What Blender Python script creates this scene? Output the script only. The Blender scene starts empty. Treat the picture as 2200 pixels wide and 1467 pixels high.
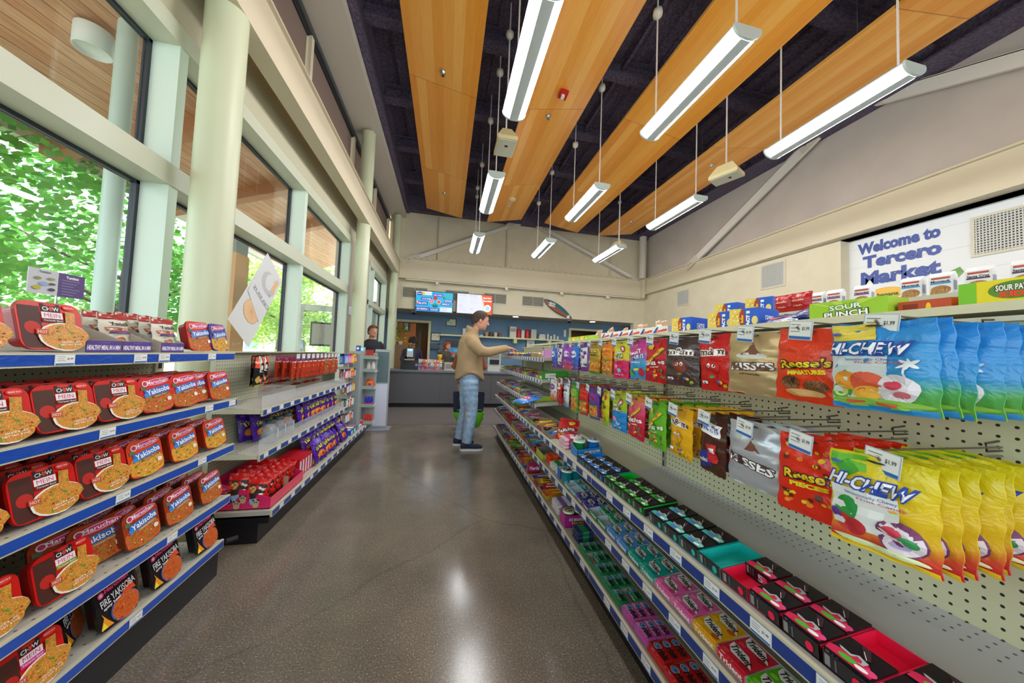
import bpy, math, random
from mathutils import Vector, Matrix
PI = math.pi
rnd = random.Random(7)
SC = bpy.context.scene
COL = SC.collection
# ------------------------------------------------------------------ camera
cd = bpy.data.cameras.new('camera'); cam = bpy.data.objects.new('camera', cd); COL.objects.link(cam)
def _cam_axes():
    f = 681.98
    Y = Vector((-143, -23.5, -f)).normalized()
    X = Vector((3278, -155.5, -f)); X = (X - Y * X.dot(Y)).normalized()
    Z = X.cross(Y)
    return X, Y, Z
_X, _Y, _Z = _cam_axes()
m = Matrix((_X, _Y, _Z)).to_4x4()
m.translation = Vector((0, 0, 1.30))
cam.matrix_world = m
cd.sensor_width = 36; cd.lens = 681.98 / 2200 * 36; cd.clip_start = 0.05; cd.clip_end = 400
SC.camera = cam
# ------------------------------------------------------------------ world, sun, exposure
w = bpy.data.worlds.new('world'); SC.world = w; w.use_nodes = True
bg = w.node_tree.nodes['Background']; bg.inputs[0].default_value = (0.80, 0.90, 1.0, 1); bg.inputs[1].default_value = 1.9
sl = bpy.data.lights.new('sun', 'SUN'); sl.energy = 4.2; sl.angle = 0.02; sl.color = (1, .95, .86)
so = bpy.data.objects.new('sun', sl); COL.objects.link(so); so.rotation_euler = (math.radians(28), math.radians(24), 0)
SC.view_settings.view_transform = 'Standard'; SC.view_settings.look = 'None'
SC.view_settings.gamma = 1; SC.view_settings.exposure = 1.05; SC.view_settings.use_curve_mapping = False
LAMP = 27.0
# ------------------------------------------------------------------ materials
MATS = {}
def lin(h):
    if not isinstance(h, str): return tuple(h) + (1,) if len(h) == 3 else h
    h = h.lstrip('#'); r = [int(h[i:i+2], 16) / 255 for i in (0, 2, 4)]
    return tuple((c / 12.92 if c <= .04045 else ((c + .055) / 1.055) ** 2.4) for c in r) + (1,)
def mat(c, rough=.5, metal=0.0, emit=0.0, alpha=1.0, trans=0.0, spec=.5):
    if isinstance(c, bpy.types.Material): return c
    k = (c, rough, metal, emit, alpha, trans, spec)
    if k in MATS: return MATS[k]
    m = bpy.data.materials.new('paint_' + str(c).strip('#')); m.use_nodes = True
    b = m.node_tree.nodes['Principled BSDF']
    b.inputs['Base Color'].default_value = lin(c); b.inputs['Roughness'].default_value = rough
    b.inputs['Metallic'].default_value = metal; b.inputs['Alpha'].default_value = alpha
    b.inputs['Transmission Weight'].default_value = trans
    b.inputs['Specular IOR Level'].default_value = spec
    if emit:
        b.inputs['Base Color'].default_value = (.01, .01, .01, 1)
        b.inputs['Emission Color'].default_value = lin(c); b.inputs['Emission Strength'].default_value = emit
    if .2 <= rough <= .25 and not emit: crinkle(m.node_tree, b)
    MATS[k] = m
    return m
def crinkle(nt, b, s_=.55):
    t = nt.nodes.new('ShaderNodeTexCoord'); n = nt.nodes.new('ShaderNodeTexNoise'); n.inputs['Scale'].default_value = 26; n.inputs['Detail'].default_value = 3; n.inputs['Distortion'].default_value = 1.2
    bp = nt.nodes.new('ShaderNodeBump'); bp.inputs['Strength'].default_value = s_; bp.inputs['Distance'].default_value = .008
    nt.links.new(t.outputs['Object'], n.inputs[0]); nt.links.new(n.outputs[0], bp.inputs['Height']); nt.links.new(bp.outputs[0], b.inputs['Normal'])
def nodemat(name, fn):
    if name in MATS: return MATS[name]
    m = bpy.data.materials.new(name); m.use_nodes = True; nt = m.node_tree
    b = nt.nodes['Principled BSDF']
    fn(nt, nt.nodes, nt.links, b); MATS[name] = m
    return m
def N(nt, t, **kw):
    n = nt.nodes.new(t)
    for k, v in kw.items():
        if k.startswith('i_'):
            key = k[2:]; key = int(key) if key.isdigit() else key.replace('_', ' ')
            n.inputs[key].default_value = v
        else: setattr(n, k, v)
    return n
def ramp(nt, stops, fac=None, interp='LINEAR'):
    r = nt.nodes.new('ShaderNodeValToRGB'); cr = r.color_ramp; cr.interpolation = interp
    while len(cr.elements) < len(stops): cr.elements.new(.5)
    for e, (p, c) in zip(cr.elements, stops): e.position = p; e.color = lin(c)
    if fac is not None: nt.links.new(fac, r.inputs[0])
    return r
def coords(nt, scale=(1, 1, 1), rot=(0, 0, 0), loc=(0, 0, 0)):
    t = N(nt, 'ShaderNodeTexCoord'); mp = N(nt, 'ShaderNodeMapping')
    mp.inputs['Scale'].default_value = scale; mp.inputs['Rotation'].default_value = rot; mp.inputs['Location'].default_value = loc
    nt.links.new(t.outputs['Object'], mp.inputs[0]); return mp.outputs[0]
def noisy(name, c1, c2, scale=8, rough=.6, bump=0.0, sc=(1, 1, 1), detail=4, rough2=None, metal=0):
    def f(nt, ns, ln, b):
        v = coords(nt, sc); n = N(nt, 'ShaderNodeTexNoise', i_Scale=scale, i_Detail=detail); ln.new(v, n.inputs[0])
        r = ramp(nt, [(.35, c1), (.65, c2)], n.outputs[0]); ln.new(r.outputs[0], b.inputs['Base Color'])
        b.inputs['Roughness'].default_value = rough; b.inputs['Metallic'].default_value = metal
        if bump:
            bp = N(nt, 'ShaderNodeBump', i_Strength=bump, i_Distance=.01); ln.new(n.outputs[0], bp.inputs['Height']); ln.new(bp.outputs[0], b.inputs['Normal'])
    return nodemat(name, f)
def concrete(nt, ns, ln, b):
    v = coords(nt)
    n1 = N(nt, 'ShaderNodeTexNoise', i_Scale=1.1, i_Detail=6, i_Roughness=.65); ln.new(v, n1.inputs[0])
    n2 = N(nt, 'ShaderNodeTexNoise', i_Scale=140, i_Detail=3); ln.new(v, n2.inputs[0])
    r1 = ramp(nt, [(.3, '#7f786d'), (.5, '#928a7d'), (.72, '#a89e8e')], n1.outputs[0])
    r2 = ramp(nt, [(.34, '#48433e'), (.45, '#7e7e7e'), (.60, '#868686'), (.68, '#e8e4dc')], n2.outputs[0])
    mx = N(nt, 'ShaderNodeMix', data_type='RGBA', blend_type='OVERLAY'); mx.inputs[0].default_value = .75
    ln.new(r1.outputs[0], mx.inputs[6]); ln.new(r2.outputs[0], mx.inputs[7])
    # control joint and hairline cracks
    vo = N(nt, 'ShaderNodeTexVoronoi', feature='DISTANCE_TO_EDGE', i_Scale=.33)
    n3 = N(nt, 'ShaderNodeTexNoise', i_Scale=2.5, i_Detail=8); ln.new(v, n3.inputs[0])
    ad = N(nt, 'ShaderNodeMix', data_type='RGBA'); ad.inputs[0].default_value = .13; ln.new(v, ad.inputs[6]); ln.new(n3.outputs[1], ad.inputs[7])
    ln.new(ad.outputs[2], vo.inputs[0])
    cr = ramp(nt, [(0, '#4a433d'), (.0009, '#ffffff')], vo.outputs[0])
    m2 = N(nt, 'ShaderNodeMix', data_type='RGBA', blend_type='MULTIPLY'); m2.inputs[0].default_value = .2
    ln.new(mx.outputs[2], m2.inputs[6]); ln.new(cr.outputs[0], m2.inputs[7]); ln.new(m2.outputs[2], b.inputs['Base Color'])
    rr = ramp(nt, [(.2, (.13,)*3), (.8, (.22,)*3)], n1.outputs[0]); ln.new(rr.outputs[0], b.inputs['Roughness'])
    b.inputs['Specular IOR Level'].default_value = .6
def woodpanel(nt, ns, ln, b):
    v = coords(nt)
    sx = N(nt, 'ShaderNodeSeparateXYZ'); ln.new(v, sx.inputs[0])
    # veneer strips running along Y, broken at panel joints every 2.4 m
    jy = N(nt, 'ShaderNodeMath', operation='DIVIDE'); ln.new(sx.outputs[1], jy.inputs[0]); jy.inputs[1].default_value = 2.4
    fl = N(nt, 'ShaderNodeMath', operation='FLOOR'); ln.new(jy.outputs[0], fl.inputs[0])
    xs = N(nt, 'ShaderNodeMath', operation='MULTIPLY_ADD'); ln.new(sx.outputs[0], xs.inputs[0]); xs.inputs[1].default_value = 7.5
    ln.new(fl.outputs[0], xs.inputs[2])
    xf = N(nt, 'ShaderNodeMath', operation='FLOOR'); ln.new(xs.outputs[0], xf.inputs[0])
    cb = N(nt, 'ShaderNodeCombineXYZ'); ln.new(xf.outputs[0], cb.inputs[0]); ln.new(fl.outputs[0], cb.inputs[1])
    wn = N(nt, 'ShaderNodeTexWhiteNoise', noise_dimensions='3D'); ln.new(cb.outputs[0], wn.inputs[0])
    mp = N(nt, 'ShaderNodeMapping'); mp.inputs['Scale'].default_value = (30, 1.2, 30); ln.new(v, mp.inputs[0])
    n = N(nt, 'ShaderNodeTexNoise', i_Scale=2.2, i_Detail=7, i_Roughness=.7); ln.new(mp.outputs[0], n.inputs[0])
    mm = N(nt, 'ShaderNodeMath', operation='MULTIPLY_ADD'); ln.new(wn.outputs[0], mm.inputs[0]); mm.inputs[1].default_value = .45
    m3 = N(nt, 'ShaderNodeMath', operation='MULTIPLY'); ln.new(n.outputs[0], m3.inputs[0]); m3.inputs[1].default_value = .6
    ln.new(m3.outputs[0], mm.inputs[2])
    r = ramp(nt, [(.15, '#e28c2c'), (.5, '#f4a63c'), (.85, '#ffc56a')], mm.outputs[0])
    fr = N(nt, 'ShaderNodeMath', operation='FRACT'); ln.new(jy.outputs[0], fr.inputs[0])
    jr = ramp(nt, [(0, '#7a4a1c'), (.004, '#ffffff')], fr.outputs[0])
    mx = N(nt, 'ShaderNodeMix', data_type='RGBA', blend_type='MULTIPLY'); mx.inputs[0].default_value = 1
    ln.new(r.outputs[0], mx.inputs[6]); ln.new(jr.outputs[0], mx.inputs[7]); ln.new(mx.outputs[2], b.inputs['Base Color'])
    b.inputs['Roughness'].default_value = .32
def planks(nt, ns, ln, b):
    v = coords(nt, rot=(0, 0, math.radians(7)))
    sx = N(nt, 'ShaderNodeSeparateXYZ'); ln.new(v, sx.inputs[0])
    d = N(nt, 'ShaderNodeMath', operation='MULTIPLY'); ln.new(sx.outputs[0], d.inputs[0]); d.inputs[1].default_value = 6.5
    fl = N(nt, 'ShaderNodeMath', operation='FLOOR'); ln.new(d.outputs[0], fl.inputs[0])
    fr = N(nt, 'ShaderNodeMath', operation='FRACT'); ln.new(d.outputs[0], fr.inputs[0])
    wn = N(nt, 'ShaderNodeTexWhiteNoise', noise_dimensions='1D'); ln.new(fl.outputs[0], wn.inputs[1])
    mp = N(nt, 'ShaderNodeMapping'); mp.inputs['Scale'].default_value = (20, 1, 20); ln.new(v, mp.inputs[0])
    n = N(nt, 'ShaderNodeTexNoise', i_Scale=2, i_Detail=5); ln.new(mp.outputs[0], n.inputs[0])
    a = N(nt, 'ShaderNodeMath', operation='MULTIPLY_ADD'); ln.new(wn.outputs[0], a.inputs[0]); a.inputs[1].default_value = .35; ln.new(n.outputs[0], a.inputs[2])
    r = ramp(nt, [(.35, '#b87c5c'), (.6, '#cf9673'), (.9, '#dfae8c')], a.outputs[0])
    g = ramp(nt, [(0, '#4a2b1c'), (.05, '#ffffff'), (.96, '#ffffff'), (1, '#4a2b1c')], fr.outputs[0])
    mx = N(nt, 'ShaderNodeMix', data_type='RGBA', blend_type='MULTIPLY'); mx.inputs[0].default_value = 1
    ln.new(r.outputs[0], mx.inputs[6]); ln.new(g.outputs[0], mx.inputs[7]); ln.new(mx.outputs[2], b.inputs['Base Color'])
    b.inputs['Roughness'].default_value = .5
def pegmat(axis, c, hole='#2b2720', lim=None, pitch=.0254, r0=.016):
    def f(nt, ns, ln, b):
        v = coords(nt); sx = N(nt, 'ShaderNodeSeparateXYZ'); ln.new(v, sx.inputs[0]); sq = []
        for i in axis:
            d = N(nt, 'ShaderNodeMath', operation='MULTIPLY'); ln.new(sx.outputs[i], d.inputs[0]); d.inputs[1].default_value = 1 / pitch
            fr = N(nt, 'ShaderNodeMath', operation='FRACT'); ln.new(d.outputs[0], fr.inputs[0])
            s = N(nt, 'ShaderNodeMath', operation='SUBTRACT'); ln.new(fr.outputs[0], s.inputs[0]); s.inputs[1].default_value = .5
            p = N(nt, 'ShaderNodeMath', operation='MULTIPLY'); ln.new(s.outputs[0], p.inputs[0]); ln.new(s.outputs[0], p.inputs[1]); sq.append(p)
        ad = N(nt, 'ShaderNodeMath', operation='ADD'); ln.new(sq[0].outputs[0], ad.inputs[0]); ln.new(sq[1].outputs[0], ad.inputs[1])
        val = ad.outputs[0]
        if lim is not None:
            ab = N(nt, 'ShaderNodeMath', operation='ABSOLUTE'); ln.new(sx.outputs[0], ab.inputs[0])
            lt = N(nt, 'ShaderNodeMath', operation='LESS_THAN'); ln.new(ab.outputs[0], lt.inputs[0]); lt.inputs[1].default_value = lim
            a2 = N(nt, 'ShaderNodeMath', operation='ADD'); ln.new(val, a2.inputs[0]); ln.new(lt.outputs[0], a2.inputs[1]); val = a2.outputs[0]
        r = ramp(nt, [(r0, hole), (r0 + .006, c)], val); ln.new(r.outputs[0], b.inputs['Base Color'])
        b.inputs['Roughness'].default_value = .45
    return nodemat('pegboard_' + str(axis) + c + str(lim) + str(pitch), f)
def shelfholes(c):
    # perforated rows in sheet-metal shelf: holes only near the back edge
    return pegmat((0, 1), c, '#4b473f', 1.16, .0254, .012)
def noodles(name, c1, c2, c3, green='#6f9a2c'):
    def f(nt, ns, ln, b):
        v = coords(nt); n = N(nt, 'ShaderNodeTexNoise', i_Scale=38, i_Detail=2, i_Distortion=2.6); ln.new(v, n.inputs[0])
        w_ = N(nt, 'ShaderNodeMath', operation='MULTIPLY'); ln.new(n.outputs[0], w_.inputs[0]); w_.inputs[1].default_value = 9
        fr = N(nt, 'ShaderNodeMath', operation='FRACT'); ln.new(w_.outputs[0], fr.inputs[0])
        r = ramp(nt, [(0, c1), (.35, c2), (.6, c3), (1, c1)], fr.outputs[0])
        n2 = N(nt, 'ShaderNodeTexNoise', i_Scale=75, i_Detail=1); ln.new(v, n2.inputs[0])
        g = ramp(nt, [(.66, '#000000'), (.68, '#ffffff')], n2.outputs[0])
        mx = N(nt, 'ShaderNodeMix', data_type='RGBA'); ln.new(g.outputs[0], mx.inputs[0]); ln.new(r.outputs[0], mx.inputs[6]); mx.inputs[7].default_value = lin(green)
        ln.new(mx.outputs[2], b.inputs['Base Color']); b.inputs['Roughness'].default_value = .35
    return nodemat(name, f)
def glassmat(nt, ns, ln, b):
    for n in list(ns):
        if n.type != 'OUTPUT_MATERIAL': ns.remove(n)
    out = [n for n in ns if n.type == 'OUTPUT_MATERIAL'][0]
    t = N(nt, 'ShaderNodeBsdfTransparent'); t.inputs[0].default_value = (.94, .98, .96, 1)
    g = N(nt, 'ShaderNodeBsdfGlossy'); g.inputs['Roughness'].default_value = 0.0
    lw = N(nt, 'ShaderNodeLayerWeight', i_Blend=.5)
    pw = N(nt, 'ShaderNodeMath', operation='POWER'); ln.new(lw.outputs[1], pw.inputs[0]); pw.inputs[1].default_value = 4
    ml = N(nt, 'ShaderNodeMath', operation='MULTIPLY_ADD'); ln.new(pw.outputs[0], ml.inputs[0]); ml.inputs[1].default_value = .45; ml.inputs[2].default_value = .04
    mx = N(nt, 'ShaderNodeMixShader'); ln.new(ml.outputs[0], mx.inputs[0]); ln.new(t.outputs[0], mx.inputs[1]); ln.new(g.outputs[0], mx.inputs[2]); ln.new(mx.outputs[0], out.inputs[0])
GLASS = nodemat('window_glass', glassmat)
def film(name, col, k, rough=.1):
    def f(nt, ns, ln, b):
        for n in list(ns):
            if n.type != 'OUTPUT_MATERIAL': ns.remove(n)
        out = [n for n in ns if n.type == 'OUTPUT_MATERIAL'][0]
        t = N(nt, 'ShaderNodeBsdfTransparent'); g = N(nt, 'ShaderNodeBsdfPrincipled'); g.inputs['Base Color'].default_value = lin(col); g.inputs['Roughness'].default_value = rough
        mx = N(nt, 'ShaderNodeMixShader'); mx.inputs[0].default_value = k; ln.new(t.outputs[0], mx.inputs[1]); ln.new(g.outputs[0], mx.inputs[2]); ln.new(mx.outputs[0], out.inputs[0])
    return nodemat(name, f)
CLEAR = film('clear_plastic', '#e8eef2', .22)
FLOOR = nodemat('polished_concrete', concrete)
CARPET = noisy('carpet', '#4e4a4c', '#68625f', 90, .95, .3)
CREAM = noisy('cream_paint', '#d9cfb4', '#ded5bb', 3, .6)
WALLR = noisy('taupe_paint', '#bdb4ac', '#c4bbb3', 2, .6)
WHITE = mat('#e9ecef', .5)
DARK = noisy('sprayed_ceiling', '#4a4256', '#6c6177', 30, .9, .8)
WOODP = nodemat('maple_panel', woodpanel)
PLANK = nodemat('cedar_planks', planks)
COLM = mat('#cdd3b4', .4)
BEAM = mat('#d8ceb4', .45)
FRAME = mat('#c9cdb8', .4)
FRAMEL = mat('#cfe0d3', .4)
SHADE = noisy('roller_shade', '#7c6960', '#87746a', 200, .8, sc=(1, 1, .2))
STEEL = mat('#c9ccd0', .25, .9)
CHROME = mat('#d8dde2', .12, 1.0)
BEIGE = mat('#cfcdb2', .4)
SHELFG = mat('#b9bcb4', .35)
NAVY = mat('#27418f', .3)
BLUE = mat('#1f55c4', .28)
BLACK = mat('#15141a', .35)
BLK2 = mat('#101010', .6)
# ------------------------------------------------------------------ mesh builder
class MB:
    def __init__(s): s.v = []; s.f = []; s.m = []; s.sm = []; s.mats = []
    def mi(s, m):
        if isinstance(m, str): m = mat(m)
        if m not in s.mats: s.mats.append(m)
        return s.mats.index(m)
    def add(s, vs, fs, m, smooth=False):
        o = len(s.v); i = s.mi(m); s.v += [tuple(p) for p in vs]
        for f in fs: s.f.append([o + k for k in f]); s.m.append(i); s.sm.append(smooth)
        return s
    def box(s, a, b, m, M=None):
        x0, y0, z0 = a; x1, y1, z1 = b
        vs = [Vector(p) for p in ((x0,y0,z0),(x1,y0,z0),(x1,y1,z0),(x0,y1,z0),(x0,y0,z1),(x1,y0,z1),(x1,y1,z1),(x0,y1,z1))]
        if M: vs = [M @ p for p in vs]
        return s.add(vs, [(0,3,2,1),(4,5,6,7),(0,1,5,4),(1,2,6,5),(2,3,7,6),(3,0,4,7)], m)
    def bbox(s, c, d, m, M=None):
        return s.box([c[i] - d[i] / 2 for i in range(3)], [c[i] + d[i] / 2 for i in range(3)], m, M)
    def rings(s, rs, m, smooth=True, cap=True, closed=False):
        n = len(rs[0]); vs = [p for r in rs for p in r]; fs = []
        k = len(rs)
        for i in range(k if closed else k - 1):
            for j in range(n):
                a = i * n + j; b_ = i * n + (j + 1) % n; c = ((i + 1) % k) * n + (j + 1) % n; d = ((i + 1) % k) * n + j
                fs.append((a, b_, c, d))
        s.add(vs, fs, m, smooth)
        if cap and not closed:
            s.add(rs[0], [tuple(range(n))[::-1]], m); s.add(rs[-1], [tuple(range(n))], m)
        return s
    def tube(s, pts, r, m, n=8, smooth=True, ell=None):
        pts = [Vector(p) for p in pts]; rs = []; rr = r if isinstance(r, (list, tuple)) else [r] * len(pts)
        up = Vector((0, 0, 1))
        for i, p in enumerate(pts):
            t = (pts[min(i + 1, len(pts) - 1)] - pts[max(i - 1, 0)])
            t = t.normalized() if t.length > 1e-9 else Vector((0, 0, 1))
            a = t.cross(up if abs(t.z) < .95 else Vector((0, 1, 0)) if abs(t.y) < .9 else Vector((1, 0, 0))).normalized(); b_ = t.cross(a)
            q = rr[i]; qa, qb = (q, q) if not isinstance(q, (tuple, list)) else q
            rs.append([p + a * qa * math.cos(2 * PI * j / n) + b_ * qb * math.sin(2 * PI * j / n) for j in range(n)])
        return s.rings(rs, m, smooth)
    def cyl(s, p, r, h, m, n=20, r2=None, smooth=True):
        r2 = r if r2 is None else r2; x, y, z = p
        return s.rings([[(x + q * math.cos(2*PI*j/n), y + q * math.sin(2*PI*j/n), zz) for j in range(n)] for q, zz in ((r, z), (r2, z + h))], m, smooth)
    def lathe(s, prof, m, c=(0, 0, 0), n=16, sx=1, sy=1):
        return s.rings([[(c[0] + r * sx * math.cos(2*PI*j/n), c[1] + r * sy * math.sin(2*PI*j/n), c[2] + z) for j in range(n)] for r, z in prof], m)
    def prism(s, poly, fn, t0, t1, m, smooth=False):
        n = len(poly); a = [fn(p[0], p[1], t0) for p in poly]; b_ = [fn(p[0], p[1], t1) for p in poly]
        fs = [(i, (i + 1) % n, n + (i + 1) % n, n + i) for i in range(n)] + [tuple(range(n))[::-1], tuple(range(n, 2 * n))]
        return s.add(a + b_, fs, m, smooth)
    def grid(s, fn, nu, nv, m, smooth=True):
        vs = [fn(i / nu, j / nv) for j in range(nv + 1) for i in range(nu + 1)]
        fs = [(j*(nu+1)+i, j*(nu+1)+i+1, (j+1)*(nu+1)+i+1, (j+1)*(nu+1)+i) for j in range(nv) for i in range(nu)]
        return s.add(vs, fs, m, smooth)
    def sphere(s, c, r, m, n=14, k=8, sc=(1, 1, 1)):
        prof = [(max(math.sin(PI * i / k), .02) * r, -math.cos(PI * i / k) * r * sc[2]) for i in range(k + 1)]
        return s.lathe(prof, m, c, n, sc[0], sc[1])
    def mesh(s, name):
        me = bpy.data.meshes.new(name); me.from_pydata([tuple(p) for p in s.v], [], s.f)
        for mt in s.mats: me.materials.append(mt)
        me.polygons.foreach_set('material_index', s.m); me.polygons.foreach_set('use_smooth', s.sm); me.update()
        return me
    def obj(s, name, parent=None, loc=(0, 0, 0), rot=(0, 0, 0)):
        o = bpy.data.objects.new(name, s.mesh(name)); COL.objects.link(o); o.location = loc; o.rotation_euler = rot
        if parent: o.parent = parent
        return o
def struct(name, mb, **k):
    o = mb.obj(name, **k); o['kind'] = 'structure'; return o
def short(l):
    w_ = l.split()
    for drop in ('a', 'an', 'the', 'of', 'and', 'in', 'on'):
        while len(w_) > 16 and drop in w_: w_.remove(drop)
    return ' '.join(w_[:16])
def tag(o, label, cat, group=None):
    o['label'] = short(label); o['category'] = cat
    if group: o['group'] = group
    return o
def thing(name, label, cat, loc=(0, 0, 0), rot=(0, 0, 0), group=None):
    o = bpy.data.objects.new(name, None); COL.objects.link(o); o.location = loc; o.rotation_euler = rot
    o.empty_display_size = .05
    return tag(o, label, cat, group)
def dup(root, loc=None, rot=None, label=None, group=None, cat=None):
    r = root.copy(); COL.objects.link(r)
    if loc is not None: r.location = loc
    if rot is not None: r.rotation_euler = rot
    if label: r['label'] = label
    if group: r['group'] = group
    elif 'group' in r: del r['group']
    for c0 in root.children:
        c = c0.copy(); COL.objects.link(c); c.parent = r
        for g0 in c0.children:
            g = g0.copy(); COL.objects.link(g); g.parent = c
    return r
# ------------------------------------------------------------------ flat graphics laid on a surface
_TX = {}
def text_mesh(body, bold=.0):
    k = (body, bold)
    if k in _TX: return _TX[k]
    cu = bpy.data.curves.new('lettering', 'FONT'); cu.body = body; cu.resolution_u = 2; cu.offset = bold; cu.space_line = .85
    o = bpy.data.objects.new('lettering', cu); COL.objects.link(o)
    dg = bpy.context.evaluated_depsgraph_get(); ev = o.evaluated_get(dg); me = ev.to_mesh()
    vs = [(v.co.x, v.co.y) for v in me.vertices]; fs = [tuple(p.vertices) for p in me.polygons]
    ev.to_mesh_clear(); bpy.data.objects.remove(o); bpy.data.curves.remove(cu)
    if vs:
        x0 = min(v[0] for v in vs); x1 = max(v[0] for v in vs); y0 = min(v[1] for v in vs); y1 = max(v[1] for v in vs)
        vs = [((v[0] - (x0 + x1) / 2), (v[1] - (y0 + y1) / 2)) for v in vs]; d = (x1 - x0, y1 - y0)
    else: d = (1, 1)
    _TX[k] = (vs, fs, d); return _TX[k]
def decals(mb, surf, W, H, specs, e=.0006, lay=.00025):
    """surf(u,v,off)->3D point, u,v in metres from the lower left corner of a W x H face"""
    for n, s in enumerate(specs):
        t = s[0]; off = e + lay * n
        if t == 'r' or t == 'rr':      # rect u0 v0 u1 v1 (fractions), colour, [rotation]
            u0, v0, u1, v1, c = s[1:6]; a = s[6] if len(s) > 6 else 0
            cu, cv = (u0 + u1) / 2 * W, (v0 + v1) / 2 * H; hw, hh = (u1 - u0) / 2 * W, (v1 - v0) / 2 * H
            k = 5
            def g(i, j):
                x, y = (i * 2 - 1) * hw, (j * 2 - 1) * hh
                return surf(cu + x * math.cos(a) - y * math.sin(a), cv + x * math.sin(a) + y * math.cos(a), off)
            mb.grid(g, k, k, c, False)
        elif t == 'e':                 # ellipse cu cv ru rv colour [rot]
            cu, cv, ru, rv, c = s[1:6]; a = s[6] if len(s) > 6 else 0; cu *= W; cv *= H; ru *= W; rv *= H; k = 18
            vs = [surf(cu, cv, off)]
            for q in (.5, 1):
                for j in range(k):
                    x, y = q * ru * math.cos(2*PI*j/k), q * rv * math.sin(2*PI*j/k)
                    vs.append(surf(cu + x*math.cos(a) - y*math.sin(a), cv + x*math.sin(a) + y*math.cos(a), off))
            fs = [(0, 1 + j, 1 + (j + 1) % k) for j in range(k)] + [(1 + j, 1 + k + j, 1 + k + (j + 1) % k, 1 + (j + 1) % k) for j in range(k)]
            mb.add(vs, fs, c)
        elif t == 'p':                 # polygon [(u,v)..] colour
            mb.add([surf(u * W, v * H, off) for u, v in s[1]], [tuple(range(len(s[1])))], s[2])
        elif t == 't':                 # text cu cv width height body colour [bold, rot, shear]
            cu, cv, tw, th, body, c = s[1:7]; bold = s[7] if len(s) > 7 else .02; a = s[8] if len(s) > 8 else 0; sh = s[9] if len(s) > 9 else 0
            vs, fs, d = text_mesh(body, bold); kx = tw * W / d[0]; ky = th * H / d[1]; o = []
            for x, y in vs:
                x = x * kx + y * ky * sh; y *= ky
                o.append(surf(cu * W + x*math.cos(a) - y*math.sin(a), cv * H + x*math.sin(a) + y*math.cos(a), off))
            mb.add(o, fs, c)
        elif t == 'd':                 # scattered dots u0 v0 u1 v1 n r colours
            u0, v0, u1, v1, cnt, r, cs = s[1:8]; rg = random.Random(cnt)
            for i in range(cnt):
                cu = (u0 + (u1 - u0) * rg.random()) * W; cv = (v0 + (v1 - v0) * rg.random()) * H; q = r * W * rg.uniform(.7, 1.2)
                mb.add([surf(cu + q*math.cos(j*PI/4), cv + q*.8*math.sin(j*PI/4), off + .00002 * i) for j in range(8)], [tuple(range(8))], cs[i % len(cs)])
def front(x0, y, z0):      # plane facing -Y, u along +X
    return lambda u, v, o: (x0 + u, y - o, z0 + v)
def facex(x, y0, z0, sgn=-1):  # plane facing -X (sgn -1): u runs towards -Y ; facing +X: u runs +Y
    return lambda u, v, o: (x + sgn * o, y0 + sgn * u, z0 + v)
def topz(x0, y0, z, ux=(1, 0), vy=(0, 1)):
    return lambda u, v, o: (x0 + u*ux[0] + v*vy[0], y0 + u*ux[1] + v*vy[1], z + o)
# ================================================================== STRUCTURE
XR, YB, XL = 7.0, 10.3, -1.85
ZC = 5.68
fl = MB(); fl.box((-1.9, -4.0, -.12), (XR + .2, 5.9, 0), FLOOR); struct('floor', fl)
c = MB(); c.box((-1.9, 5.9, -.12), (XR + .2, 12.6, .003), CARPET)
for i in range(1, 12):
    c.box((-1.9 + i * .8, 5.9, .003), (-1.897 + i * .8, 7.6, .0035), '#3a3638')
struct('floor', c)
# right wall (lower cream part, recess with white wall, beam, upper taupe part)
wl = MB(); wl.box((XR, 4.4, 0), (XR + .2, YB, 3.62), CREAM); wl.box((XR, -4, 3.62), (XR + .2, YB + .2, 6.0), WALLR); wl.box((XR, -4, 0), (XR + .2, -.5, 3.62), CREAM)
struct('wall_right', wl)
rw = MB(); rw.box((XR + .2, -.5, 0), (XR + .3, 4.4, 3.75), WHITE); rw.box((XR, -.5, 3.62), (XR + .2, 4.4, 3.63), mat('#9fb0ba'))
for z in (1.7, 2.05, 2.4, 2.75, 3.1, 3.45): rw.box((XR + .198, -.5, z), (XR + .2, 4.4, z + .004), '#c4ccd2')
struct('wall_recess', rw)
# rear header wall over the counter, with opening to the blue kitchen zone
bw = MB(); bw.box((-1.85, YB, 2.62), (XR + .2, YB + .2, 6.0), CREAM); bw.box((6.6, YB, 0), (XR, YB + .2, 2.62), CREAM); struct('wall_back', bw)
sf = MB(); sf.box((-2.2, YB + .2, 2.62), (XR + .2, 11.5, 2.8), mat('#b5a89a', .7)); struct('ceiling_soffit', sf)
BLUEW = noisy('slate_blue_paint', '#5d7f9f', '#6687a8', 2, .6)
bb = MB()
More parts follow.
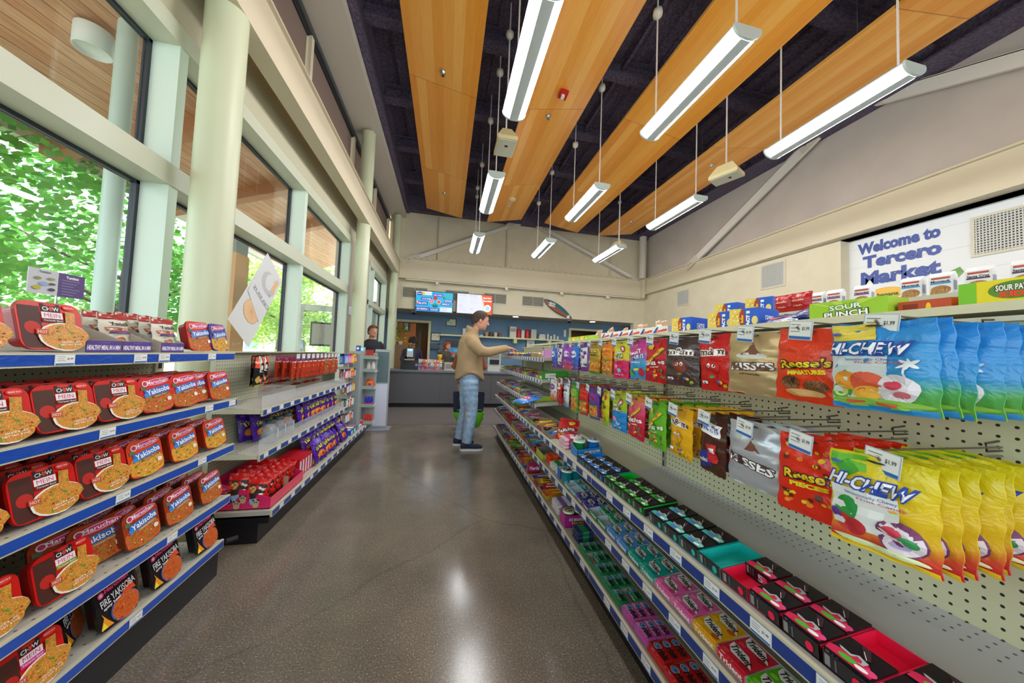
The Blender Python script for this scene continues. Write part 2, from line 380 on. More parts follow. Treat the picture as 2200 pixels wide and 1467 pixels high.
# blue wall with a doorway (x -1.67..-.57, z..2.3) and a service window
for a, b_ in (((-2.2, 11.5, 2.30), (-.62, 11.6, 2.8)), ((-2.2, 11.5, 0), (-1.66, 11.6, 2.3)), ((-.62, 11.5, 0), (4.68, 11.6, 2.8)), ((4.68, 11.5, 2.34), (5.85, 11.6, 2.8)), ((4.68, 11.5, 0), (5.85, 11.6, 1.1)), ((5.85, 11.5, 0), (XR + .2, 11.6, 2.8))): bb.box(a, b_, BLUEW)
struct('wall_back_blue', bb)
bb = MB(); bb.box((XR + .2, YB + .2, 0), (XR + .3, 13.7, 2.8), BLUEW); struct('wall_kitchen_right', bb)
bb = MB(); bb.box((-2.3, YB + .2, 0), (-2.2, 11.6, 2.8), BLUEW); struct('wall_kitchen_left', bb)
br = MB(); br.box((-2.6, 13.6, 0), (7.2, 13.7, 3), mat('#b99a7c', .7)); br.box((-2.6, 11.6, 2.7), (7.2, 13.7, 2.8), mat('#cbbca8', .7)); br.box((-2.7, 11.6, 0), (-2.6, 13.7, 2.8), mat('#b99a7c', .7)); br.box((-2.6, 11.6, -.1), (7.2, 13.7, 0), mat('#8a7460', .7)); struct('wall_backroom', br)
dt = MB()
for a, b_ in (((-1.74, 11.44, 2.30), (-.54, 11.5, 2.38)), ((-.62, 11.44, 0), (-.54, 11.5, 2.3)), ((-1.74, 11.44, 0), (-1.66, 11.5, 2.3))): dt.box(a, b_, mat('#d8d0a4', .5))
struct('door_1', dt)
d2 = MB(); d2.box((-1.64, 11.55, 0), (-1.05, 11.6, 2.28), noisy('door_wood', '#b5611e', '#c87630', 3, .45, sc=(6, 6, .6))); struct('door_2', d2)
d3 = MB(); d3.box((-1.0, 13.5, 0), (-.1, 13.6, 2.05), noisy('door_wood2', '#a9602a', '#bb7238', 3, .45, sc=(6, 6, .6))); d3.box((-1.08, 13.48, 0), (-1.0, 13.6, 2.12), '#cdb994'); struct('door_3', d3)
wf = MB()
for a, b_ in (((4.60, 11.44, 2.34), (5.93, 11.5, 2.42)), ((4.60, 11.44, 1.1), (4.68, 11.5, 2.34)), ((5.85, 11.44, 1.1), (5.93, 11.5, 2.34))): wf.box(a, b_, mat('#d8d0a4', .5))
struct('window_1', wf)
# front end of the shop behind the camera: glazed shopfront
fw = MB(); fw.box((-1.9, -4.15, 0), (XR + .2, -4.0, .5), CREAM); fw.box((-1.9, -4.15, 3.2), (XR + .2, -4.0, 6.0), CREAM)
for i in range(6): fw.box((-1.9 + i * 1.78, -4.15, .5), (-1.7 + i * 1.78, -4.0, 3.2), CREAM)
struct('wall_front', fw)
# ceiling: corrugated deck, joists
ck = MB()
n = 60
for i in range(n):
    x0 = -1.95 + i * .155; z0 = 6.15 if i % 2 else 6.11
    ck.box((x0, -4.1, z0), (x0 + .155, YB + .2, z0 + .06), DARK)
ck.box((-1.95, -4.1, 6.2), (XR + .3, YB + .2, 6.3), DARK)
struct('ceiling', ck)
jm = MB()
for y in [-2.6, -1.2, .2, 1.65, 3.1, 4.55, 6.0, 7.4, 8.8]:
    jm.box((-1.35, y - .09, 5.86), (XR - .25, y + .09, 5.9), DARK); jm.box((-1.35, y - .02, 5.9), (XR - .25, y + .02, 6.15), DARK); jm.box((-1.35, y - .09, 6.08), (XR - .25, y + .09, 6.12), DARK)
for x in (.9, 2.6, 4.2): jm.tube([(x, -4, 5.98), (x, YB, 5.98)], .03, DARK)
struct('trim_joists', jm)
eb = MB()   # dark edge beams round the roof
eb.box((XR - .34, -4, 5.72), (XR, YB, 6.12), DARK); eb.box((XR - .5, -4, 5.70), (XR - .1, YB, 5.74), DARK)
eb.box((-1.4, YB - .22, 5.66), (XR, YB, 6.12), DARK); eb.box((-1.42, -4, 5.62), (-1.3, YB, 6.12), DARK)
struct('trim_roof_edge', eb)
# left: white soffit band over the clerestory
ls = MB(); ls.box((-1.95, -4, 5.45), (-1.4, YB, 5.62), mat('#cfc6b8', .6)); ls.box((-1.95, -4, 5.6), (-1.4, YB, 6.2), mat('#cfc6b8', .6)); struct('trim_soffit', ls)
# left window wall
WT, WBOT, TR0, TR1 = 3.28, .55, 2.33, 2.47
YM = [(-4.0, -3.4), (-1.55, -1.47), (.42, .5), (2.47, 2.54), (4.42, 4.49), (6.37, 6.45)]
hw_ = MB(); hw_.box((XL - .25, -4, 3.40), (XL, YB, 4.05), mat('#c3bda2', .5)); hw_.box((XL - .25, -4, 0), (XL, YB, WBOT), CREAM)
hw_.box((XL - .25, 6.45, WBOT), (XL, 7.95, 3.4), mat('#b3a596', .5)); hw_.box((XL - .25, 10.14, 0), (XL, YB, 3.4), mat('#c8c2a4', .5)); hw_.box((XL - .25, 5.95, 0), (XL, 6.45, 0.1), CREAM)
hw_.box((XL - .25, -4, 5.3), (XL - .1, YB, 5.9), mat('#cfc6b8'))
struct('wall_left', hw_)
def wframe(num, bays, top, bot, trs, inner=FRAMEL):
    f = MB(); x0, x1 = XL - .16, XL + .02
    for (ya, yb) in bays:
        f.box((x0, ya, bot), (x1, yb, top), inner)
    a, b_ = bays[0][0], bays[-1][1]
    f.box((x0, a, top), (x1 + .01, b_, top + .12), FRAME); f.box((x0, a, bot - .08), (x1, b_, bot), FRAME)
    for z0, z1 in trs: f.box((x0, a, z0), (x1 + .01, b_, z1), FRAME)
    o = struct('window_%d' % num, f)
    for k in range(len(bays) - 1):
        zs = [bot] + [q for t in trs for q in t] + [top]
        for j in range(0, len(zs), 2):
            ya, yb, za, zb = bays[k][1], bays[k + 1][0], zs[j], zs[j + 1]; g = MB(); t = .022
            for A, B in (((ya, za), (yb, za + t)), ((ya, zb - t), (yb, zb)), ((ya, za), (ya + t, zb)), ((yb - t, za), (yb, zb))): g.box((x0 - .01, A[0], A[1]), (x0 + .025, B[0], B[1]), mat('#28303a', .4))
            g.box((x0 + .002, ya + t, za + t), (x0 + .010, yb - t, zb - t), GLASS)
            g.obj('glass_pane', o)
    return o
wframe(2, YM, WT, WBOT, [(TR0, TR1)])
wframe(5, [(7.95, 8.0), (8.40, 8.46), (10.08, 10.14)], 3.28, .1, [(2.36, 2.47)])
# clerestory windows with brown roller shades
cl = MB(); x0 = XL - .12
cl.box((XL - .2, -4, 4.0), (XL, YB, 4.08), FRAME); cl.box((XL - .2, -4, 5.3), (XL, YB, 5.38), mat('#3a3e44', .4))
CM = [-1.5, .5, 2.5, 4.42, 6.38, 8.3, 10.1]
for y in CM: cl.box((x0 - .02, y - .035, 4.05), (XL - .01, y + .035, 5.35), CREAM)
co = struct('window_6', cl)
for a, b_ in zip([-3.5] + CM[:-1], CM):
    g = MB(); g.box((x0 - .03, a + .03, 4.08), (x0 - .02, b_ - .03, 5.3), GLASS); g.obj('glass_pane', co)
    s = MB(); s.box((XL - .07, a + .05, 4.06), (XL - .065, b_ - .055, 5.28), SHADE); s.tube([(XL - .06, a + .05, 5.3), (XL - .06, b_ - .05, 5.3)], .03, BLK2); s.obj('roller_shade', co)
# steel ring beams at z 3.65-4.1
def ibeam_y(x0, x1, y0, y1, z0, z1, m):
    b = MB(); b.box((x0, y0, z0), (x1, y1, z1), m); b.box((x0, y0, z1), (x1 + .035, y1, z1 + .02), m); return b
cols = [(-1.62, -1.3), (-1.62, 2.54), (-1.62, 6.37), (-1.62, 10.1)]
for a, b_ in zip(cols[:-1], cols[1:]):
    o = struct('trim_beam_left', ibeam_y(-1.66, -1.5, a[1], b_[1], 3.64, 4.0, BEAM))
rb = MB(); rb.box((6.86, -4, 3.66), (XR, YB, 4.14), BEAM); rb.box((6.80, -4, 4.14), (XR, YB, 4.17), BEAM); rb.box((6.83, -4, 3.64), (XR, YB, 3.665), BEAM); struct('trim_beam_right', rb)
b2 = MB(); b2.box((-1.5, 10.16, 3.56), (6.86, YB, 4.14), BEAM); b2.box((-1.5, 10.1, 4.14), (6.86, YB, 4.165), BEAM); b2.box((-1.5, 10.1, 3.53), (6.86, YB, 3.56), BEAM)
for i in range(40): b2.box((-1.1 + i * .19, 10.098, 4.166), (-1.02 + i * .19, 10.16, 4.172), '#5b5144')
b2.box((6.74, 10.0, 3.5), (6.84, 10.2, 4.16), BEAM)
struct('trim_beam_back', b2)
nm = ['nearest the camera, between the window wall and the noodle shelves', 'in the middle of the window wall, behind the snack gondola end', 'in the rear left corner beside the counter']
for i, (x, y) in enumerate(cols[1:]):
    t = thing('column', 'round pale green steel column ' + nm[i], 'column', (x, y, 0))
    a = MB(); a.cyl((0, 0, 0), .12, 5.42, COLM, 32); a.obj('shaft', t); a = MB(); a.cyl((0, 0, 5.42), .06, .03, COLM); a.obj('cap', t)
    a = MB(); a.bbox((.06, 0, 5.5), (.05, .14, .18), BEAM); a.obj('bracket', t)
t = thing('column', 'round white steel column standing above the beam in the far right corner', 'column', (6.7, 9.98, 4.17)); a = MB(); a.cyl((0, 0, 0), .12, 1.5, mat('#cfc9bd'), 28); a.obj('shaft', t)
# diagonal braces
def brace(pa, pb, ax, label, wd=.2):
    pa, pb = Vector(pa), Vector(pb); t = thing('roof_brace', label, 'brace', pa)
    d = pb - pa; L = d.length; d.normalize(); q = d.cross(ax).normalized(); M = Matrix((d, q, ax)).transposed().to_4x4()
    a = MB(); a.box((0, -wd/2, -.03), (L, wd/2, .03), mat('#e2ddd4', .5), M); a.box((0, -wd/2 - .01, -.07), (L, -wd/2 + .012, .03), mat('#d6d0c5', .5), M); a.obj('channel', t)
    for s_, nm_ in ((0, 'gusset_plate'), (1, 'gusset_plate')):
        a = MB(); c0 = L if s_ else 0; a.box((c0 - .32, -.1, .03), (c0 + .14, .1, .045), mat('#d2c9ba'), M)
        for k in (-.2, -.1): a.cyl((0, 0, 0), .012, .01, STEEL, 8) if False else a.box((c0 + k - .012, -.012, .045), (c0 + k + .012, .012, .06), STEEL, M)
        a.obj(nm_, t)
    return t
nx = Vector((-1, 0, 0)); ny = Vector((0, -1, 0))
brace((6.86, 7.75, 4.2), (6.86, 4.67, 5.78), nx, 'white diagonal roof brace on the right wall leaning up towards the camera')
brace((6.86, 3.8, 5.8), (6.86, .7, 4.5), nx, 'white diagonal roof brace high at the right edge above the fruit poster')
brace((-1.05, 10.2, 4.2), (2.1, 10.2, 5.66), ny, 'white diagonal roof brace on the rear wall, left one of the pair', .13)
brace((6.5, 10.2, 4.2), (2.95, 10.2, 5.66), ny, 'white diagonal roof brace on the rear wall, right one of the pair', .13)
pm = MB()
for x, z1 in ((-.38, 5.6), (1.84, 5.6), (5.6, 5.6)): pm.tube([(x, 10.27, 4.16), (x, 10.27, z1)], .03, mat('#cfc6ae'))
pm.tube([(-1.3, 10.12, 3.5), (6.7, 10.12, 3.5)], .028, mat('#ddd6c4'))
struct('trim_conduit', pm)
sp_ = MB()
for x in (-.35, 1.85, 3.75, 5.45):
    o = MB(); o.bbox((0, 0, 0), (.09, .07, .07), '#e6e2d6'); o.tube([(0, 0, 0), (.08, -.05, -.02)], .02, '#d8d4c8'); tag(o.obj('wall_sprinkler', None, (x, 10.12, 3.44)), 'small white sidewall sprinkler on the rear pipe, %s' % {-.35: 'above the first television', 1.85: 'above the gap right of the second television', 3.75: 'above the surfboard', 5.45: 'farthest right near the corner'}[x], 'sprinkler')
# wall vents
def vent(x, y, z, w_, h_, face, label, mesh=False):
    t = thing('air_vent', label, 'vent', (x, y, z)); fr = MB(); sl_ = MB(); bk = MB()
    def bx(mb, a, b_, m):   # local u,z,depth
        if face == 'y': mb.box((a[0], -b_[2], a[1]), (b_[0], -a[2], b_[1]), m)
        else: mb.box((-b_[2], -b_[0], a[1]), (-a[2], -a[0], b_[1]), m)
    e = .035; W2, H2 = w_ / 2, h_ / 2
    for a, b_ in (((-W2 - e, -H2 - e), (W2 + e, -H2)), ((-W2 - e, H2), (W2 + e, H2 + e)), ((-W2 - e, -H2), (-W2, H2)), ((W2, -H2), (W2 + e, H2))): bx(fr, (a[0], a[1], 0), (b_[0], b_[1], .02), mat('#d5cfbb', .5))
    bx(bk, (-W2, -H2, .001), (W2, H2, .004), mat('#4a4943', .8))
    m = mat('#a8a595', .5) if not mesh else mat('#c9c9c4', .4)
    k = 9 if not mesh else 14
    for i in range(k): zc = -H2 + h_ * (i + .5) / k; bx(sl_, (-W2, zc - h_ / k * .28, .006), (W2, zc + h_ / k * .22, .014), m)
    if mesh:
        k = int(w_ / .028)
        for i in range(k): uc = -W2 + w_ * (i + .5) / k; bx(sl_, (uc - .006, -H2, .012), (uc + .006, H2, .018), m)
    else: bx(sl_, (-.012, -H2, .012), (.012, H2, .018), m)
    fr.obj('frame', t); bk.obj('backing', t); sl_.obj('grille', t)
for x, l in ((-1.02, 'grey louvred vent on the rear wall, left of the blue menu screen'), (.28, 'grey louvred vent on the rear wall, behind and between the two menu screens'), (1.52, 'grey louvred vent on the rear wall, behind the right edge of the white menu screen'), (2.81, 'grey louvred vent on the rear wall, between the white menu screen and the surfboard')):
    vent(x, YB, 3.13, .73, .31, 'y', l)
vent(XR, 8.33, 3.24, .45, .42, 'x', 'square white mesh vent on the right wall, farthest one', True)
vent(XR, 5.63, 3.28, .48, .5, 'x', 'square white mesh vent on the right wall, middle one above the popcorn boxes', True)
vent(XR + .2, 2.55, 3.2, .85, .5, 'x', 'large white mesh vent at the right edge beside the welcome lettering', True)
# recessed lights in the soffit and dome cameras
for x, y, l in ((2.28, 10.4, 'round recessed light under the soffit right of the menu screens'), (5.12, 10.45, 'round recessed light under the soffit right of the surfboard'), (-.35, 10.4, 'round recessed light under the soffit below the blue menu screen')):
    t = thing('recessed_light', l, 'light', (x, y + .1, 2.6)); a = MB(); a.cyl((0, 0, 0), .11, .02, '#e8e4da'); a.obj('trim_ring', t); a = MB(); a.cyl((0, 0, -.004), .09, .006, mat('#fff4e0', .5, 0, 12)); a.obj('lens', t)
for x, y, l in ((-1.1, 11.0, 'black dome camera under the soffit at the left above the doorway'), (4.3, 10.7, 'black dome camera under the soffit below the surfboard')):
    t = thing('dome_camera', l, 'camera', (x, y, 2.62)); a = MB(); a.cyl((0, 0, -.03), .08, .03, '#d9d4c8'); a.obj('base', t); a = MB(); a.sphere((0, 0, -.04), .065, mat('#0c0c10', .1)); a.obj('dome', t)
# ------------------------------------------------------------------ ceiling wood panels
for i, (xa, za, xb, zb, l) in enumerate(((-.72, 5.42, .29, 5.25, 'maple veneer ceiling panel nearest the window wall'), (1.03, 5.23, 2.08, 5.44, 'maple veneer ceiling panel with the red strobe, second from the windows'), (2.82, 5.42, 3.91, 5.25, 'maple veneer ceiling panel third from the windows'), (4.62, 5.23, 5.80, 5.42, 'maple veneer ceiling panel nearest the right wall'))):
    t = thing('ceiling_panel', l, 'ceiling panel', ((xa + xb) / 2, 0, (za + zb) / 2))
    cx, cz = (xa + xb) / 2, (za + zb) / 2; dx, dz = (xb - xa) / 2, (zb - za) / 2
    a = MB(); n_ = 8; hh = .045
    vs = []
    for y in (-3.6, 9.3):
        for s_, o_ in ((-1, 0), (1, 0), (1, hh), (-1, hh)): vs.append((s_ * dx, y, s_ * dz + o_))
    a.add(vs, [(0,1,2,3),(4,7,6,5),(0,4,5,1),(1,5,6,2),(2,6,7,3),(3,7,4,0)], WOODP); a.obj('panel', t)
    a = MB()
    for y in (-2, .4, 2.8, 5.2, 7.6):
        for s_ in (-1, 1): a.tube([(s_ * dx * .8, y, s_ * dz * .8 + hh), (s_ * dx * .8, y, 5.9 - cz)], .002, '#8a8a8a', 5)
    a.obj('wire', t)
def sprink(x, y, z, l, r=.035):
    t = thing('ceiling_sprinkler', l, 'sprinkler', (x, y, z)); a = MB(); a.lathe([(r, 0), (r, -.012), (r * .4, -.02), (r * .35, -.05), (r * .7, -.052), (r * .7, -.058)], CHROME, n=14); a.obj('head', t); a = MB(); a.cyl((0, 0, -.005), r * 1.4, .006, STEEL); a.obj('escutcheon', t)
sprink(-.22, 4.55, 5.335, 'chrome sprinkler in the middle of the leftmost wood panel'); sprink(-.22, 8.1, 5.335, 'chrome sprinkler near the far end of the leftmost wood panel')
sprink(1.5, 4.95, 5.32, 'chrome sprinkler near the red strobe on the second wood panel'); sprink(1.5, 8.3, 5.32, 'chrome sprinkler near the far end of the second wood panel')
sprink(5.1, 5.35, 5.30, 'chrome sprinkler on the rightmost wood panel'); sprink(5.1, 8.2, 5.30, 'chrome sprinkler at the far end of the rightmost wood panel')
t = thing('fire_strobe', 'red fire strobe on the underside of the second wood panel', 'alarm', (1.58, 4.45, 5.33), (0, .2, 0)); a = MB(); a.bbox((0, 0, -.03), (.13, .13, .06), mat('#c8201c', .35)); a.obj('housing', t); a = MB(); a.bbox((0, -.01, -.08), (.05, .05, .05), mat('#f4f4f0', .1)); a.obj('lens', t)
t = thing('smoke_detector', 'round cream smoke detector at the end of the second wood panel', 'smoke detector', (1.5, 7.9, 5.325)); a = MB(); a.lathe([(.1, 0), (.1, -.02), (.07, -.045), (.01, -.05)], '#e9dcb8', n=24); a.obj('housing', t)
# ------------------------------------------------------------------ pendant lamps
LENS = mat('#ffffff', .5, 0, LAMP)
LG = mat('#c3ced3', .35)
def lamp_proto():
    t = thing('pendant_lamp', '', 'lamp'); L = 1.22; r = .125
    def arc(a0, a1, k, rr=r): return [(rr * math.sin(a0 + (a1 - a0) * i / k), -rr * .62 * math.cos(a0 + (a1 - a0) * i / k)) for i in range(k + 1)]
    top = [(r * 1.02, 0), (r * .98, .02), (-r * .98, .02), (-r * 1.02, 0)]
    a = MB(); a.prism(top, lambda u, v, s_: (u, s_, v), -L/2, L/2, LG); 
    a.grid(lambda i, j: (lambda p: (p[0], -L/2 + L * j, p[1]))((1.0 * r * math.sin(-.40 + .80 * i), -1.07 * r * .62 * math.cos(-.32 + .64 * i))), 4, 1, LG); a.obj('housing', t)
    for s_ in (-1, 1):
        a = MB(); a.grid(lambda i, j: (lambda p: (p[0], -L/2 + .04 + (L - .08) * j, p[1]))((s_ * r * math.sin(.41 + 1.1 * i), -r * .62 * math.cos(.41 + 1.1 * i))), 6, 1, LENS); a.obj('diffuser', t)
    for s_ in (-1, 1):
        a = MB(); a.prism(arc(-PI/2, PI/2, 12, r * 1.06) + [(-r*.1, .03)][:0] + [(r, .025), (-r, .025)], lambda u, v, q: (u, q, v), s_ * L/2, s_ * (L/2 + .02 ) if s_ > 0 else -L/2 - .02, mat('#b9c8c6', .4)); a.obj('end_cap', t)
    return t
LP = lamp_proto()
def rod(t, x, y, z0, ztop, ball, ballz):
    a = MB(); a.tube([(x, y, z0), (x, y, ztop)], .009, mat('#d9d9d9', .4), 8); a.lathe([(.02, 0), (.024, .03), (.012, .04)], mat('#cccccc'), (x, y, z0)); a.obj('rod', t)
    a = MB(); a.lathe([(.012, -.05), (.05, -.02), (.055, .01), (.05, .05), (.02, .06)], mat('#d2d0c4', .4), (x, y, ballz)); a.obj('canopy_ball', t)
rows = [(.62, [(-2.1, 'a'), (2.77, ''), (5.18, ''), (7.62, '')]), (2.25, [(-2.1, 'a'), (2.64, ''), (5.05, ''), (7.48, '')]), (3.93, [(-2.1, ''), (2.55, ''), (4.95, ''), (7.32, '')])]
rows[0][1][1] = (2.74, '')
pos = {0: 'row nearest the windows', 1: 'middle row', 2: 'row nearest the right wall'}
first = True
for ri, (x, ys) in enumerate(rows):
    for qi, (y, _) in enumerate(ys + [(.15, '')] if ri > 5 else ys):
        lab = 'white tubular pendant lamp in the %s, %s' % (pos[ri], ['behind the viewer', 'nearest and largest in view', 'second one along', 'smallest at the far end'][qi])
        if first: t = LP; first = False; t['label'] = lab; t.location = (x, y, 3.98)
        else: t = dup(LP0, (x, y, 3.98), label=lab)
        if qi == 0 and ri == 0:
            LP0 = LP
            LPclean = [c for c in LP.children]
        for s_, dz in ((-.52, 0), (.52, -.25 if ri == 1 else 0)):
            rod(t, 0, s_, .02, 2.13, 1, 1.62 + dz) if not (qi == 0 and ri == 0) else None
# ------------------------------------------------------------------ hanging beige speakers
def speaker(x, y, z, l, rz=0, ztop=None):
    t = thing('pendant_speaker', l, 'speaker', (x, y, z), (0, 0, rz)); a = MB()
    lo = [(-.13, -.19, 0), (.13, -.19, 0), (.13, .19, 0), (-.13, .19, 0)]; mi_ = [(-.13, -.19, .05), (.13, -.19, .05), (.13, .19, .05), (-.13, .19, .05)]; up = [(-.06, -.1, .2), (.06, -.1, .2), (.06, .1, .2), (-.06, .1, .2)]
    a.rings([lo, mi_, up], mat('#d9cfa0', .5), False); a.obj('housing', t)
    a = MB(); a.bbox((0, 0, -.003), (.22, .34, .006), mat('#c9cabb', .6)); a.bbox((0, -.05, -.008), (.04, .03, .006), BLK2); a.obj('grille', t)
    a = MB(); a.tube([(0, 0, .2), (0, 0, 6.11 - z)], .011, '#d9d9d9'); a.obj('rod', t); a = MB(); a.sphere((0, 0, 5.66 - z), .055, '#d2d0c4'); a.obj('canopy_ball', t)
speaker(.66, 4.1, 4.07, 'beige box speaker on a rod above the lamp row nearest the windows'); speaker(.66, 8.7, 4.3, 'small far beige speaker on a rod near the windows side')
speaker(3.93, 3.85, 4.02, 'beige box speaker on a rod between the right lamps', .4); speaker(4.55, 7.9, 4.35, 'small far beige speaker on a rod at the right side', .4); speaker(4.6, 1.18, 4.5, 'beige box speaker cut off at the top right corner of the view', .4)
# ================================================================== OUTSIDE
gm = MB(); gm.box((-40, -30, -.16), (-2.1, 60, -.02), noisy('plaza_paving', '#b9b2a4', '#cfc8ba', 1.5, .9)); struct('ground_outside', gm)
pz = lambda x: 4.6 + (x + 6.7) * .36
so_ = MB(); so_.add([(-6.7, -8, pz(-6.7)), (-2.1, -8, pz(-2.1)), (-2.1, 16, pz(-2.1)), (-6.7, 16, pz(-6.7)), (-6.7, -8, pz(-6.7) + .1), (-2.1, -8, pz(-2.1) + .1), (-2.1, 16, pz(-2.1) + .1), (-6.7, 16, pz(-6.7) + .1)], [(0, 1, 2, 3), (7, 6, 5, 4), (0, 4, 5, 1), (1, 5, 6, 2), (2, 6, 7, 3), (3, 7, 4, 0)], PLANK); struct('ceiling_porch', so_)
pb = MB(); pb.box((-6.82, -8, 4.45), (-6.7, 16, 4.8), mat('#e6e0d4', .6)); pb.box((-6.95, -8, 4.5), (-6.82, 16, 4.62), mat('#f2f2ee'))
for y in (6.6, 8.9, 11.2): pb.prism([(-6.7, pz(-6.7)), (-2.1, pz(-2.1)), (-2.1, pz(-2.1) - .28), (-6.7, pz(-6.7) - .28)], lambda u, v, q: (u, q, v), y, y + .25, mat('#b9805c', .6))
pb.tube([(-3.2, 2.6, 5.6), (-3.2, 10, 5.6)], .05, mat('#d8cc92'))
struct('trim_porch', pb)
t = thing('porch_column', 'pale round column standing outside the window under the wooden porch', 'column', (-4.29, 5.0, -.02)); a = MB(); a.cyl((0, 0, 0), .095, 5.5, mat('#bcd0cb', .35), 28); a.obj('shaft', t)
t = thing('porch_light', 'white cylinder light fixed under the wooden porch ceiling', 'light', (-4.66, 5.02, 5.30)); a = MB(); a.lathe([(.17, 0), (.17, -.28), (.16, -.28), (.155, -.25), (.01, -.25)], mat('#d9dcdc', .4), n=32); a.obj('housing', t); a = MB(); a.cyl((0, 0, -.24), .15, .01, mat('#f4f4ee', .3)); a.obj('lens', t)
t = thing('brick_pier', 'tan pier with a grey speaker outside, seen beside the nearest column', 'pillar', (-3.05, 5.2, -.02)); a = MB(); a.bbox((0, 0, 1.3), (.3, .3, 2.6), mat('#c99460', .7)); a.obj('pier', t); a = MB(); a.bbox((0, 0, 2.85), (.27, .27, .5), mat('#7f8482', .5)); a.obj('speaker', t)
BARK = noisy('bark', '#4b4038', '#6b5c50', 12, .9, .5)
def leafmat(name, a_, b_):
    def f(nt, ns, ln, b):
        v = coords(nt); n = N(nt, 'ShaderNodeTexNoise', i_Scale=1.6, i_Detail=5); ln.new(v, n.inputs[0]); r = ramp(nt, [(.3, a_), (.7, b_)], n.outputs[0])
        ln.new(r.outputs[0], b.inputs['Base Color']); b.inputs['Roughness'].default_value = .5
        out = [q for q in ns if q.type == 'OUTPUT_MATERIAL'][0]; tr = N(nt, 'ShaderNodeBsdfTranslucent'); ln.new(r.outputs[0], tr.inputs[0])
        mx = N(nt, 'ShaderNodeMixShader'); mx.inputs[0].default_value = .45; ln.new(b.outputs[0], mx.inputs[1]); ln.new(tr.outputs[0], mx.inputs[2]); ln.new(mx.outputs[0], out.inputs[0])
    return nodemat(name, f)
L1 = leafmat('leaves', '#4d9a3a', '#8fc763'); L2 = leafmat('leaves_bright', '#7fae3a', '#cfe07a')
def tree(x, y, h, r, label, cz=None, n=7000, ls=.16, lm=L1, seed=1, sq=.8, trunk=True):
    t = thing('tree', label, 'tree', (x, y, -.02), (0, 0, 0), None); rg = random.Random(seed); cz = cz or h - r * sq
    if trunk:
        a = MB(); a.tube([(0, 0, 0), (.05, .02, cz * .4), (-.03, 0, cz * .8), (0, 0, cz)], [.17, .13, .1, .06], BARK)
        for i in range(9):
            an = rg.uniform(0, 2 * PI); z0 = cz * rg.uniform(.45, .9); q = r * rg.uniform(.6, .95); a.tube([(0, 0, z0), (q * .5 * math.cos(an), q * .5 * math.sin(an), z0 + .5), (q * math.cos(an), q * math.sin(an), z0 + rg.uniform(.4, 1.3))], [.06, .04, .012], BARK, 6)
        a.obj('trunk', t)
    a = MB(); cl_ = [(rg.uniform(-.75, .75) * r, rg.uniform(-.75, .75) * r, cz + rg.uniform(-.8, .8) * r * sq, rg.uniform(.22, .42) * r) for _ in range(26)]
    vs = []; fs = []
    for i in range(n):
        c_ = cl_[i % 26]; d = Vector((rg.gauss(0, 1), rg.gauss(0, 1), rg.gauss(0, 1))).normalized() * c_[3] * rg.uniform(.45, 1.15)
        p = Vector(c_[:3]) + d; u = Vector((rg.gauss(0, 1), rg.gauss(0, 1), rg.gauss(0, .6))).normalized(); q = u.orthogonal().normalized(); k = ls * rg.uniform(.5, 1)
        o = len(vs); vs += [p - u * k * .5, p + q * k * .38, p + u * k * .5, p - q * k * .38]; fs.append((o, o + 1, o + 2, o + 3))
    a.add(vs, fs, lm); a.obj('foliage', t); return t
tree(-8.6, 5.6, 6.3, 2.9, 'large leafy green tree filling the nearest window', 4.1, 9000, .2, seed=3)
tree(-9.2, 11.3, 6.0, 2.6, 'leafy tree seen between the nearest column and the tilted poster', 3.9, 6000, .2, seed=5)
tree(-7.6, 17.5, 6.5, 2.8, 'bright leafy tree seen through the middle window', 3.6, 7000, .2, L2, seed=8)
tree(-11.5, 25.0, 7.5, 3.6, 'tall tree at the far end of the porch, seen through the last windows', 4.2, 6000, .26, L2, seed=11)
tree(-15.5, 4.0, 3.6, 2.6, 'low yellow-green tree behind the large leafy tree', 2.2, 5000, .2, L2, seed=12, trunk=False)
tree(-16.5, 12.0, 5.0, 3.2, 'pale distant tree at the left of the first porch column', 3.0, 4500, .26, leafmat('leaves_pale', '#8ec9a8', '#b8e3bd'), seed=13)
for i, (x, y, s_, l) in enumerate(((-12.2, 9.2, 1.4, 'rounded yellow-green shrub nearest the noodle shelf window'), (-12.5, 14.6, 1.4, 'rounded shrub beyond the first porch column'), (-6.5, 21.8, 1.4, 'bright hedge shrub seen through the middle window'))):
    sh_ = tree(x, y, s_ * 1.3, s_, l, .9, 4000, .13, L2, seed=20 + i, sq=.6, trunk=False); sh_['category'] = 'shrub'; sh_.name = 'shrub'
t = thing('open_glass_door', 'white framed glass door standing open outside the third window', 'door', (-2.55, 7.3, -.02), (0, 0, .25)); a = MB()
for q in (((-.45, -.02, 0), (-.35, .02, 2.2)), ((.35, -.02, 0), (.45, .02, 2.2)), ((-.35, -.02, 2.08), (.35, .02, 2.2)), ((-.35, -.02, 0), (.35, .02, .2))): a.box(q[0], q[1], mat('#e4eee8', .4))
a.obj('frame', t); a = MB(); a.box((-.35, -.004, .2), (.35, .004, 2.08), GLASS); a.obj('glass_pane', t); a = MB(); a.box((-.2, -.03, 1.35), (.25, -.024, 1.85), mat('#3c4048')); a.box((-.17, -.034, 1.39), (.22, -.03, 1.81), mat('#b9b7ae')); a.obj('notice_board', t)
t = thing('distant_building', 'pale building wing across the plaza beyond the shrubs', 'building', (-24, 34, -.02)); a = MB(); a.box((-3, -9, 0), (3, 9, 3.2), mat('#dcc7b2', .8)); a.obj('wall', t); a = MB(); a.box((-3.4, -9.4, 3.2), (3.4, 9.4, 3.5), mat('#b3a08c')); a.obj('roof', t)
for k in range(4):
    a = MB(); a.box((3.0, -7 + k * 4, .9), (3.05, -4.6 + k * 4, 2.5), mat('#6d8fa0', .1)); a.obj('window', t)
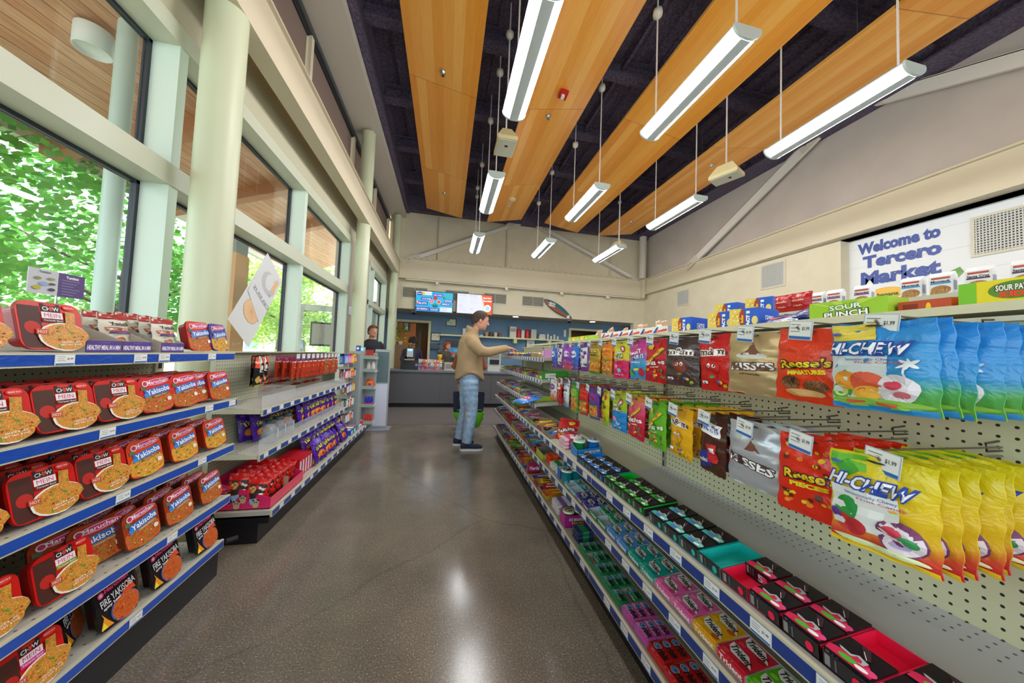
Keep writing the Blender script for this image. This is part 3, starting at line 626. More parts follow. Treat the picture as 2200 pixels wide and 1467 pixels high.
# ================================================================== GONDOLAS
def tag_card(w_=.055, h_=.034, frm='#dfe9f2', txt=True):
    a = MB(); a.box((-w_/2, -.0015, 0), (w_/2, 0, h_), frm); sf_ = front(-w_/2, -.0015, 0)
    sp = [('r', .04, .2, .96, .96, '#f6f8f6'), ('r', .04, .04, .96, .18, '#2d6fbf')]
    if txt: sp += [('r', .1, .78, .5, .82, '#7d8688'), ('r', .1, .6, .45, .64, '#7d8688'), ('r', .1, .42, .5, .46, '#7d8688'), ('t', .74, .6, .3, .2, '$1.99', '#3c4144')]
    decals(a, sf_, w_, h_, sp, .0003, .0001); return a.mesh('price_tag')
TAGM = tag_card(); TAGH = tag_card(.062, .048, '#c2cfde')
def link(name, me, parent, loc, rot=(0, 0, 0)):
    o = bpy.data.objects.new(name, me); COL.objects.link(o); o.parent = parent; o.location = loc; o.rotation_euler = rot; return o
def shelf(t, xf, xb, y0, y1, zf, zb, rail, sgn, tags=(), lip=0.0, holes=True, hm=None, under='#b3b3a6'):
    """xf front x, xb back x; sgn +1 aisle is towards +X of the shelf front, -1 towards -X. surface from zf to zb"""
    a = MB(); th = .028
    fnr = lambda x: zf + (zb - zf) * (x - xf) / (xb - xf)
    x_i = xf
    vs = [(xf, y0, zf), (xb, y0, zb), (xb, y1, zb), (xf, y1, zf), (xf, y0, zf - th), (xb, y0, zb - th), (xb, y1, zb - th), (xf, y1, zf - th)]
    a.add(vs, [(0, 1, 2, 3)], hm or (shelfholes('#b4b5ac') if sgn < 0 else pegmat((0, 1), '#bbbcb2', '#5a564c', .5, .042, .006))); a.add(vs, [(4, 7, 6, 5), (0, 4, 5, 1), (3, 2, 6, 7), (1, 5, 6, 2)], under)
    o = a.obj('shelf', t)
    r0, r1 = (xf, xf + sgn * .012); b = MB(); zt = zf + .004 + lip; zb_ = zt - .045 - lip
    b.box((min(r0, r1), y0, zb_), (max(r0, r1), y1, zt), BEIGE)
    xx = r1 + sgn * .0012; b.box((min(r1, xx), y0 + .004, zb_ + .005), (max(r1, xx), y1 - .004, zb_ + .038), rail)
    b.obj('price_rail', o)
    for yt in tags: link('price_tag', TAGM, o, (xx + sgn * .0015, yt, zb_ + .0045), (0, 0, sgn * PI / 2))
    return o
# ---- left gondola 1
G1 = thing('shelf_unit', 'beige gondola shelf with blue price rails full of instant noodle trays', 'shelf unit', (0, 0, 0))
a = MB(); a.box((-1.60, -.3, .1), (-1.56, 2.11, 1.25), pegmat((1, 2), '#a9a586')); a.obj('pegboard_back', G1)
a = MB(); a.box((-1.62, 2.11, 0), (-1.55, 2.16, 1.25), BEIGE); [a.box((-1.549, 2.125, .3 + i * .05), (-1.548, 2.145, .33 + i * .05), BLK2) for i in range(18)]; a.obj('upright_post', G1)
a = MB(); a.box((-1.60, -.3, 0), (-1.2, 2.13, .14), BLACK); a.obj('kick_plate', G1)
for k, (xf, z, tg) in enumerate(((-1.2, .185, (.75, 1.25, 1.62)), (-1.185, .435, (.7, 1.12, 1.75)), (-1.185, .725, (.9, 1.5, 1.9)), (-1.185, .985, (1.1, 1.42, 1.92, 2.1)), (-1.215, 1.248, (.9, 1.3, 1.56, 1.67, 1.96)))):
    o = shelf(G1, xf, -1.57, -.3, 2.15, z, z, mat('#2452b8', .25), 1, tg, under='#c0c0b4')
a = MB(); a.tube([(-1.17, 2.14, .18), (-1.13, 2.17, .18)], .015, BLK2); a.obj('rail_end_clip', G1)
# ---- left gondola 2
G2 = thing('shelf_unit', 'beige gondola shelf by the windows holding purple chips and hanging snacks', 'shelf unit', (0, 0, 0))
a = MB(); a.box((-1.50, 2.44, .1), (-1.47, 4.78, 1.242), pegmat((1, 2), '#bfc2a8')); a.box((-1.502, 3.63, .1), (-1.465, 3.66, 1.245), BEIGE); a.obj('pegboard_back', G2)
a = MB(); a.box((-1.49, 2.44, 1.242), (-1.43, 4.78, 1.25), BEIGE); a.obj('top_cap', G2)
a = MB(); a.box((-1.46, 2.43, 0), (-1.155, 5.25, .165), BLACK); a.box((-1.46, 2.42, .13), (-1.09, 5.25, .165), BLACK); a.obj('kick_plate', G2)
RL = mat('#2b4f9c', .3)
tgs = [2.5 + i * .17 for i in range(16)]
shelf(G2, -1.09, -1.47, 2.43, 5.25, .205, .205, RL, 1, [q + .05 for q in tgs] + [5.0 + i * .08 for i in range(3)], holes=False)
shelf(G2, -1.185, -1.47, 2.43, 4.35, .57, .60, RL, 1, tgs[:11]); shelf(G2, -1.185, -1.47, 2.43, 4.35, .868, .89, RL, 1, tgs[:11])
for z in (.575, .872):
    a = MB(); a.box((-1.20, 2.46, z), (-1.197, 4.3, z + .085), CLEAR); a.box((-1.47, 2.95, z), (-1.2, 2.953, z + .11), CLEAR); a.obj('acrylic_divider', G2)
    a = MB(); a.box((-1.47, 2.425, z - .03), (-1.19, 2.43, z + .0), BEIGE); a.cyl((0, 0, 0), .001, .001, BLK2); a.obj('shelf_bracket', G2)
# grey end section and side rack
G3 = thing('end_display', 'narrow grey metal display rack at the end of the snack gondola', 'display rack', (0, 0, 0))
GR = mat('#8b9a9e', .4)
a = MB(); a.box((-1.30, 4.78, .2), (-1.16, 5.22, 1.27), mat('#9aa8aa', .4)); a.box((-1.30, 5.18, .2), (-1.02, 5.22, 1.25), mat('#a4b0ae', .4)); a.obj('panel', G3)
for z in (1.16, .97, .72, .46, .215):
    a = MB(); a.box((-1.16, 4.98, z), (-1.0, 5.2, z + .008), mat('#c2ccc6', .3)); a.box((-1.004, 4.98, z), (-.998, 5.2, z + .04), CLEAR); a.box((-1.16, 4.975, z), (-1.0, 4.98, z + .05), mat('#9fb0aa')); a.obj('tray_shelf', G3)
# ---- kiosk
t = thing('security_pedestal', 'grey and white floor pedestal behind the snack gondola end', 'pedestal', (-1.01, 5.6, 0)); a = MB(); a.bbox((0, 0, .66), (.235, .05, 1.30), mat('#aab4b4', .35)); a.bbox((0, -.03, 1.02), (.2, .02, .5), mat('#5f7377', .3)); a.bbox((0, -.03, .40), (.2, .02, .68), mat('#d9dcf2', .4)); a.obj('panel', t); a = MB(); a.bbox((0, -.02, .01), (.34, .3, .02), mat('#8b8f9c', .35)); a.obj('base', t)
# ---- right gondola
G4 = thing('shelf_unit', 'long beige pegboard gondola on the right holding candy bags and gum', 'shelf unit', (0, 0, 0))
PEG = pegmat((1, 2), '#cdcda9')
YS = [-.81, .406, 1.625, 2.844, 4.0, 5.1]
for y0, y1 in zip(YS[:-1], YS[1:]):
    a = MB(); a.box((1.26, y0 + .004, .1), (1.29, y1 - .004, 1.42), PEG); a.obj('pegboard_back', G4)
for y in YS: a = MB(); a.box((1.25, y - .012, .1), (1.30, y + .012, 1.43), mat('#8f8f7a')) ; [a.box((1.2485, y - .004, .3 + i * .05), (1.2495, y + .004, .33 + i * .05), BLK2) for i in range(22)]; a.obj('upright_post', G4)
a = MB(); a.box((.865, -.81, 0), (1.7, 5.08, .105), BLACK); a.obj('kick_plate', G4)
a = MB(); a.box((1.24, -.81, 1.42), (1.36, 5.1, 1.432), mat('#d3d1b8')); a.obj('top_cap', G4)
def yt(y0, y1, p): return [y0 + p * (i + .5) for i in range(int((y1 - y0) / p))]
SG = mat('#b5b7b2', .35)
for y0, y1 in ((-.81, 1.625), (1.625, 2.844), (2.844, 5.1)):
    tg = yt(max(y0, .3), y1, .15 if y0 < 2.8 else .12)
    shelf(G4, .82, 1.26, y0, y1, .158, .158, NAVY, -1, tg); shelf(G4, .82, 1.26, y0, y1, .428, .45, NAVY, -1, tg)
    shelf(G4, .82, 1.26, y0, y1, .652, .70, NAVY, -1, tg, hm=shelfholes('#a9adae' if y0 < 1 else '#b7b6a4'))
tg = yt(2.85, 5.1, .1)
shelf(G4, .84, 1.26, 2.85, 5.1, .856, .89, NAVY, -1, tg); shelf(G4, .892, 1.26, 2.85, 5.1, 1.078, 1.10, NAVY, -1, tg); shelf(G4, .905, 1.26, 2.85, 5.1, 1.285, 1.30, NAVY, -1, tg)
# shelving on the far side of the gondola and the next one, only their tops show
G5 = thing('shelf_unit', 'back side of the candy gondola whose top shelf carries popcorn boxes and cookie bags', 'shelf unit', (0, 0, 0))
a = MB(); a.box((1.305, -.81, .12), (1.34, 5.1, 1.42), '#c9c7ad'); a.obj('back_panel', G5)
a = MB(); a.box((1.38, -.81, 1.46), (1.80, 5.1, 1.485), mat('#cfcdb2')); a.obj('top_shelf', G5)
a = MB(); a.box((1.7, -.8, 0), (1.78, 5.08, 1.46), mat('#bdbba2')); a.obj('side_shelves', G5)
G6 = thing('shelf_unit', 'second tall beige gondola beyond the candy gondola, topped with popcorn and cookies', 'shelf unit', (0, 0, 0))
a = MB(); a.box((2.66, -.8, 0), (2.70, 5.0, 1.66), '#c9c7ad'); a.obj('back_panel', G6); a = MB(); a.box((2.38, -.8, 1.66), (2.80, 5.0, 1.684), mat('#cfcdb2')); a.obj('top_shelf', G6)
for z in (.16, .55, .9, 1.25): a = MB(); a.box((2.36, -.8, z), (2.68, 5.0, z + .03), mat('#cfcdb2')); a.obj('shelf', G6)
a = MB(); a.box((2.4, -.8, 0), (2.66, 5.0, .14), BLACK); a.obj('kick_plate', G6)
# ================================================================== PRODUCTS
NOOD = noodles('chow_noodles', '#a5571a', '#e0902c', '#f4c05a'); NOOR = noodles('spicy_noodles', '#8e2c10', '#d2561f', '#ee9a4a'); NOOY = noodles('yellow_noodles', '#b06a12', '#f0a41e', '#ffd060')
NOOF = noodles('fire_noodles', '#8c2208', '#dc5a1c', '#f08c40', '#b3240e'); CHIPS = noodles('cookie_texture', '#7a4720', '#b27a42', '#d8a868', '#4a2a14')
NUTS = noodles('nut_pieces', '#3a1c0e', '#6f4326', '#a97848', '#2a140a'); FRUIT = noodles('fruit_pieces', '#d2322a', '#f07a2a', '#f4d23a', '#3ba53a')
def grad(name, stops, h, axis=2, ns_=.12):
    def f(nt, ns, ln, b):
        v = coords(nt, (1 / h,) * 3); sx = N(nt, 'ShaderNodeSeparateXYZ'); ln.new(v, sx.inputs[0]); n = N(nt, 'ShaderNodeTexNoise', i_Scale=3.5, i_Detail=3); ln.new(v, n.inputs[0])
        m1 = N(nt, 'ShaderNodeMath', operation='MULTIPLY_ADD'); ln.new(n.outputs[0], m1.inputs[0]); m1.inputs[1].default_value = ns_ * 2; m1.inputs[2].default_value = 1 - ns_
        a = N(nt, 'ShaderNodeMath', operation='ADD'); ln.new(sx.outputs[axis], a.inputs[0]); ln.new(m1.outputs[0], a.inputs[1]); r = ramp(nt, stops, a.outputs[0]); ln.new(r.outputs[0], b.inputs['Base Color']); b.inputs['Roughness'].default_value = .25; crinkle(nt, b)
    return nodemat(name, f)
def rrect(w_, h_, r, k=5):
    o = []
    for cx, cy, a0 in ((w_/2 - r, h_/2 - r, 0), (-w_/2 + r, h_/2 - r, PI/2), (-w_/2 + r, -h_/2 + r, PI), (w_/2 - r, -h_/2 + r, 1.5*PI)):
        o += [(cx + r * math.cos(a0 + PI/2*i/k), cy + r * math.sin(a0 + PI/2*i/k)) for i in range(k + 1)]
    return o
def clipsurf(x0, y, z0, W, H, r):
    # front plane whose points are pulled inside a rounded rectangle
    def s(u, v, o):
        x, z = u - W/2, v - H/2; ix, iz = max(0, abs(x) - (W/2 - r)), max(0, abs(z) - (H/2 - r)); d = math.hypot(ix, iz)
        if ix and iz and d > r - .002: k = (r - .002) / d; x = math.copysign(W/2 - r + ix * k, x); z = math.copysign(H/2 - r + iz * k, z)
        return (x, y - o, z0 + H/2 + z)
    return s
def tray_pack(W, H, T, body, film_, specs, rim=None, r=.03):
    a = MB(); o = rrect(W, H, r); i_ = rrect(W * .82, H * .82, r * .8)
    a.rings([[(x, 0, z + H/2) for x, z in i_], [(x, -T * .8, z + H/2) for x, z in rrect(W * .93, H * .93, r)], [(x, -T * .82, z + H/2) for x, z in o], [(x, -T, z + H/2) for x, z in o]], body, False)
    b = MB(); b.add([(x, -T - .0006, z + H/2) for x, z in o], [tuple(range(len(o)))[::-1]], film_); decals(b, clipsurf(0, -T - .0006, 0, W, H, r), W, H, specs); return a.mesh('tray_body'), b.mesh('printed_lid')
def proto(name, parts, lab, cat):
    def make(loc, rot, label, group=None):
        t = thing(name, label, cat, loc, rot, group)
        for pn, me in parts: link(pn, me, t, (0, 0, 0))
        return t
    return make
CW, CH = .172, .152
chow_specs = lambda band: [('r', .03, .03, .34, .9, '#4a2016'), ('e', .2, .45, .12, .13, '#c02018'), ('r', .36, .80, .66, .97, '#241a1c'), ('e', .5, .95, .1, .025, '#d8342c'), ('t', .51, .865, .26, .085, 'CH W', '#f4f4f2', .015), ('e', .515, .865, .03, .042, '#d63a2a'), ('r', .35, .655, .68, .79, '#f4eef2'), ('t', .515, .722, .25, .085, 'MEIN', '#d33a78', .0), ('r', .35, .57, .70, .65, band), ('t', .52, .61, .3, .04, 'Teriyaki Beef', '#f6f0e6', .01), ('e', .80, .92, .11, .06, '#e8382e'), ('t', .80, .92, .16, .03, 'READY IN 4', '#ffffff', .01), ('e', .66, .27, .42, .31, '#f1ece2'), ('e', .68, .27, .40, .285, NOOD), ('r', .5, .03, .98, .2, NOOD), ('r', .70, .45, .86, .82, NOOD, -.1), ('r', .22, .30, .4, .42, '#c8543a', -.06), ('t', .31, .36, .14, .06, 'HOT', '#f4d8c4', .02, -.06), ('t', .73, .16, .3, .035, 'SAUCE & VEG', '#ffffff', .01, .06), ('t', .72, .10, .36, .035, 'NET WT 4 OZ', '#ffffff', .01, .06), ('d', .5, .12, .95, .5, 14, .018, ['#5f9a2a', '#9c3a18', '#cfae3a'])]
RED = mat('#d01a16', .3); REDD = mat('#a3120f', .35)
chowP = {k: proto('noodle_tray', [p for p in zip(('tray_body', 'printed_lid'), tray_pack(CW, CH, .045, REDD, RED, chow_specs(c)))], '', 'noodle tray') for k, c in (('beef', '#5a2418'), ('olive', '#8f9a2a'), ('pink', '#d43c9c'))}
YW, YH = .158, .15
def yaki(base, dark, food, band='#8a5a2a'):
    sp = [('e', .5, .30, .50, .33, food), ('r', .03, .04, .97, .32, food), ('e', .54, .86, .40, .085, '#f6e6ee', .1), ('e', .54, .86, .385, .072, '#d22c7c', .1), ('t', .56, .865, .62, .10, 'Maruchan', '#ffffff', .01, .1), ('e', .19, .82, .085, .085, '#f4e8ec'), ('e', .19, .82, .06, .06, '#cc2a6a'), ('r', .05, .64, .2, .74, '#5c6f48'), ('r', .14, .50, .92, .70, '#1e6fd0', .16), ('r', .12, .44, .3, .56, '#3b8be0', .3), ('t', .55, .61, .72, .15, 'Yakisoba', '#ffffff', .02, .16), ('r', .34, .43, .86, .50, band, .16), ('t', .6, .465, .4, .04, 'Chicken Flavor', '#f4e2c0', .01, .16), ('e', .85, .33, .07, .06, '#f2efe6'), ('d', .1, .08, .9, .36, 14, .022, ['#7fae2e', '#c83a1a', '#f2e6c4'])]
    return proto('noodle_tray', list(zip(('tray_body', 'printed_lid'), tray_pack(YW, YH, .042, mat(dark, .35), mat(base, .3), sp, r=.03))), '', 'noodle tray')
yakP = {'red': yaki('#d8281e', '#8f1814', NOOR), 'orange': yaki('#e0461c', '#9c2814', NOOY), 'brown': yaki('#a83c1c', '#6e2410', NOOR, '#b08a50'), 'purple': yaki('#4a3aa0', '#2e2470', NOOY, '#c89a3a')}
FI = [('p', [(.03, .06), (.14, .30), (.10, .42), (.22, .22), (.34, .05)], '#f09a1c'), ('p', [(.05, .06), (.12, .22), (.2, .06)], '#ffe23a'), ('e', .66, .26, .36, .30, '#3a62c0'), ('e', .67, .26, .34, .285, NOOF), ('r', .4, .04, .97, .2, NOOF), ('p', [(.62, .56), (.78, .7), (.76, .8), (.9, .66), (.96, .5)], '#e8501a'), ('t', .52, .88, .6, .10, 'Maruchan', '#e2347e', .06, .1), ('e', .14, .82, .07, .07, '#e2347e'), ('e', .14, .82, .04, .04, '#f0c0d4'), ('t', .53, .67, .86, .17, 'FIRE YAKISOBA', '#e6ecf4', .015, .16), ('t', .36, .50, .42, .08, 'spicy beef', '#f2f2f2', .02, .16)]
fireP = proto('noodle_tray', list(zip(('tray_body', 'printed_lid'), tray_pack(YW, .165, .042, mat('#141216', .3), mat('#1c181c', .25), FI, r=.026))), '', 'noodle tray')
def lean_tray(P, x, y, z, label, rz=0, lean=.22, group=None): return P((x, y, z + .002), (-lean, 0, PI/2 + rz), label, group)
fl_ = {'beef': 'red chow mein tray', 'olive': 'green-banded red chow mein tray', 'pink': 'pink-banded red chow mein tray', 'red': 'red yakisoba tray with blue banner', 'orange': 'orange-red yakisoba tray', 'brown': 'brown yakisoba tray', 'purple': 'purple yakisoba tray', 'fire': 'black fire yakisoba tray'}
SH = {4: (1.250, 'the top shelf'), 3: (.987, 'the second shelf from the top'), 2: (.727, 'the middle shelf'), 1: (.437, 'the shelf above the lowest'), 0: (.187, 'the lowest shelf')}
rowsL = {4: [('beef', 1.10, 0), ('beef', 1.30, 0), ('red', 1.93, 0), ('purple', 2.07, .1)],
 3: [('beef', .98, 0), ('beef', 1.16, 0), ('beef', 1.335, 0), ('beef', 1.51, 0), ('red', 1.675, 0), ('red', 1.83, 0), ('red', 2.065, 0)],
 2: [('beef', .93, 0), ('beef', 1.11, 0), ('beef', 1.30, 0), ('beef', 1.475, 0), ('orange', 1.65, 0), ('orange', 1.85, 0), ('orange', 2.06, 0)],
 1: [('olive', .99, 0), ('olive', 1.18, 0), ('olive', 1.38, 0), ('brown', 1.66, 0), ('brown', 1.85, 0), ('brown', 2.06, 0)],
 0: [('olive', .92, 0), ('pink', 1.12, 0), ('pink', 1.31, 0), ('fire', 1.58, 0), ('fire', 1.80, 0), ('fire', 2.05, 0)]}
ordn = ['first', 'second', 'third', 'fourth', 'fifth', 'sixth', 'seventh', 'eighth', 'ninth', 'tenth', 'eleventh', 'twelfth', 'thirteenth', 'fourteenth', 'fifteenth', 'sixteenth', 'seventeenth', 'eighteenth', 'nineteenth', 'twentieth', 'twenty-first', 'twenty-second', 'twenty-third', 'twenty-fourth']
GETP = lambda k: chowP.get(k) or yakP.get(k) or fireP
for lv, row in rowsL.items():
    z, sn = SH[lv]; nr = len(row)
    for i, (k, y, rz) in enumerate(row):
        xf = -1.268 if lv == 4 else -1.245
        lean_tray(GETP(k), xf, y, z, '%s, front of %s, %s from the far end' % (fl_[k], sn, ordn[nr - 1 - i]), rz)
        if lv in (3, 2, 1) and not (lv == 1 and k == 'olive' and i == 2):
            for d in (1, 2, 3):
                if d == 3 and lv == 1: continue
                lean_tray(GETP(k), xf - .066 * d, y + (-.015 * d if k in yakP else 0), z, '%s, rows behind on %s' % (fl_[k], sn), 0, .20, 'noodle trays behind: %s, %s' % (k, sn))
        if lv == 0 and k == 'fire' and i < 5: lean_tray(fireP, xf - .07, y - .09, z, 'black fire yakisoba tray tucked behind on the lowest shelf, %s' % ['', '', '', 'beside the pink-band tray', 'between the two larger black trays'][i], .5)
lean_tray(yakP['brown'], -1.30, 1.56, SH[1][0], 'brown yakisoba tray turned half sideways, nearest to the green-band trays', -.35); lean_tray(yakP['brown'], -1.34, 1.49, SH[1][0], 'brown yakisoba tray turned half sideways, behind the other turned one', -.35)
lean_tray(yakP['red'], -1.28, 1.93, SH[3][0], 'red yakisoba tray turned half sideways beside the end tray of the second shelf', -.3); lean_tray(yakP['red'], -1.33, 1.99, SH[3][0], 'red yakisoba tray half hidden behind the end tray of the second shelf', -.3)
# ---- cartons
def carton(W, D, H, base, fs=(), ts=(), ss=(), name='carton', bs=None):
    """closed box: front faces -Y, origin bottom centre of front face"""
    a = MB(); a.box((-W/2, 0, 0), (W/2, D, H), base)
    if fs: decals(a, front(-W/2, 0, 0), W, H, fs)
    if ts: decals(a, topz(-W/2, 0, H), W, D, ts)
    if ss:
        decals(a, lambda u, v, o: (-W/2 - o, D - u, v), D, H, ss); decals(a, lambda u, v, o: (W/2 + o, u, v), D, H, ss)
    return a.mesh(name)
def open_tray(W, D, hf, hb, outc, inc, t=.003, fs=(), ss=()):
    a = MB(); sd = [(0, 0), (D, 0), (D, hb), (0, hf)]
    a.box((-W/2, 0, 0), (W/2, D, t), inc); a.box((-W/2, 0, 0), (W/2, t, hf), outc); a.box((-W/2, D - t, 0), (W/2, D, hb), inc)
    for s_ in (-1, 1):
        x0, x1 = (-W/2, -W/2 + t) if s_ < 0 else (W/2 - t, W/2)
        a.prism(sd, lambda u, v, q: (q, u, v), x0, x1, outc if outc == inc else inc); xx = -W/2 - .0004 if s_ < 0 else W/2 + .0004
        a.add([(xx, u, v) for u, v in sd], [(0, 1, 2, 3) if s_ > 0 else (3, 2, 1, 0)], outc)
    if fs: decals(a, front(-W/2, -.0004, 0), W, hf, fs)
    if ss: decals(a, lambda u, v, o: (-W/2 - .0006 - o, D - u, v), D, hb, ss); decals(a, lambda u, v, o: (W/2 + .0006 + o, u, v), D, hb, ss)
    return a.mesh('display_tray')
def flat(name, me, loc, rot, label, cat, group=None):
    o = bpy.data.objects.new(name, me); COL.objects.link(o); o.location = loc; o.rotation_euler = rot; return tag(o, label, cat, group)
# ---- bags
def bag_surf(W, H, T, seed, sx=0, hdr=.1):
    rg = random.Random(seed); p1, p2, p3 = rg.uniform(0, 6), rg.uniform(0, 6), rg.uniform(0, 6)
    def f(u, v):  # u,v 0..1 -> thickness
        a = max(0, 1 - abs(2*u - 1) ** 3.2); q = min(1, max(0, (1 - v - hdr) / (1 - hdr - .02))) ; b_ = max(0, math.sin(PI * min(1, max(0, q)) ** .8)) ** .6 if 0 < q < 1 else 0
        wr = .0036 * math.sin(9 * u + 13 * v + p1) * math.sin(17 * v - 6 * u + p2) + .0018 * math.sin(31 * v + 11 * u + p3)
        return T / 2 * a * b_ + wr * min(1, a * 2)
    return f
def bag_mesh(W, H, T, base, specs, seed=1, back=None, name='bag', hdr=.1, flare=0.0, hole=True):
    f = bag_surf(W, H, T, seed, hdr=hdr); a = MB(); rg = random.Random(seed + 50); ph = rg.uniform(0, 6)
    def xy(u, v): return ((u - .5) * W * (1 + flare * (.5 - v)) + .002 * math.sin(23 * v + ph), -H + v * H + .0015 * math.sin(14 * u + ph) * (1 if v < .1 or v > .9 else 0))
    a.grid(lambda u, v: (xy(u, v)[0], -.0012 - f(u, v), xy(u, v)[1]), 12, 16, base); a.grid(lambda u, v: (xy(1 - u, v)[0], .0012 + f(1 - u, v) * .8, xy(u, v)[1]), 12, 16, back or base)
    n_ = 16
    for u in (0, 1): a.add([(xy(u, j / n_)[0], s_ * .0012, xy(u, j / n_)[1]) for j in range(n_ + 1) for s_ in (-1, 1)], [(2*j, 2*j+1, 2*j+3, 2*j+2) for j in range(n_)], base)
    for v in (0, 1): a.add([(xy(j / n_, v)[0], s_ * .0012, xy(j / n_, v)[1]) for j in range(n_ + 1) for s_ in (-1, 1)], [(2*j, 2*j+1, 2*j+3, 2*j+2) for j in range(n_)], base)
    def s(u, v, o):
        uu, vv = min(1, max(0, u / W)), min(1, max(0, v / H)); x, z = xy(uu, vv); return (x, -.0012 - f(uu, vv) - o - .0009, z)
    decals(a, s, W, H, specs, e=.0007, lay=.0003)
    if hole: decals(a, s, W, H, [('e', .5, .955, .09, .012, '#2a2a2a')], e=.0012 + .0003 * len(specs))
    return a.mesh(name)
def GR_(n, st, h, ns_=.08): return grad(n, st, h, 2, ns_)
W_, R_, BK, YL = '#ffffff', '#d6201c', '#181414', '#f6d21e'
def T(cu, cv, w_, h_, s, c, b=.04, r=0, sh=0): return ('t', cu, cv, w_, h_, s, c, b, r, sh)
def TT(cu, cv, w_, h_, s, c, oc, b=.03, r=0, sh=0): return [T(cu, cv, w_ * 1.05, h_ * 1.14, s, oc, min(b + .05, .085), r, sh), T(cu, cv, w_, h_ * .93, s, c, min(b, .03), r, sh)]
mint = lambda c, wd: [T(.48, .70, .78, .17, 'm&m', W_, .085), T(.47, .70, .7, .13, 'm&m', '#5a3020', .02), T(.87, .68, .1, .09, "'s", '#5a3020', .03), ('e', .5, .40, .2, .14, wd), ('e', .42, .45, .05, .04, W_), ('e', .57, .45, .05, .04, W_), ('e', .42, .44, .02, .02, BK), ('e', .57, .44, .02, .02, BK), ('r', .40, .22, .46, .32, wd), ('r', .54, .22, .6, .32, wd), ('d', .1, .08, .9, .26, 9, .05, ['#d6201c', '#2fa03a', '#f0c020', '#5a3020', '#2a6fd0']), ('r', .12, .12, .3, .17, W_)]
skit = lambda lab, c2: TT(.5, .45, .86, .12, 'Skittles', W_, c2, .04, .12) + [T(.5, .345, .4, .04, lab, W_, .02, .12), ('r', .2, .6, .9, .66, '#f08a1e', .7), ('r', .24, .6, .94, .64, YL, .7), ('r', .28, .6, .98, .62, '#2fa03a', .7), ('d', .1, .1, .9, .3, 22, .045, ['#d6201c', '#2fa03a', '#f0c020', '#7a2f98', '#f08a1e']), ('e', .35, .8, .12, .06, YL)]
reese = lambda s2: TT(.5, .52, .74, .13, "Reese's", '#f6d21e', '#2a1a10', .04, .1) + [T(.52, .40, .56, .06, s2, '#f6e21e', .06, .1)]
haribo = lambda c, c2: [('r', .1, .6, .9, .8, c2), T(.5, .72, .72, .10, 'HARIBO', R_, .06), T(.5, .62, .5, .05, 'PEACHES', R_, .02), ('r', .08, .1, .92, .42, FRUIT), ('d', .1, .1, .9, .42, 16, .06, ['#f4e23a', '#f0a0a8', '#3ba53a', '#e8552a']), ('r', .04, .43, .96, .46, '#2fa04a'), ('r', 0, .07, 1, .1, '#2fa04a')]
spunch = lambda c2: [('r', .0, .0, 1, .45, c2)] + TT(.42, .56, .6, .10, 'PUNCH', W_, BK, .05, .15) + TT(.45, .68, .5, .07, 'sour', W_, '#2a7a20', .04, .1) + [('e', .68, .78, .13, .09, '#c83a4a'), ('e', .68, .78, .07, .05, W_), ('e', .3, .3, .12, .07, '#f49ab8'), ('e', .5, .2, .14, .06, '#a8d8f0'), T(.5, .1, .5, .04, 'NET WT 5 OZ', W_, .01)]
nerdsS = lambda t_, c: [('r', .1, .16, .9, .84, '#f2f0f4'), T(.5, .72, .7, .1, t_, '#2c2c3c', .05), T(.5, .56, .5, .07, 'clusters', '#7a3a9a', .03), ('d', .15, .2, .85, .46, 14, .05, [c, '#e86aa8', '#3a8fd8', '#5ab84a'])]
BW, BH = .142, .195
def B(key, W, H, base, specs, desc, seed, Th=.032, hdr=.1, flare=.0, back=None): return key, dict(m=bag_mesh(W, H, Th, base, specs, seed, back=back, hdr=hdr, flare=flare), d=desc, W=W, H=H)
hic = lambda y: TT(.43, .70, .80, .15, 'HI-CHEW', '#f4f6fc', '#2748a8', .07, -.02, .22) + [('e', .1, .88, .06, .02, '#4a6ab0'), T(.45, .575, .5, .035, 'Sensationally Chewy', '#4a6ab0', .01), T(.55, .54, .45, .03, 'Fruit Candy', '#c8405a', .01)]
hichew_blue = [('r', .0, .06, .62, .62, '#dce8ea'), ('r', .02, .80, .5, .99, '#e8d24a'), ('e', .12, .2, .14, .1, '#5aa83a'), ('e', .12, .2, .09, .065, '#cfe08a'), ('e', .2, .33, .16, .11, '#f0a02a'), ('e', .42, .32, .18, .12, '#e05a3a'), ('e', .42, .2, .15, .08, '#f2b43a'), ('e', .70, .26, .18, .16, '#e8e4ec'), ('e', .66, .30, .08, .05, '#d8405a'), ('e', .74, .2, .08, .04, '#e47a8a'), ('r', .78, .3, .8, .52, '#eef4f8', .1), ('e', .80, .53, .1, .018, '#eef4f8', .5), ('e', .80, .53, .1, .018, '#eef4f8', -.5), ('e', .80, .53, .018, .06, '#eef4f8'), ('r', .0, .0, 1, .06, '#2a8fd8'), ('e', .5, .09, .5, .05, '#8ac24a'), ('r', .2, .08, .4, .11, '#e05a3a'), ('r', .5, .07, .7, .10, '#e05a3a')] + hic(0)
hichew_yel = [('r', .03, .82, .4, .98, '#6abf3a'), ('r', .1, .76, .3, .9, '#3fa02e', .7), ('r', .03, .2, .7, .62, '#e9ecea'), ('e', .2, .40, .13, .13, '#2e9e48'), ('e', .16, .24, .11, .09, '#d23a3a'), ('e', .28, .22, .1, .09, '#c02c34'), ('e', .08, .3, .06, .06, '#6a3a98'), ('e', .70, .25, .22, .17, '#7a3a6a'), ('e', .70, .25, .2, .155, '#e8dde6'), ('e', .64, .30, .09, .05, '#d8405a'), ('e', .76, .24, .09, .05, '#3fa05e'), ('e', .68, .18, .1, .03, '#b8a8d8'), ('r', .0, .0, 1, .05, '#f0cc1e'), ('e', .5, .08, .45, .035, '#e6efc0')] + hic(1)
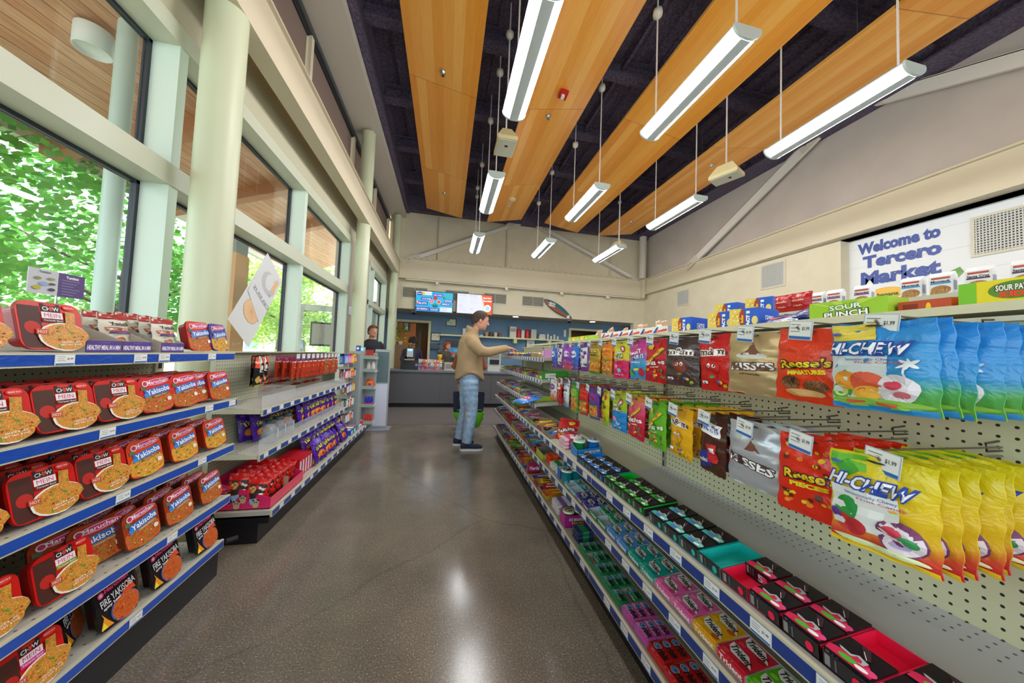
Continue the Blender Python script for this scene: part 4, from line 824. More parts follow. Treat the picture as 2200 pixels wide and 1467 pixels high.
DEF = dict([
 B('hb', .165, .185, GR_('hichew_blue', [(0, '#7ab83a'), (.25, '#4aa860'), (.4, '#3a9ad8'), (1, '#2b8ee0')], .185), hichew_blue, 'sky-blue fruit chew pouch with palm trees and fruit slices', 1, .034),
 B('re', .15, .19, mat('#e8401a', .22), reese('MINIATURES') + [('e', .3, .25, .16, .09, NUTS), ('e', .68, .22, .17, .08, NUTS), ('e', .5, .12, .3, .05, '#d8a86a')], 'orange pouch of miniature peanut butter cups with yellow script', 2, .04),
 B('kg', .145, .19, mat('#c2a878', .3, .35), [('p', [(.5, .86), (.42, .72), (.3, .64), (.7, .64), (.58, .72)], '#7a4a30'), ('e', .5, .65, .2, .04, '#8a5638'), ('e', .5, .62, .3, .05, '#d8d4cc')] + TT(.5, .45, .8, .13, 'KISSES', W_, '#6a4a34', .06, .06) + [T(.5, .33, .4, .035, 'almonds', '#5a3a28', .02)], 'gold foil pouch of almond chocolate drops', 3, .036),
 B('mr', BW, BH, mat('#d8201c', .25), mint(0, '#c81c1c'), 'bright red pouch of candy-coated peanut butter chocolates', 4),
 B('md', BW, BH, mat('#4a3a36', .25), mint(0, '#8a3a2a'), 'dark brown pouch of coated dark chocolates', 5),
 B('sr', BW, BH, mat('#cc1a24', .22), skit('Original', '#a01018'), 'red pouch with a rainbow stripe and round fruit candies', 6),
 B('st', .14, .19, GR_('sweetart', [(0, '#3a9ad8'), (.4, '#4aa8e0'), (.65, '#d84a98'), (1, '#c83a90')], .19, .3), TT(.45, .68, .66, .12, 'SweeT', W_, '#d42a78', .05, .15) + TT(.6, .55, .6, .11, 'TARTS', W_, '#2a6ac8', .05, .15) + [T(.5, .42, .5, .05, 'mini Chewy', W_, .03), ('e', .2, .16, .13, .08, '#5ab83a'), ('e', .75, .17, .15, .1, '#c8243a'), ('e', .5, .24, .12, .03, '#f0d02a')], 'pink and blue pouch of chewy tart candy', 7),
 B('sp', .14, .2, GR_('spunch_pink', [(0, '#d81a5a'), (.45, '#e0246a'), (.5, '#e8d81e'), (1, '#d8dc2a')], .2), spunch('#e0246a'), 'yellow-green and pink pouch of sour strawberry straws', 8, .026),
 B('ho', .125, .19, mat('#f0881a', .25), haribo(0, '#f4b41e'), 'orange pouch of peach gummies with red lettering', 9),
 B('hg', .13, .195, mat('#b8962a', .22, .3), [('r', .1, .62, .9, .80, '#d8b84a'), T(.5, .71, .7, .12, 'GOLD', '#2a1c0c', .05), T(.5, .6, .5, .06, 'BEARS', '#2a1c0c', .03), ('r', .06, .08, .94, .45, FRUIT), ('d', .1, .1, .9, .42, 16, .06, ['#f4e23a', '#e8552a', '#3ba53a', '#f6f0e0']), ('r', 0, .02, 1, .07, '#2fa04a')], 'golden pouch of bear gummies', 10),
 B('ne', .13, .19, mat('#7a3a9a', .25), nerdsS('Nerds', '#7a3a9a'), 'white and violet pouch of crunchy candy clusters', 11),
 B('bl', .13, .19, GR_('bluefade', [(0, '#7a3ab0'), (.4, '#2a6fd8'), (1, '#1f86e0')], .19), [('e', .5, .6, .35, .14, '#f0f0f6'), T(.5, .6, .5, .1, 'Sweet', '#2a5ac0', .04), ('d', .1, .1, .9, .4, 12, .06, ['#e84a8a', '#f0d02a', '#3ab0e0'])], 'bright blue pouch of mixed chews', 12),
 B('pu', .13, .19, GR_('purplefade', [(0, '#e05a3a'), (.35, '#8a3ab8'), (1, '#a83ac0')], .19), [('e', .5, .62, .35, .12, '#f0e8f6'), T(.5, .62, .5, .09, 'Trolli', '#5a2a9a', .04), ('d', .1, .1, .9, .4, 12, .06, ['#f0a02a', '#f0f06a', '#e04a5a'])], 'purple pouch with orange gummies', 13),
 B('hy', .155, .195, GR_('hichew_yel', [(0, '#d8283a'), (.12, '#e0563a'), (.3, '#e0b41e'), (1, '#ddd01e')], .195), hichew_yel, 'yellow and pink fruit chew pouch with strawberries and a green bubble', 14, .03),
 B('rp', .145, .2, mat('#e8321a', .22), [('d', .05, .62, .95, .95, 14, .045, ['#f6d21e', '#5a3020', '#f08a1e']), ('d', .05, .08, .95, .34, 18, .045, ['#f6d21e', '#5a3020', '#f08a1e'])] + reese('PIECES'), 'red-orange pouch scattered with yellow and brown candy pieces', 15, .036),
 B('ks', .145, .19, mat('#c4c8ce', .28, .4), [('p', [(.52, .8), (.44, .66), (.36, .58), (.68, .58), (.6, .66)], '#7a4a38')] + TT(.5, .38, .84, .13, 'KISSES', W_, '#4a3030', .06, -.16), 'crinkled silver foil pouch of chocolate drops', 16, .036),
 B('sn', .125, .2, mat('#4e2c1e', .25), [('r', .12, .66, .88, .86, W_, -.1)] + TT(.5, .77, .66, .12, 'SNICKERS', '#2a48a8', W_, .04, -.14) + [('r', .1, .1, .6, .36, '#2a3a98', .3), ('r', .45, .2, .8, .5, '#d0242a', .1), ('r', .55, .36, .75, .44, W_, .1), T(.3, .2, .3, .07, 'mini', W_, .03)], 'dark brown pouch of nougat bars with a red white and blue logo', 17),
 B('my', BW, BH, mat('#f0b41a', .25), mint(0, '#e8a818'), 'yellow pouch of coated peanut chocolates', 18),
 B('sg', .14, .2, mat('#6cbc2a', .25), skit('Sour', '#3a8a1a'), 'lime green pouch with round sour fruit candies', 19),
 B('sk', .14, .2, GR_('skpink', [(0, '#d01a34'), (.5, '#e0304a'), (.75, '#e8548a'), (1, '#f0a03a')], .2), skit('Smoothies', '#b01a3a'), 'pink and red pouch with a rainbow stripe of smoothie candies', 20),
 B('sb', .135, .2, GR_('spunch_blue', [(0, '#1f86d8'), (.5, '#2a96e0'), (.56, '#a8c82a'), (1, '#b8d03a')], .2), spunch('#2590dc'), 'blue and green pouch of sour raspberry straws', 21, .026),
 B('pk', .12, .2, GR_('spk', [(0, '#8ac42a'), (.4, '#d8d81e'), (1, '#e0d42a')], .2), TT(.45, .62, .6, .1, 'SOUR', '#2fa03a', BK, .04, .1) + TT(.5, .5, .6, .1, 'PATCH', '#f0a02a', BK, .04, .1) + [('e', .7, .8, .15, .08, '#d8303a'), ('e', .3, .25, .12, .1, '#d8303a'), ('e', .6, .2, .12, .1, '#f08a2a')], 'yellow-green pouch of sugared gummy kids', 22),
 B('hp', .125, .2, mat('#6a3aa0', .25), haribo(0, '#7a3ab0'), 'violet pouch of gummies with a clear window', 23),
 B('hr', .11, .2, mat('#d82a1e', .25), haribo(0, '#e8401e'), 'narrow red pouch of gummies with a yellow foot', 24),
 B('tw', .11, .21, mat('#5ab02a', .25), [('r', .08, .06, .92, .5, FRUIT), ('r', .1, .55, .9, .8, '#8ad04a'), T(.5, .68, .6, .09, 'TWIN', R_, .04), ('d', .1, .1, .9, .45, 10, .06, ['#7a3a9a', '#d8405a'])], 'narrow green pouch of snake gummies', 25),
 B('we', .12, .2, GR_('welch', [(0, '#3a9ad8'), (.3, '#dce8f2'), (.8, '#e8f0f4'), (1, '#3a9ad8')], .2), [T(.5, .66, .76, .12, "Welch's", '#1c2c50', .04), T(.5, .5, .5, .05, 'Fruit', '#3a9a4a', .02), ('d', .2, .1, .8, .36, 8, .09, ['#c83a5a', '#5a3a9a', '#f0a02a'])], 'white and blue pouch of fruit snacks', 26),
 B('tz', .11, .21, mat('#d01c22', .22), [('r', .1, .62, .9, .86, '#f4ece4'), T(.5, .74, .7, .09, 'Twizzlers', R_, .04), ('r', .2, .06, .28, .58, '#f06a5a'), ('r', .45, .06, .53, .58, '#f06a5a'), ('r', .7, .06, .78, .58, '#f06a5a')], 'narrow red pouch of liquorice twists', 27),
 B('wo', .12, .19, GR_('worange', [(0, '#e86a1e'), (.4, '#f0e8e0'), (1, '#f4f0ea')], .19), [('e', .5, .6, .36, .14, '#7a4a9a'), T(.5, .6, .5, .08, 'Chewy', W_, .03), ('d', .1, .1, .9, .4, 10, .06, ['#f0a02a', '#e8552a', '#2a2a2a'])], 'white and orange pouch of caramel chews', 28)])
HOOK_D = MB(); HOOK_D.tube([(0, 0, 0), (-.37, 0, -.004), (-.385, 0, .01)], .0028, mat('#8d8c84', .3, .7), 6); HOOK_D.tube([(.0, 0, .012), (-.05, 0, .012), (-.055, 0, .03), (-.01, 0, .034)], .0025, mat('#55534c', .35, .6), 6); HOOK_D.tube([(0, 0, .02), (-.37, 0, .022)], .0022, mat('#77766e', .3, .7), 6); HOOK_D = HOOK_D.mesh('wire')
topk = ['hb', 're', 'kg', 'mr', 'md', 'sr', 'st', 'sp', 'ho', 'hg', 'ne', 'bl', 'pu', 'ne', 'bl']
lowk = ['hy', 'rp', 'ks', 'sn', 'my', 'sg', 'sk', 'sb', 'pk', 'hp', 'hr', 'tw', 'we', 'tz', 'wo']
cnt = {'hb': 8, 're': 4, 'kg': 3, 'mr': 4, 'md': 3, 'sr': 5, 'hy': 7, 'rp': 4, 'ks': 3, 'sn': 3, 'my': 5, 'sg': 5, 'tz': 6}
rb_ = random.Random(3); seenk = {}
for row, ks, z in (('upper', topk, 1.392), ('lower', lowk, 1.112)):
    for i, k in enumerate(ks):
        y = .490 + .1524 * i; D = DEF[k]
        h = thing('peg_hook', 'wire peg hook of the %s row, %s from the viewer, with a price tag' % (row, ordn[i]), 'hook', (1.258, y, z)); link('wire', HOOK_D, h, (0, 0, 0)); link('price_tag', TAGH, h, (-.375, .0, -.025), (0, .12, -PI/2 - .15))
        n = cnt.get(k, 4); st_ = .046 if n > 5 else .058
        x0 = .93 if k not in ('hb', 'hy') else .885
        for j in range(n):
            x = x0 + j * st_; 
            if x > 1.21: break
            rz = rb_.uniform(-.12, .12) + (.0 if j else rb_.uniform(-.15, .2)); tilt = rb_.uniform(-.05, .05)
            rep = ', %s row' % row if ks.count(k) == 1 else ' on %s row, %s hook' % (row, ordn[i])
            lab = ('front %s%s' if j == 0 else '%s behind the front one%s') % (D['d'], rep)
            flat('candy_bag', D['m'], (x, y + rb_.uniform(-.006, .006) - .004 * j, z + .006), (rb_.uniform(-.03, .03) + (.0), tilt, -PI/2 + rz), lab, 'candy bag', None if j == 0 else 'candy bags behind, %s hook %s' % (row, ordn[i]))
# ================================================================== GUM AND CANDY ON THE RIGHT SHELVES
CB = '#9a948a'
def five(c, c2, c3):
    a = MB(); W, D, H = .078, .076, .036; a.box((-W/2, 0, 0), (W/2, D, H), mat('#1d191e', .3))
    decals(a, topz(-W/2, 0, H), W, D, [('r', .02, .03, .98, .2, c), ('e', .25, .2, .26, .14, c), ('e', .6, .28, .24, .16, c), ('e', .88, .2, .14, .12, c2), ('e', .45, .16, .2, .1, c3), ('e', .75, .13, .14, .07, W_), ('p', [(.12, .42), (.2, .34), (.44, .3), (.5, .44), (.62, .40), (.66, .3), (.58, .24), (.72, .26), (.74, .44), (.5, .52), (.4, .38), (.2, .42)], '#b8bcbe'), ('p', [(.3, .95), (.62, .5), (.72, .56), (.5, .95)], '#3a2430'), ('r', .4, .64, .7, .655, '#f2f2f2', -.9)])
    decals(a, front(-W/2, 0, 0), W, H, [('r', .06, .3, .14, .9, '#8a8a8c'), ('r', .2, .3, .24, .9, '#5a585c'), ('r', .3, .3, .34, .9, '#5a585c'), ('e', .75, .5, .12, .32, c2), ('t', .6, .5, .2, .6, '5', '#c8ccce', .04)]); return a.mesh('gum_pack')
FV = {'pink': (five('#e0245a', '#f04a8a', '#5ab83a'), '#f01a4a'), 'teal': (five('#3ab8b0', '#8adcd8', '#5a7ad0'), '#14b8b0'), 'green': (five('#2fa82a', '#5ac83a', '#1a6a2a'), '#16c03a'), 'blue': (five('#2a86d8', '#4aa8f0', '#1a5ab0'), '#1a96f0')}
def ftray(c): return open_tray(.083, .162, .034, .034, mat('#2a262a', .4), mat(c, .45), fs=[('r', .08, .2, .2, .9, '#8f9092'), ('r', .3, .2, .34, .9, '#6a6a6c'), ('e', .75, .5, .1, .3, c)], ss=[('r', .0, .9, 1, 1, c)])
FT = {k: ftray(v[1]) for k, v in FV.items()}
def zs3(x): return .652 + (x - .82) * .109
seq5 = [('pink', .18, 3), ('pink', .265, 3), ('pink', .35, 3), ('pink', .435, 3), ('pink', .52, 1), ('pink', .605, 3), ('pink', .69, 3), ('pink', .775, 2), ('teal', .862, 0), ('teal', .947, 3), ('teal', 1.032, 3), ('teal', 1.117, 3), ('green', 1.235, 3), ('green', 1.32, 3), ('green', 1.405, 3), ('green', 1.49, 1), ('blue', 1.585, 3), ('blue', 1.67, 3), ('blue', 1.755, 3), ('blue', 1.84, 1)]
for i, (k, y, mk) in enumerate(seq5):
    cnm = {'pink': 'pink-lined', 'teal': 'teal-lined', 'green': 'green-lined', 'blue': 'blue-lined'}[k]
    od = ordn[i]
    flat('display_tray', FT[k], (.834, y, zs3(.834) + .002), (.109, 0, -PI/2), 'dark %s tray of black gum packs, %s tray along the third shelf' % (cnm, od), 'display tray')
    for j in range(2):
        if mk & (1 << j): flat('gum_pack', FV[k][0], (.838 + j * .079, y + .0005, zs3(.838 + j * .079) + .006), (.109, 0, -PI/2), 'black gum pack with %s wave, %s place, %s tray of the third shelf' % (k, ['front', 'back'][j], od), 'gum')
def trident(c, c2, lf):
    a = MB(); W, D, H = .088, .056, .028; a.box((-W/2, 0, 0), (W/2, D, H), mat(c, .3))
    decals(a, topz(-W/2, 0, H), W, D, [('p', [(.04, .95), (.62, .9), (.98, .35), (.3, .3), (.1, .55)], '#f6f6f6'), ('e', .82, .2, .14, .16, lf), ('e', .2, .15, .12, .12, c2), ('t', .5, .62, .74, .40, 'Trident', '#1a1a1e', .03, -.14)])
    decals(a, front(-W/2, 0, 0), W, H, [('t', .5, .5, .8, .6, 'Trident', '#f4f4f4', .03)]); return a.mesh('gum_pack')
def ttray(c, w_=.094, d=.122): return open_tray(w_, d, .026, .034, mat(c, .4), mat('#c3cedb', .6), fs=[('t', .5, .5, .8, .6, 'Trident', W_, .03)])
TC = {'lime': ('#5cb81e', '#8ada3a', '#3a8a1a'), 'red': ('#d8243a', '#e84a5a', '#b01a2a'), 'yellow': ('#eeb01a', '#f6cc2a', '#c8601a'), 'pink': ('#ea6ab0', '#f49ad0', '#d83a8a'), 'teal': ('#0fa89a', '#3ac8ba', '#0f8a9a'), 'light blue': ('#5a9ae8', '#8abcf2', '#1a8a4a'), 'green': ('#1a9a68', '#3ab88a', '#0f7a4a'), 'violet': ('#3a3a9c', '#6a6ac8', '#8a9ad8'), 'aqua': ('#6ac0d0', '#9adce8', '#1a8a9a')}
TPk = {k: trident(*v) for k, v in TC.items()}; TTr = {k: ttray(v[0]) for k, v in TC.items()}
seqT = [('lime', .40, 7), ('red', .495, 7), ('lime', .595, 7), ('lime', .69, 6), ('red', .785, 6), ('yellow', .88, 6), ('pink', .975, 6), ('pink', 1.07, 7), ('teal', 1.165, 7), ('teal', 1.26, 6), ('light blue', 1.355, 6), ('light blue', 1.45, 6), ('green', 1.545, 4), ('green', 1.64, 4), ('violet', 1.735, 6), ('violet', 1.83, 6), ('aqua', 1.925, 4), ('aqua', 2.02, 4)]
for i, (k, y, mk) in enumerate(seqT):
    od = ordn[i]; flat('display_tray', TTr[k], (.832, y, .431), (.05, 0, -PI/2), '%s open carton of gum packs, %s carton along the second shelf' % (k, od), 'display tray')
    for j in range(2):
        if (mk >> 1) & (1 << j): flat('gum_pack', TPk[k], (.836 + j * .058, y, .4365 + j * .003), (.05, 0, -PI/2), '%s gum pack with white wedge, %s place, %s carton of the second shelf' % (k, ['front', 'back'][j], od), 'gum')
def orbit(c, c2):
    a = MB(); W, D, H = .086, .037, .03; a.box((-W/2, 0, 0), (W/2, D, H), mat(c, .3))
    decals(a, topz(-W/2, 0, H), W, D, [('r', .02, .04, .3, .3, c2), ('p', [(.2, .06), (.8, .04), (.98, .3), (.5, .2)], c2), ('e', .24, .56, .17, .38, '#eef4fa'), ('e', .24, .56, .145, .33, '#2a4a9a'), ('e', .25, .56, .11, .25, '#6ab8f0'), ('e', .27, .56, .07, .13, '#2a4a9a'), ('t', .67, .5, .54, .72, 'rbit', '#141820', .03)])
    decals(a, front(-W/2, 0, 0), W, H, [('e', .25, .5, .12, .35, '#6ab8f0'), ('t', .6, .5, .4, .5, 'rbit', W_, .03)]); return a.mesh('gum_pack')
OC = {'red': ('#cf1c22', '#8a0f14'), 'magenta': ('#cc58b8', '#f0a8e0'), 'green': ('#168a5a', '#8ad0b0')}
OPk = {k: orbit(*v) for k, v in OC.items()}; OTr = {k: open_tray(.093, .13, .026, .034, mat(v[0], .4), mat('#a8a096', .7)) for k, v in OC.items()}
seqO = [('red', .82, 7), ('red', .915, 7), ('red', 1.01, 7), ('red', 1.105, 7), ('magenta', 1.2, 7), ('magenta', 1.295, 7), ('green', 1.39, 5), ('green', 1.485, 7), ('green', 1.58, 7), ('green', 1.675, 6), ('green', 1.77, 7)]
for i, (k, y, mk) in enumerate(seqO):
    od = ordn[i]; flat('display_tray', OTr[k], (.832, y, .1605), (0, 0, -PI/2), '%s open carton of small gum packs, %s carton along the lowest shelf' % (k, od), 'display tray')
    for j in range(3):
        if mk & (1 << j): flat('gum_pack', OPk[k], (.836 + j * .04, y, .166), (0, 0, -PI/2), '%s gum pack with blue ring, %s place, %s carton of the lowest shelf' % (k, ['front', 'middle', 'back'][j], od), 'gum')
# ---- round mint tins, tube bundles and display cartons
def cup(c, c2):
    a = MB(); a.lathe([(.034, 0), (.037, .005), (.037, .07), (.040, .071), (.040, .084), (.034, .085)], mat(c, .3), n=24); a.lathe([(.0402, .072), (.0402, .083), (.036, .0855), (.034, .0853)], mat('#f4f6f4', .3), n=24)
    decals(a, lambda u, v, o: (u - .034, v - .034, .0852 + o), .068, .068, [('e', .5, .5, .44, .44, c2), ('t', .5, .56, .7, .2, 'ICE', W_, .06, .3), ('t', .5, .36, .7, .18, 'MINTS', '#1a3a5a', .04, .3)]); return a.mesh('mint_cup')
cups = {'green': cup('#149a4a', '#3ac07a'), 'blue': cup('#1a7ad8', '#8ac8f0'), 'teal': cup('#0f8a94', '#2a6a74'), 'olive': cup('#8a9a3a', '#7a7c4a'), 'pink': cup('#d82a70', '#f2a0c0')}
def cupset(lst):
    for x, y, z, c, l in lst: flat('mint_cup', cups[c], (x, y, z), (0, 0, rnd.uniform(0, 6)), l, 'mint tin')
cupset([(.90, 2.0, zs3(.9) + .008, 'green', 'green mint tin at the front of the blue carton, third shelf'), (.99, 1.98, zs3(.99) + .008, 'blue', 'blue mint tin at the back of the blue carton, third shelf'), (.915, 2.09, zs3(.915) + .008, 'pink', 'pink mint tin behind the green one on the third shelf'),
 (.93, 2.11, .445, 'teal', 'teal mint tin on the second shelf, nearest of three'), (.945, 2.20, .445, 'teal', 'teal mint tin on the second shelf, middle of three'), (.95, 2.29, .445, 'teal', 'teal mint tin on the second shelf, farthest of three'), (.86, 2.10, .442, 'teal', 'teal mint tin standing at the front edge beside the blue mint box'),
 (.88, 2.10, .166, 'olive', 'olive mint tin in the magenta sour mint carton, front'), (.965, 2.10, .166, 'olive', 'olive mint tin in the magenta sour mint carton, back')])
def dcart(W, D, hf, hb, c, inner, fs): return open_tray(W, D, hf, hb, mat(c, .35), mat(inner, .6), fs=fs)
flat('display_carton', dcart(.175, .10, .075, .075, '#b81a9a', '#a8a096', TT(.5, .66, .7, .28, 'ICE BREAKERS', W_, '#2a0a3a', .04) + TT(.5, .36, .5, .22, 'SOURS', '#e8e03a', '#3a0a3a', .03)), (.925, 2.045, .160), (0, 0, 0), 'magenta sour mint carton facing the viewer on the lowest shelf', 'carton')
flat('display_carton', dcart(.17, .11, .06, .085, '#1a86d8', '#9a948c', TT(.6, .6, .66, .4, 'ICE BREAKERS', W_, '#14304a', .04)), (.945, 1.925, zs3(.86)), (0, -.109, 0), 'blue mint carton facing the viewer at the end of the black gum trays', 'carton')
flat('display_carton', dcart(.12, .06, .06, .07, '#1a6ad8', '#c8d8ea', TT(.5, .6, .8, .36, 'mentos', '#142a8a', '#dce8fa', .05)), (.90, 2.17, .432), (0, 0, 0), 'blue roll-mint carton facing the viewer on the second shelf', 'carton')
flat('display_carton', dcart(.12, .06, .10, .10, '#c81a5a', '#8a847c', TT(.5, .5, .8, .4, 'Nerds', W_, '#1a2a8a', .05)), (.90, 3.02, .160), (0, 0, 0), 'pink and blue crunchy candy carton facing the viewer on the lowest shelf', 'carton')
flat('display_carton', dcart(.17, .2, .05, .06, '#b8c81e', '#8a8c8a', TT(.5, .6, .8, .5, 'PUNCH', W_, '#1a3a1a', .06)), (.92, 2.56, .432), (0, 0, 0), 'lime sour straw carton facing the viewer on the second shelf', 'carton')
def tube_pack(c, c2):
    a = MB(); a.tube([(0, 0, .012), (0, .1, .012)], .0115, mat(c, .35), 10); a.tube([(0, .03, .012), (0, .07, .012)], .0119, mat(c2, .35), 10); return a.mesh('mint_roll')
rolls = {'white-green': tube_pack('#e4ece6', '#2a9a4a'), 'white-violet': tube_pack('#e8e4f0', '#8a6ac0'), 'white-blue': tube_pack('#e6ecf6', '#4a6ac8'), 'red-orange': tube_pack('#e8401e', '#f06a3a'), 'navy-green': tube_pack('#223a6a', '#2a8a5a'), 'pink-stripe': tube_pack('#f0c8d8', '#d8508a')}
def bundle(kind, x, y, z, nx_, nz, place):
    for i in range(nx_):
        for j in range(nz): flat('mint_roll', rolls[kind], (x, y - i * .0245, z + j * .024), (.08, 0, -PI/2), '%s rolls of sweets stacked %s' % (kind, place), 'sweet roll', '%s rolls %s' % (kind, place))
bundle('navy-green', .845, 1.93, .161, 4, 3, 'beyond the green gum on the lowest shelf'); bundle('white-green', .845, 2.41, .432, 4, 2, 'beyond the teal mints on the second shelf'); bundle('white-blue', .85, 2.29, .432, 4, 2, 'beside the blue mint carton on the second shelf')
bundle('red-orange', .85, 2.52, .435, 4, 3, 'in front of the lime carton on the second shelf'); bundle('white-violet', .845, 2.33, .161, 6, 3, 'beyond the magenta carton on the lowest shelf'); bundle('pink-stripe', .845, 2.22, zs3(.85), 5, 3, 'beyond the mint tins on the third shelf'); bundle('white-green', .95, 2.28, zs3(.95), 5, 2, 'at the back of the third shelf past the mint tins')
# ---- assorted bars
BARC = [('red', '#cc1c1e', '#f6f2ea', 'KitKat'), ('brown', '#5a2e1a', '#e8e0d0', "Hershey"), ('orange', '#ee7a1e', '#f6e23a', "Reese"), ('blue', '#1c6ad0', '#f4f4f4', 'Almond'), ('cream', '#dccfae', '#4a3a2a', 'Coco'), ('green', '#3a9c2c', '#f4f4d8', 'Mint'), ('yellow', '#f0c01c', '#5a2e1a', 'Finger'), ('pink', '#d83a80', '#f6e8ee', 'Chews'), ('violet', '#6a3aa4', '#f0e6fa', 'Wonder'), ('silver', '#b4b8bc', '#c81c24', 'Bar'), ('sky blue', '#4ab0e0', '#f4f8fa', 'Crisp'), ('dark', '#2a2022', '#d8b44a', 'Dark'), ('lime', '#a4cc24', '#2a6a2a', 'Sour'), ('maroon', '#7c1a28', '#f0e0d0', 'Cherry')]
def bar_mesh(c, c2, s_, W=.046, D=.14, H=.02):
    a = MB(); m_ = mat(c, .28)
    f = lambda u, v: H * (.12 + .88 * max(0, (1 - abs(2*u - 1) ** 3)) * (max(0, 1 - abs(2*v - 1) ** 8)))
    a.grid(lambda u, v: ((u - .5) * W, v * D, f(u, v)), 6, 10, m_); a.grid(lambda u, v: ((.5 - u) * W, v * D, 0), 1, 1, m_); a.box((-W/2, 0, 0), (W/2, .004, H * .7), m_)
    sf_ = lambda u, v, o: (v - W/2, u, f(min(1, v / W), min(1, u / D)) + o + .0008)
    decals(a, sf_, D, W, [('r', .2, .2, .8, .8, c2), ('t', .5, .5, .5, .4, s_, c, .04)], e=.0006); return a.mesh('candy_bar')
BARS = [(n, bar_mesh(c, c2, s_)) for n, c, c2, s_ in BARC]; TRC = ['#b01a1a', '#c8a030', '#8a8276', '#2a5aa8', '#a8c828', '#d86a1e', '#6a3a8a', '#9a948a']
TRM = [open_tray(.108, .2, .03, .05, mat(c, .4), mat('#9a938a', .7)) for c in TRC]
def mixed(name, xf, z0, y0, y1, seed, slope=0.0, pitch=.118, skip=()):
    rg = random.Random(seed); n = int((y1 - y0) / pitch)
    for i in range(n):
        y = y0 + pitch * (i + .5)
        if any(a <= y <= b_ for a, b_ in skip): continue
        bi = rg.randrange(len(BARS)); bn, me = BARS[bi]; od = ordn[i % len(ordn)]
        flat('display_tray', TRM[rg.randrange(8)], (xf, y, z0 + .001), (slope, 0, -PI/2), 'cardboard tray of %s bars, %s from the near end of %s' % (bn, od, name), 'display tray')
        for c in range(2):
            for l in range(2 if rg.random() < .7 else 1):
                flat('candy_bar', me, (xf + .006 + l * .01 + rg.uniform(0, .03), y + (c - .5) * .05, z0 + .006 + l * .022), (slope, 0, -PI/2 + rg.uniform(-.04, .04)), '%s bars in the %s tray of %s' % (bn, od, name), 'candy bar', '%s bars, %s tray, %s' % (bn, od, name))
mixed('the lowest candy shelf', .834, .159, 2.45, 5.05, 1, skip=((2.95, 3.1),)); mixed('the second candy shelf', .834, .43, 2.80, 5.05, 2, .05); mixed('the third candy shelf', .834, .655, 2.40, 5.05, 3, .1)
mixed('the fourth candy shelf', .852, .858, 2.95, 5.05, 4, .07); mixed('the fifth candy shelf', .904, 1.08, 3.0, 5.05, 5, .05); mixed('the topmost candy shelf', .917, 1.287, 3.0, 5.05, 6, .03)
flat('candy_bag', bag_mesh(.2, .2, .05, mat('#2a86e0', .25), [('r', .15, .3, .85, .6, '#d8405a', .2), T(.5, .45, .6, .12, 'Airheads', W_, .05, .2)], 41, hole=False), (.86, 2.94, .905), (-PI/2 + .2, 0, -PI/2 + .3), 'large shiny blue candy pouch lying at the near end of the fourth shelf', 'candy bag')
flat('candy_bag', bag_mesh(.17, .17, .05, mat('#c81a24', .25), TT(.5, .45, .8, .2, 'Skittles', W_, '#4a0a1a', .06, .3) + [('e', .7, .8, .15, .1, YL), ('d', .1, .1, .9, .3, 12, .05, ['#2fa03a', '#f0c020', '#f08a1e'])], 42, hole=False), (.99, 2.38, .81), (-.5, 0, -.9), 'red and yellow fruit candy pouch propped on the third shelf', 'candy bag')
flat('display_carton', open_tray(.12, .26, .07, .07, mat('#3aa02a', .4), mat('#4ab83a', .5), fs=[('e', .5, .7, .25, .18, R_), ('r', .2, .1, .8, .45, '#e8ece8')], ss=[('r', .1, .2, .5, .8, '#e8ece8')]), (.905, 2.93, 1.08), (.05, 0, -PI/2), 'green carton with a red badge at the near end of the fifth shelf', 'carton')
flat('display_carton', open_tray(.1, .2, .08, .09, mat('#d89ad0', .4), mat('#d8c0d8', .5), fs=[('r', .2, .3, .8, .8, '#f0e4f0')]), (.918, 2.93, 1.287), (0, 0, -PI/2), 'pink carton at the near end of the topmost candy shelf', 'carton')
# ================================================================== ON TOP OF THE RIGHT GONDOLA
x1, z1, x2, z2 = 1.55, 1.486, 2.42, 1.685
def tag_on(n, me, x, y, z, lab, cat, rz=-PI/2, rx=0, grp=None): return flat(n, me, (x, y, z), (rx, 0, rz), lab, cat, grp)
DON = carton(.155, .09, .07, mat('#eceae6', .4), fs=[('p', [(0, .2), (.3, .9), (.42, .9), (.2, .1)], '#2a4ab0'), ('t', .62, .55, .66, .36, 'Donettes', '#d8301e', .05, .12), ('p', [(.0, 0), (.2, 0), (.1, .3)], '#1a3a9a')], name='snack_box')
for i in range(6): tag_on('snack_box', DON, x1, 2.08 + i * .163, z1, 'white donut box with blue swoosh, %s in the row behind the price tags' % ordn[i], 'snack box', -PI/2 + .1)
ACT = carton(.145, .19, .11, mat('#1e5cd0', .3), fs=[('r', .0, 0, .42, 1, '#e8cc5a'), ('d', .02, .1, .4, .9, 30, .03, ['#f6e6a0', '#fff4c8', '#d8b03a']), ('e', .44, .55, .1, .42, '#a83a1a'), ('t', .44, .5, .3, .12, 'Butter', YL, .04, PI/2), ('t', .64, .5, .55, .16, 'ACT II', W_, .07, PI/2), ('e', .86, .4, .1, .2, '#f0dc8a')], ss=[('r', .3, .35, .7, .65, W_), ('r', .32, .38, .68, .62, '#1e5cd0'), ('t', .5, .5, .3, .2, 'ACT II', W_, .05)], ts=[('r', .1, .1, .9, .9, '#2a6ae0')], name='popcorn_box')
ACT2 = ACT.copy(); ACT2.transform(Matrix.Scale(1.33, 4))
for y, l in ((1.86, 'farthest'), (1.55, 'middle'), (1.40, 'nearest')): tag_on('popcorn_box', ACT, x1, y, z1, 'blue and yellow popcorn box in the lower row, %s of three' % l, 'popcorn box', -PI/2 + .25)
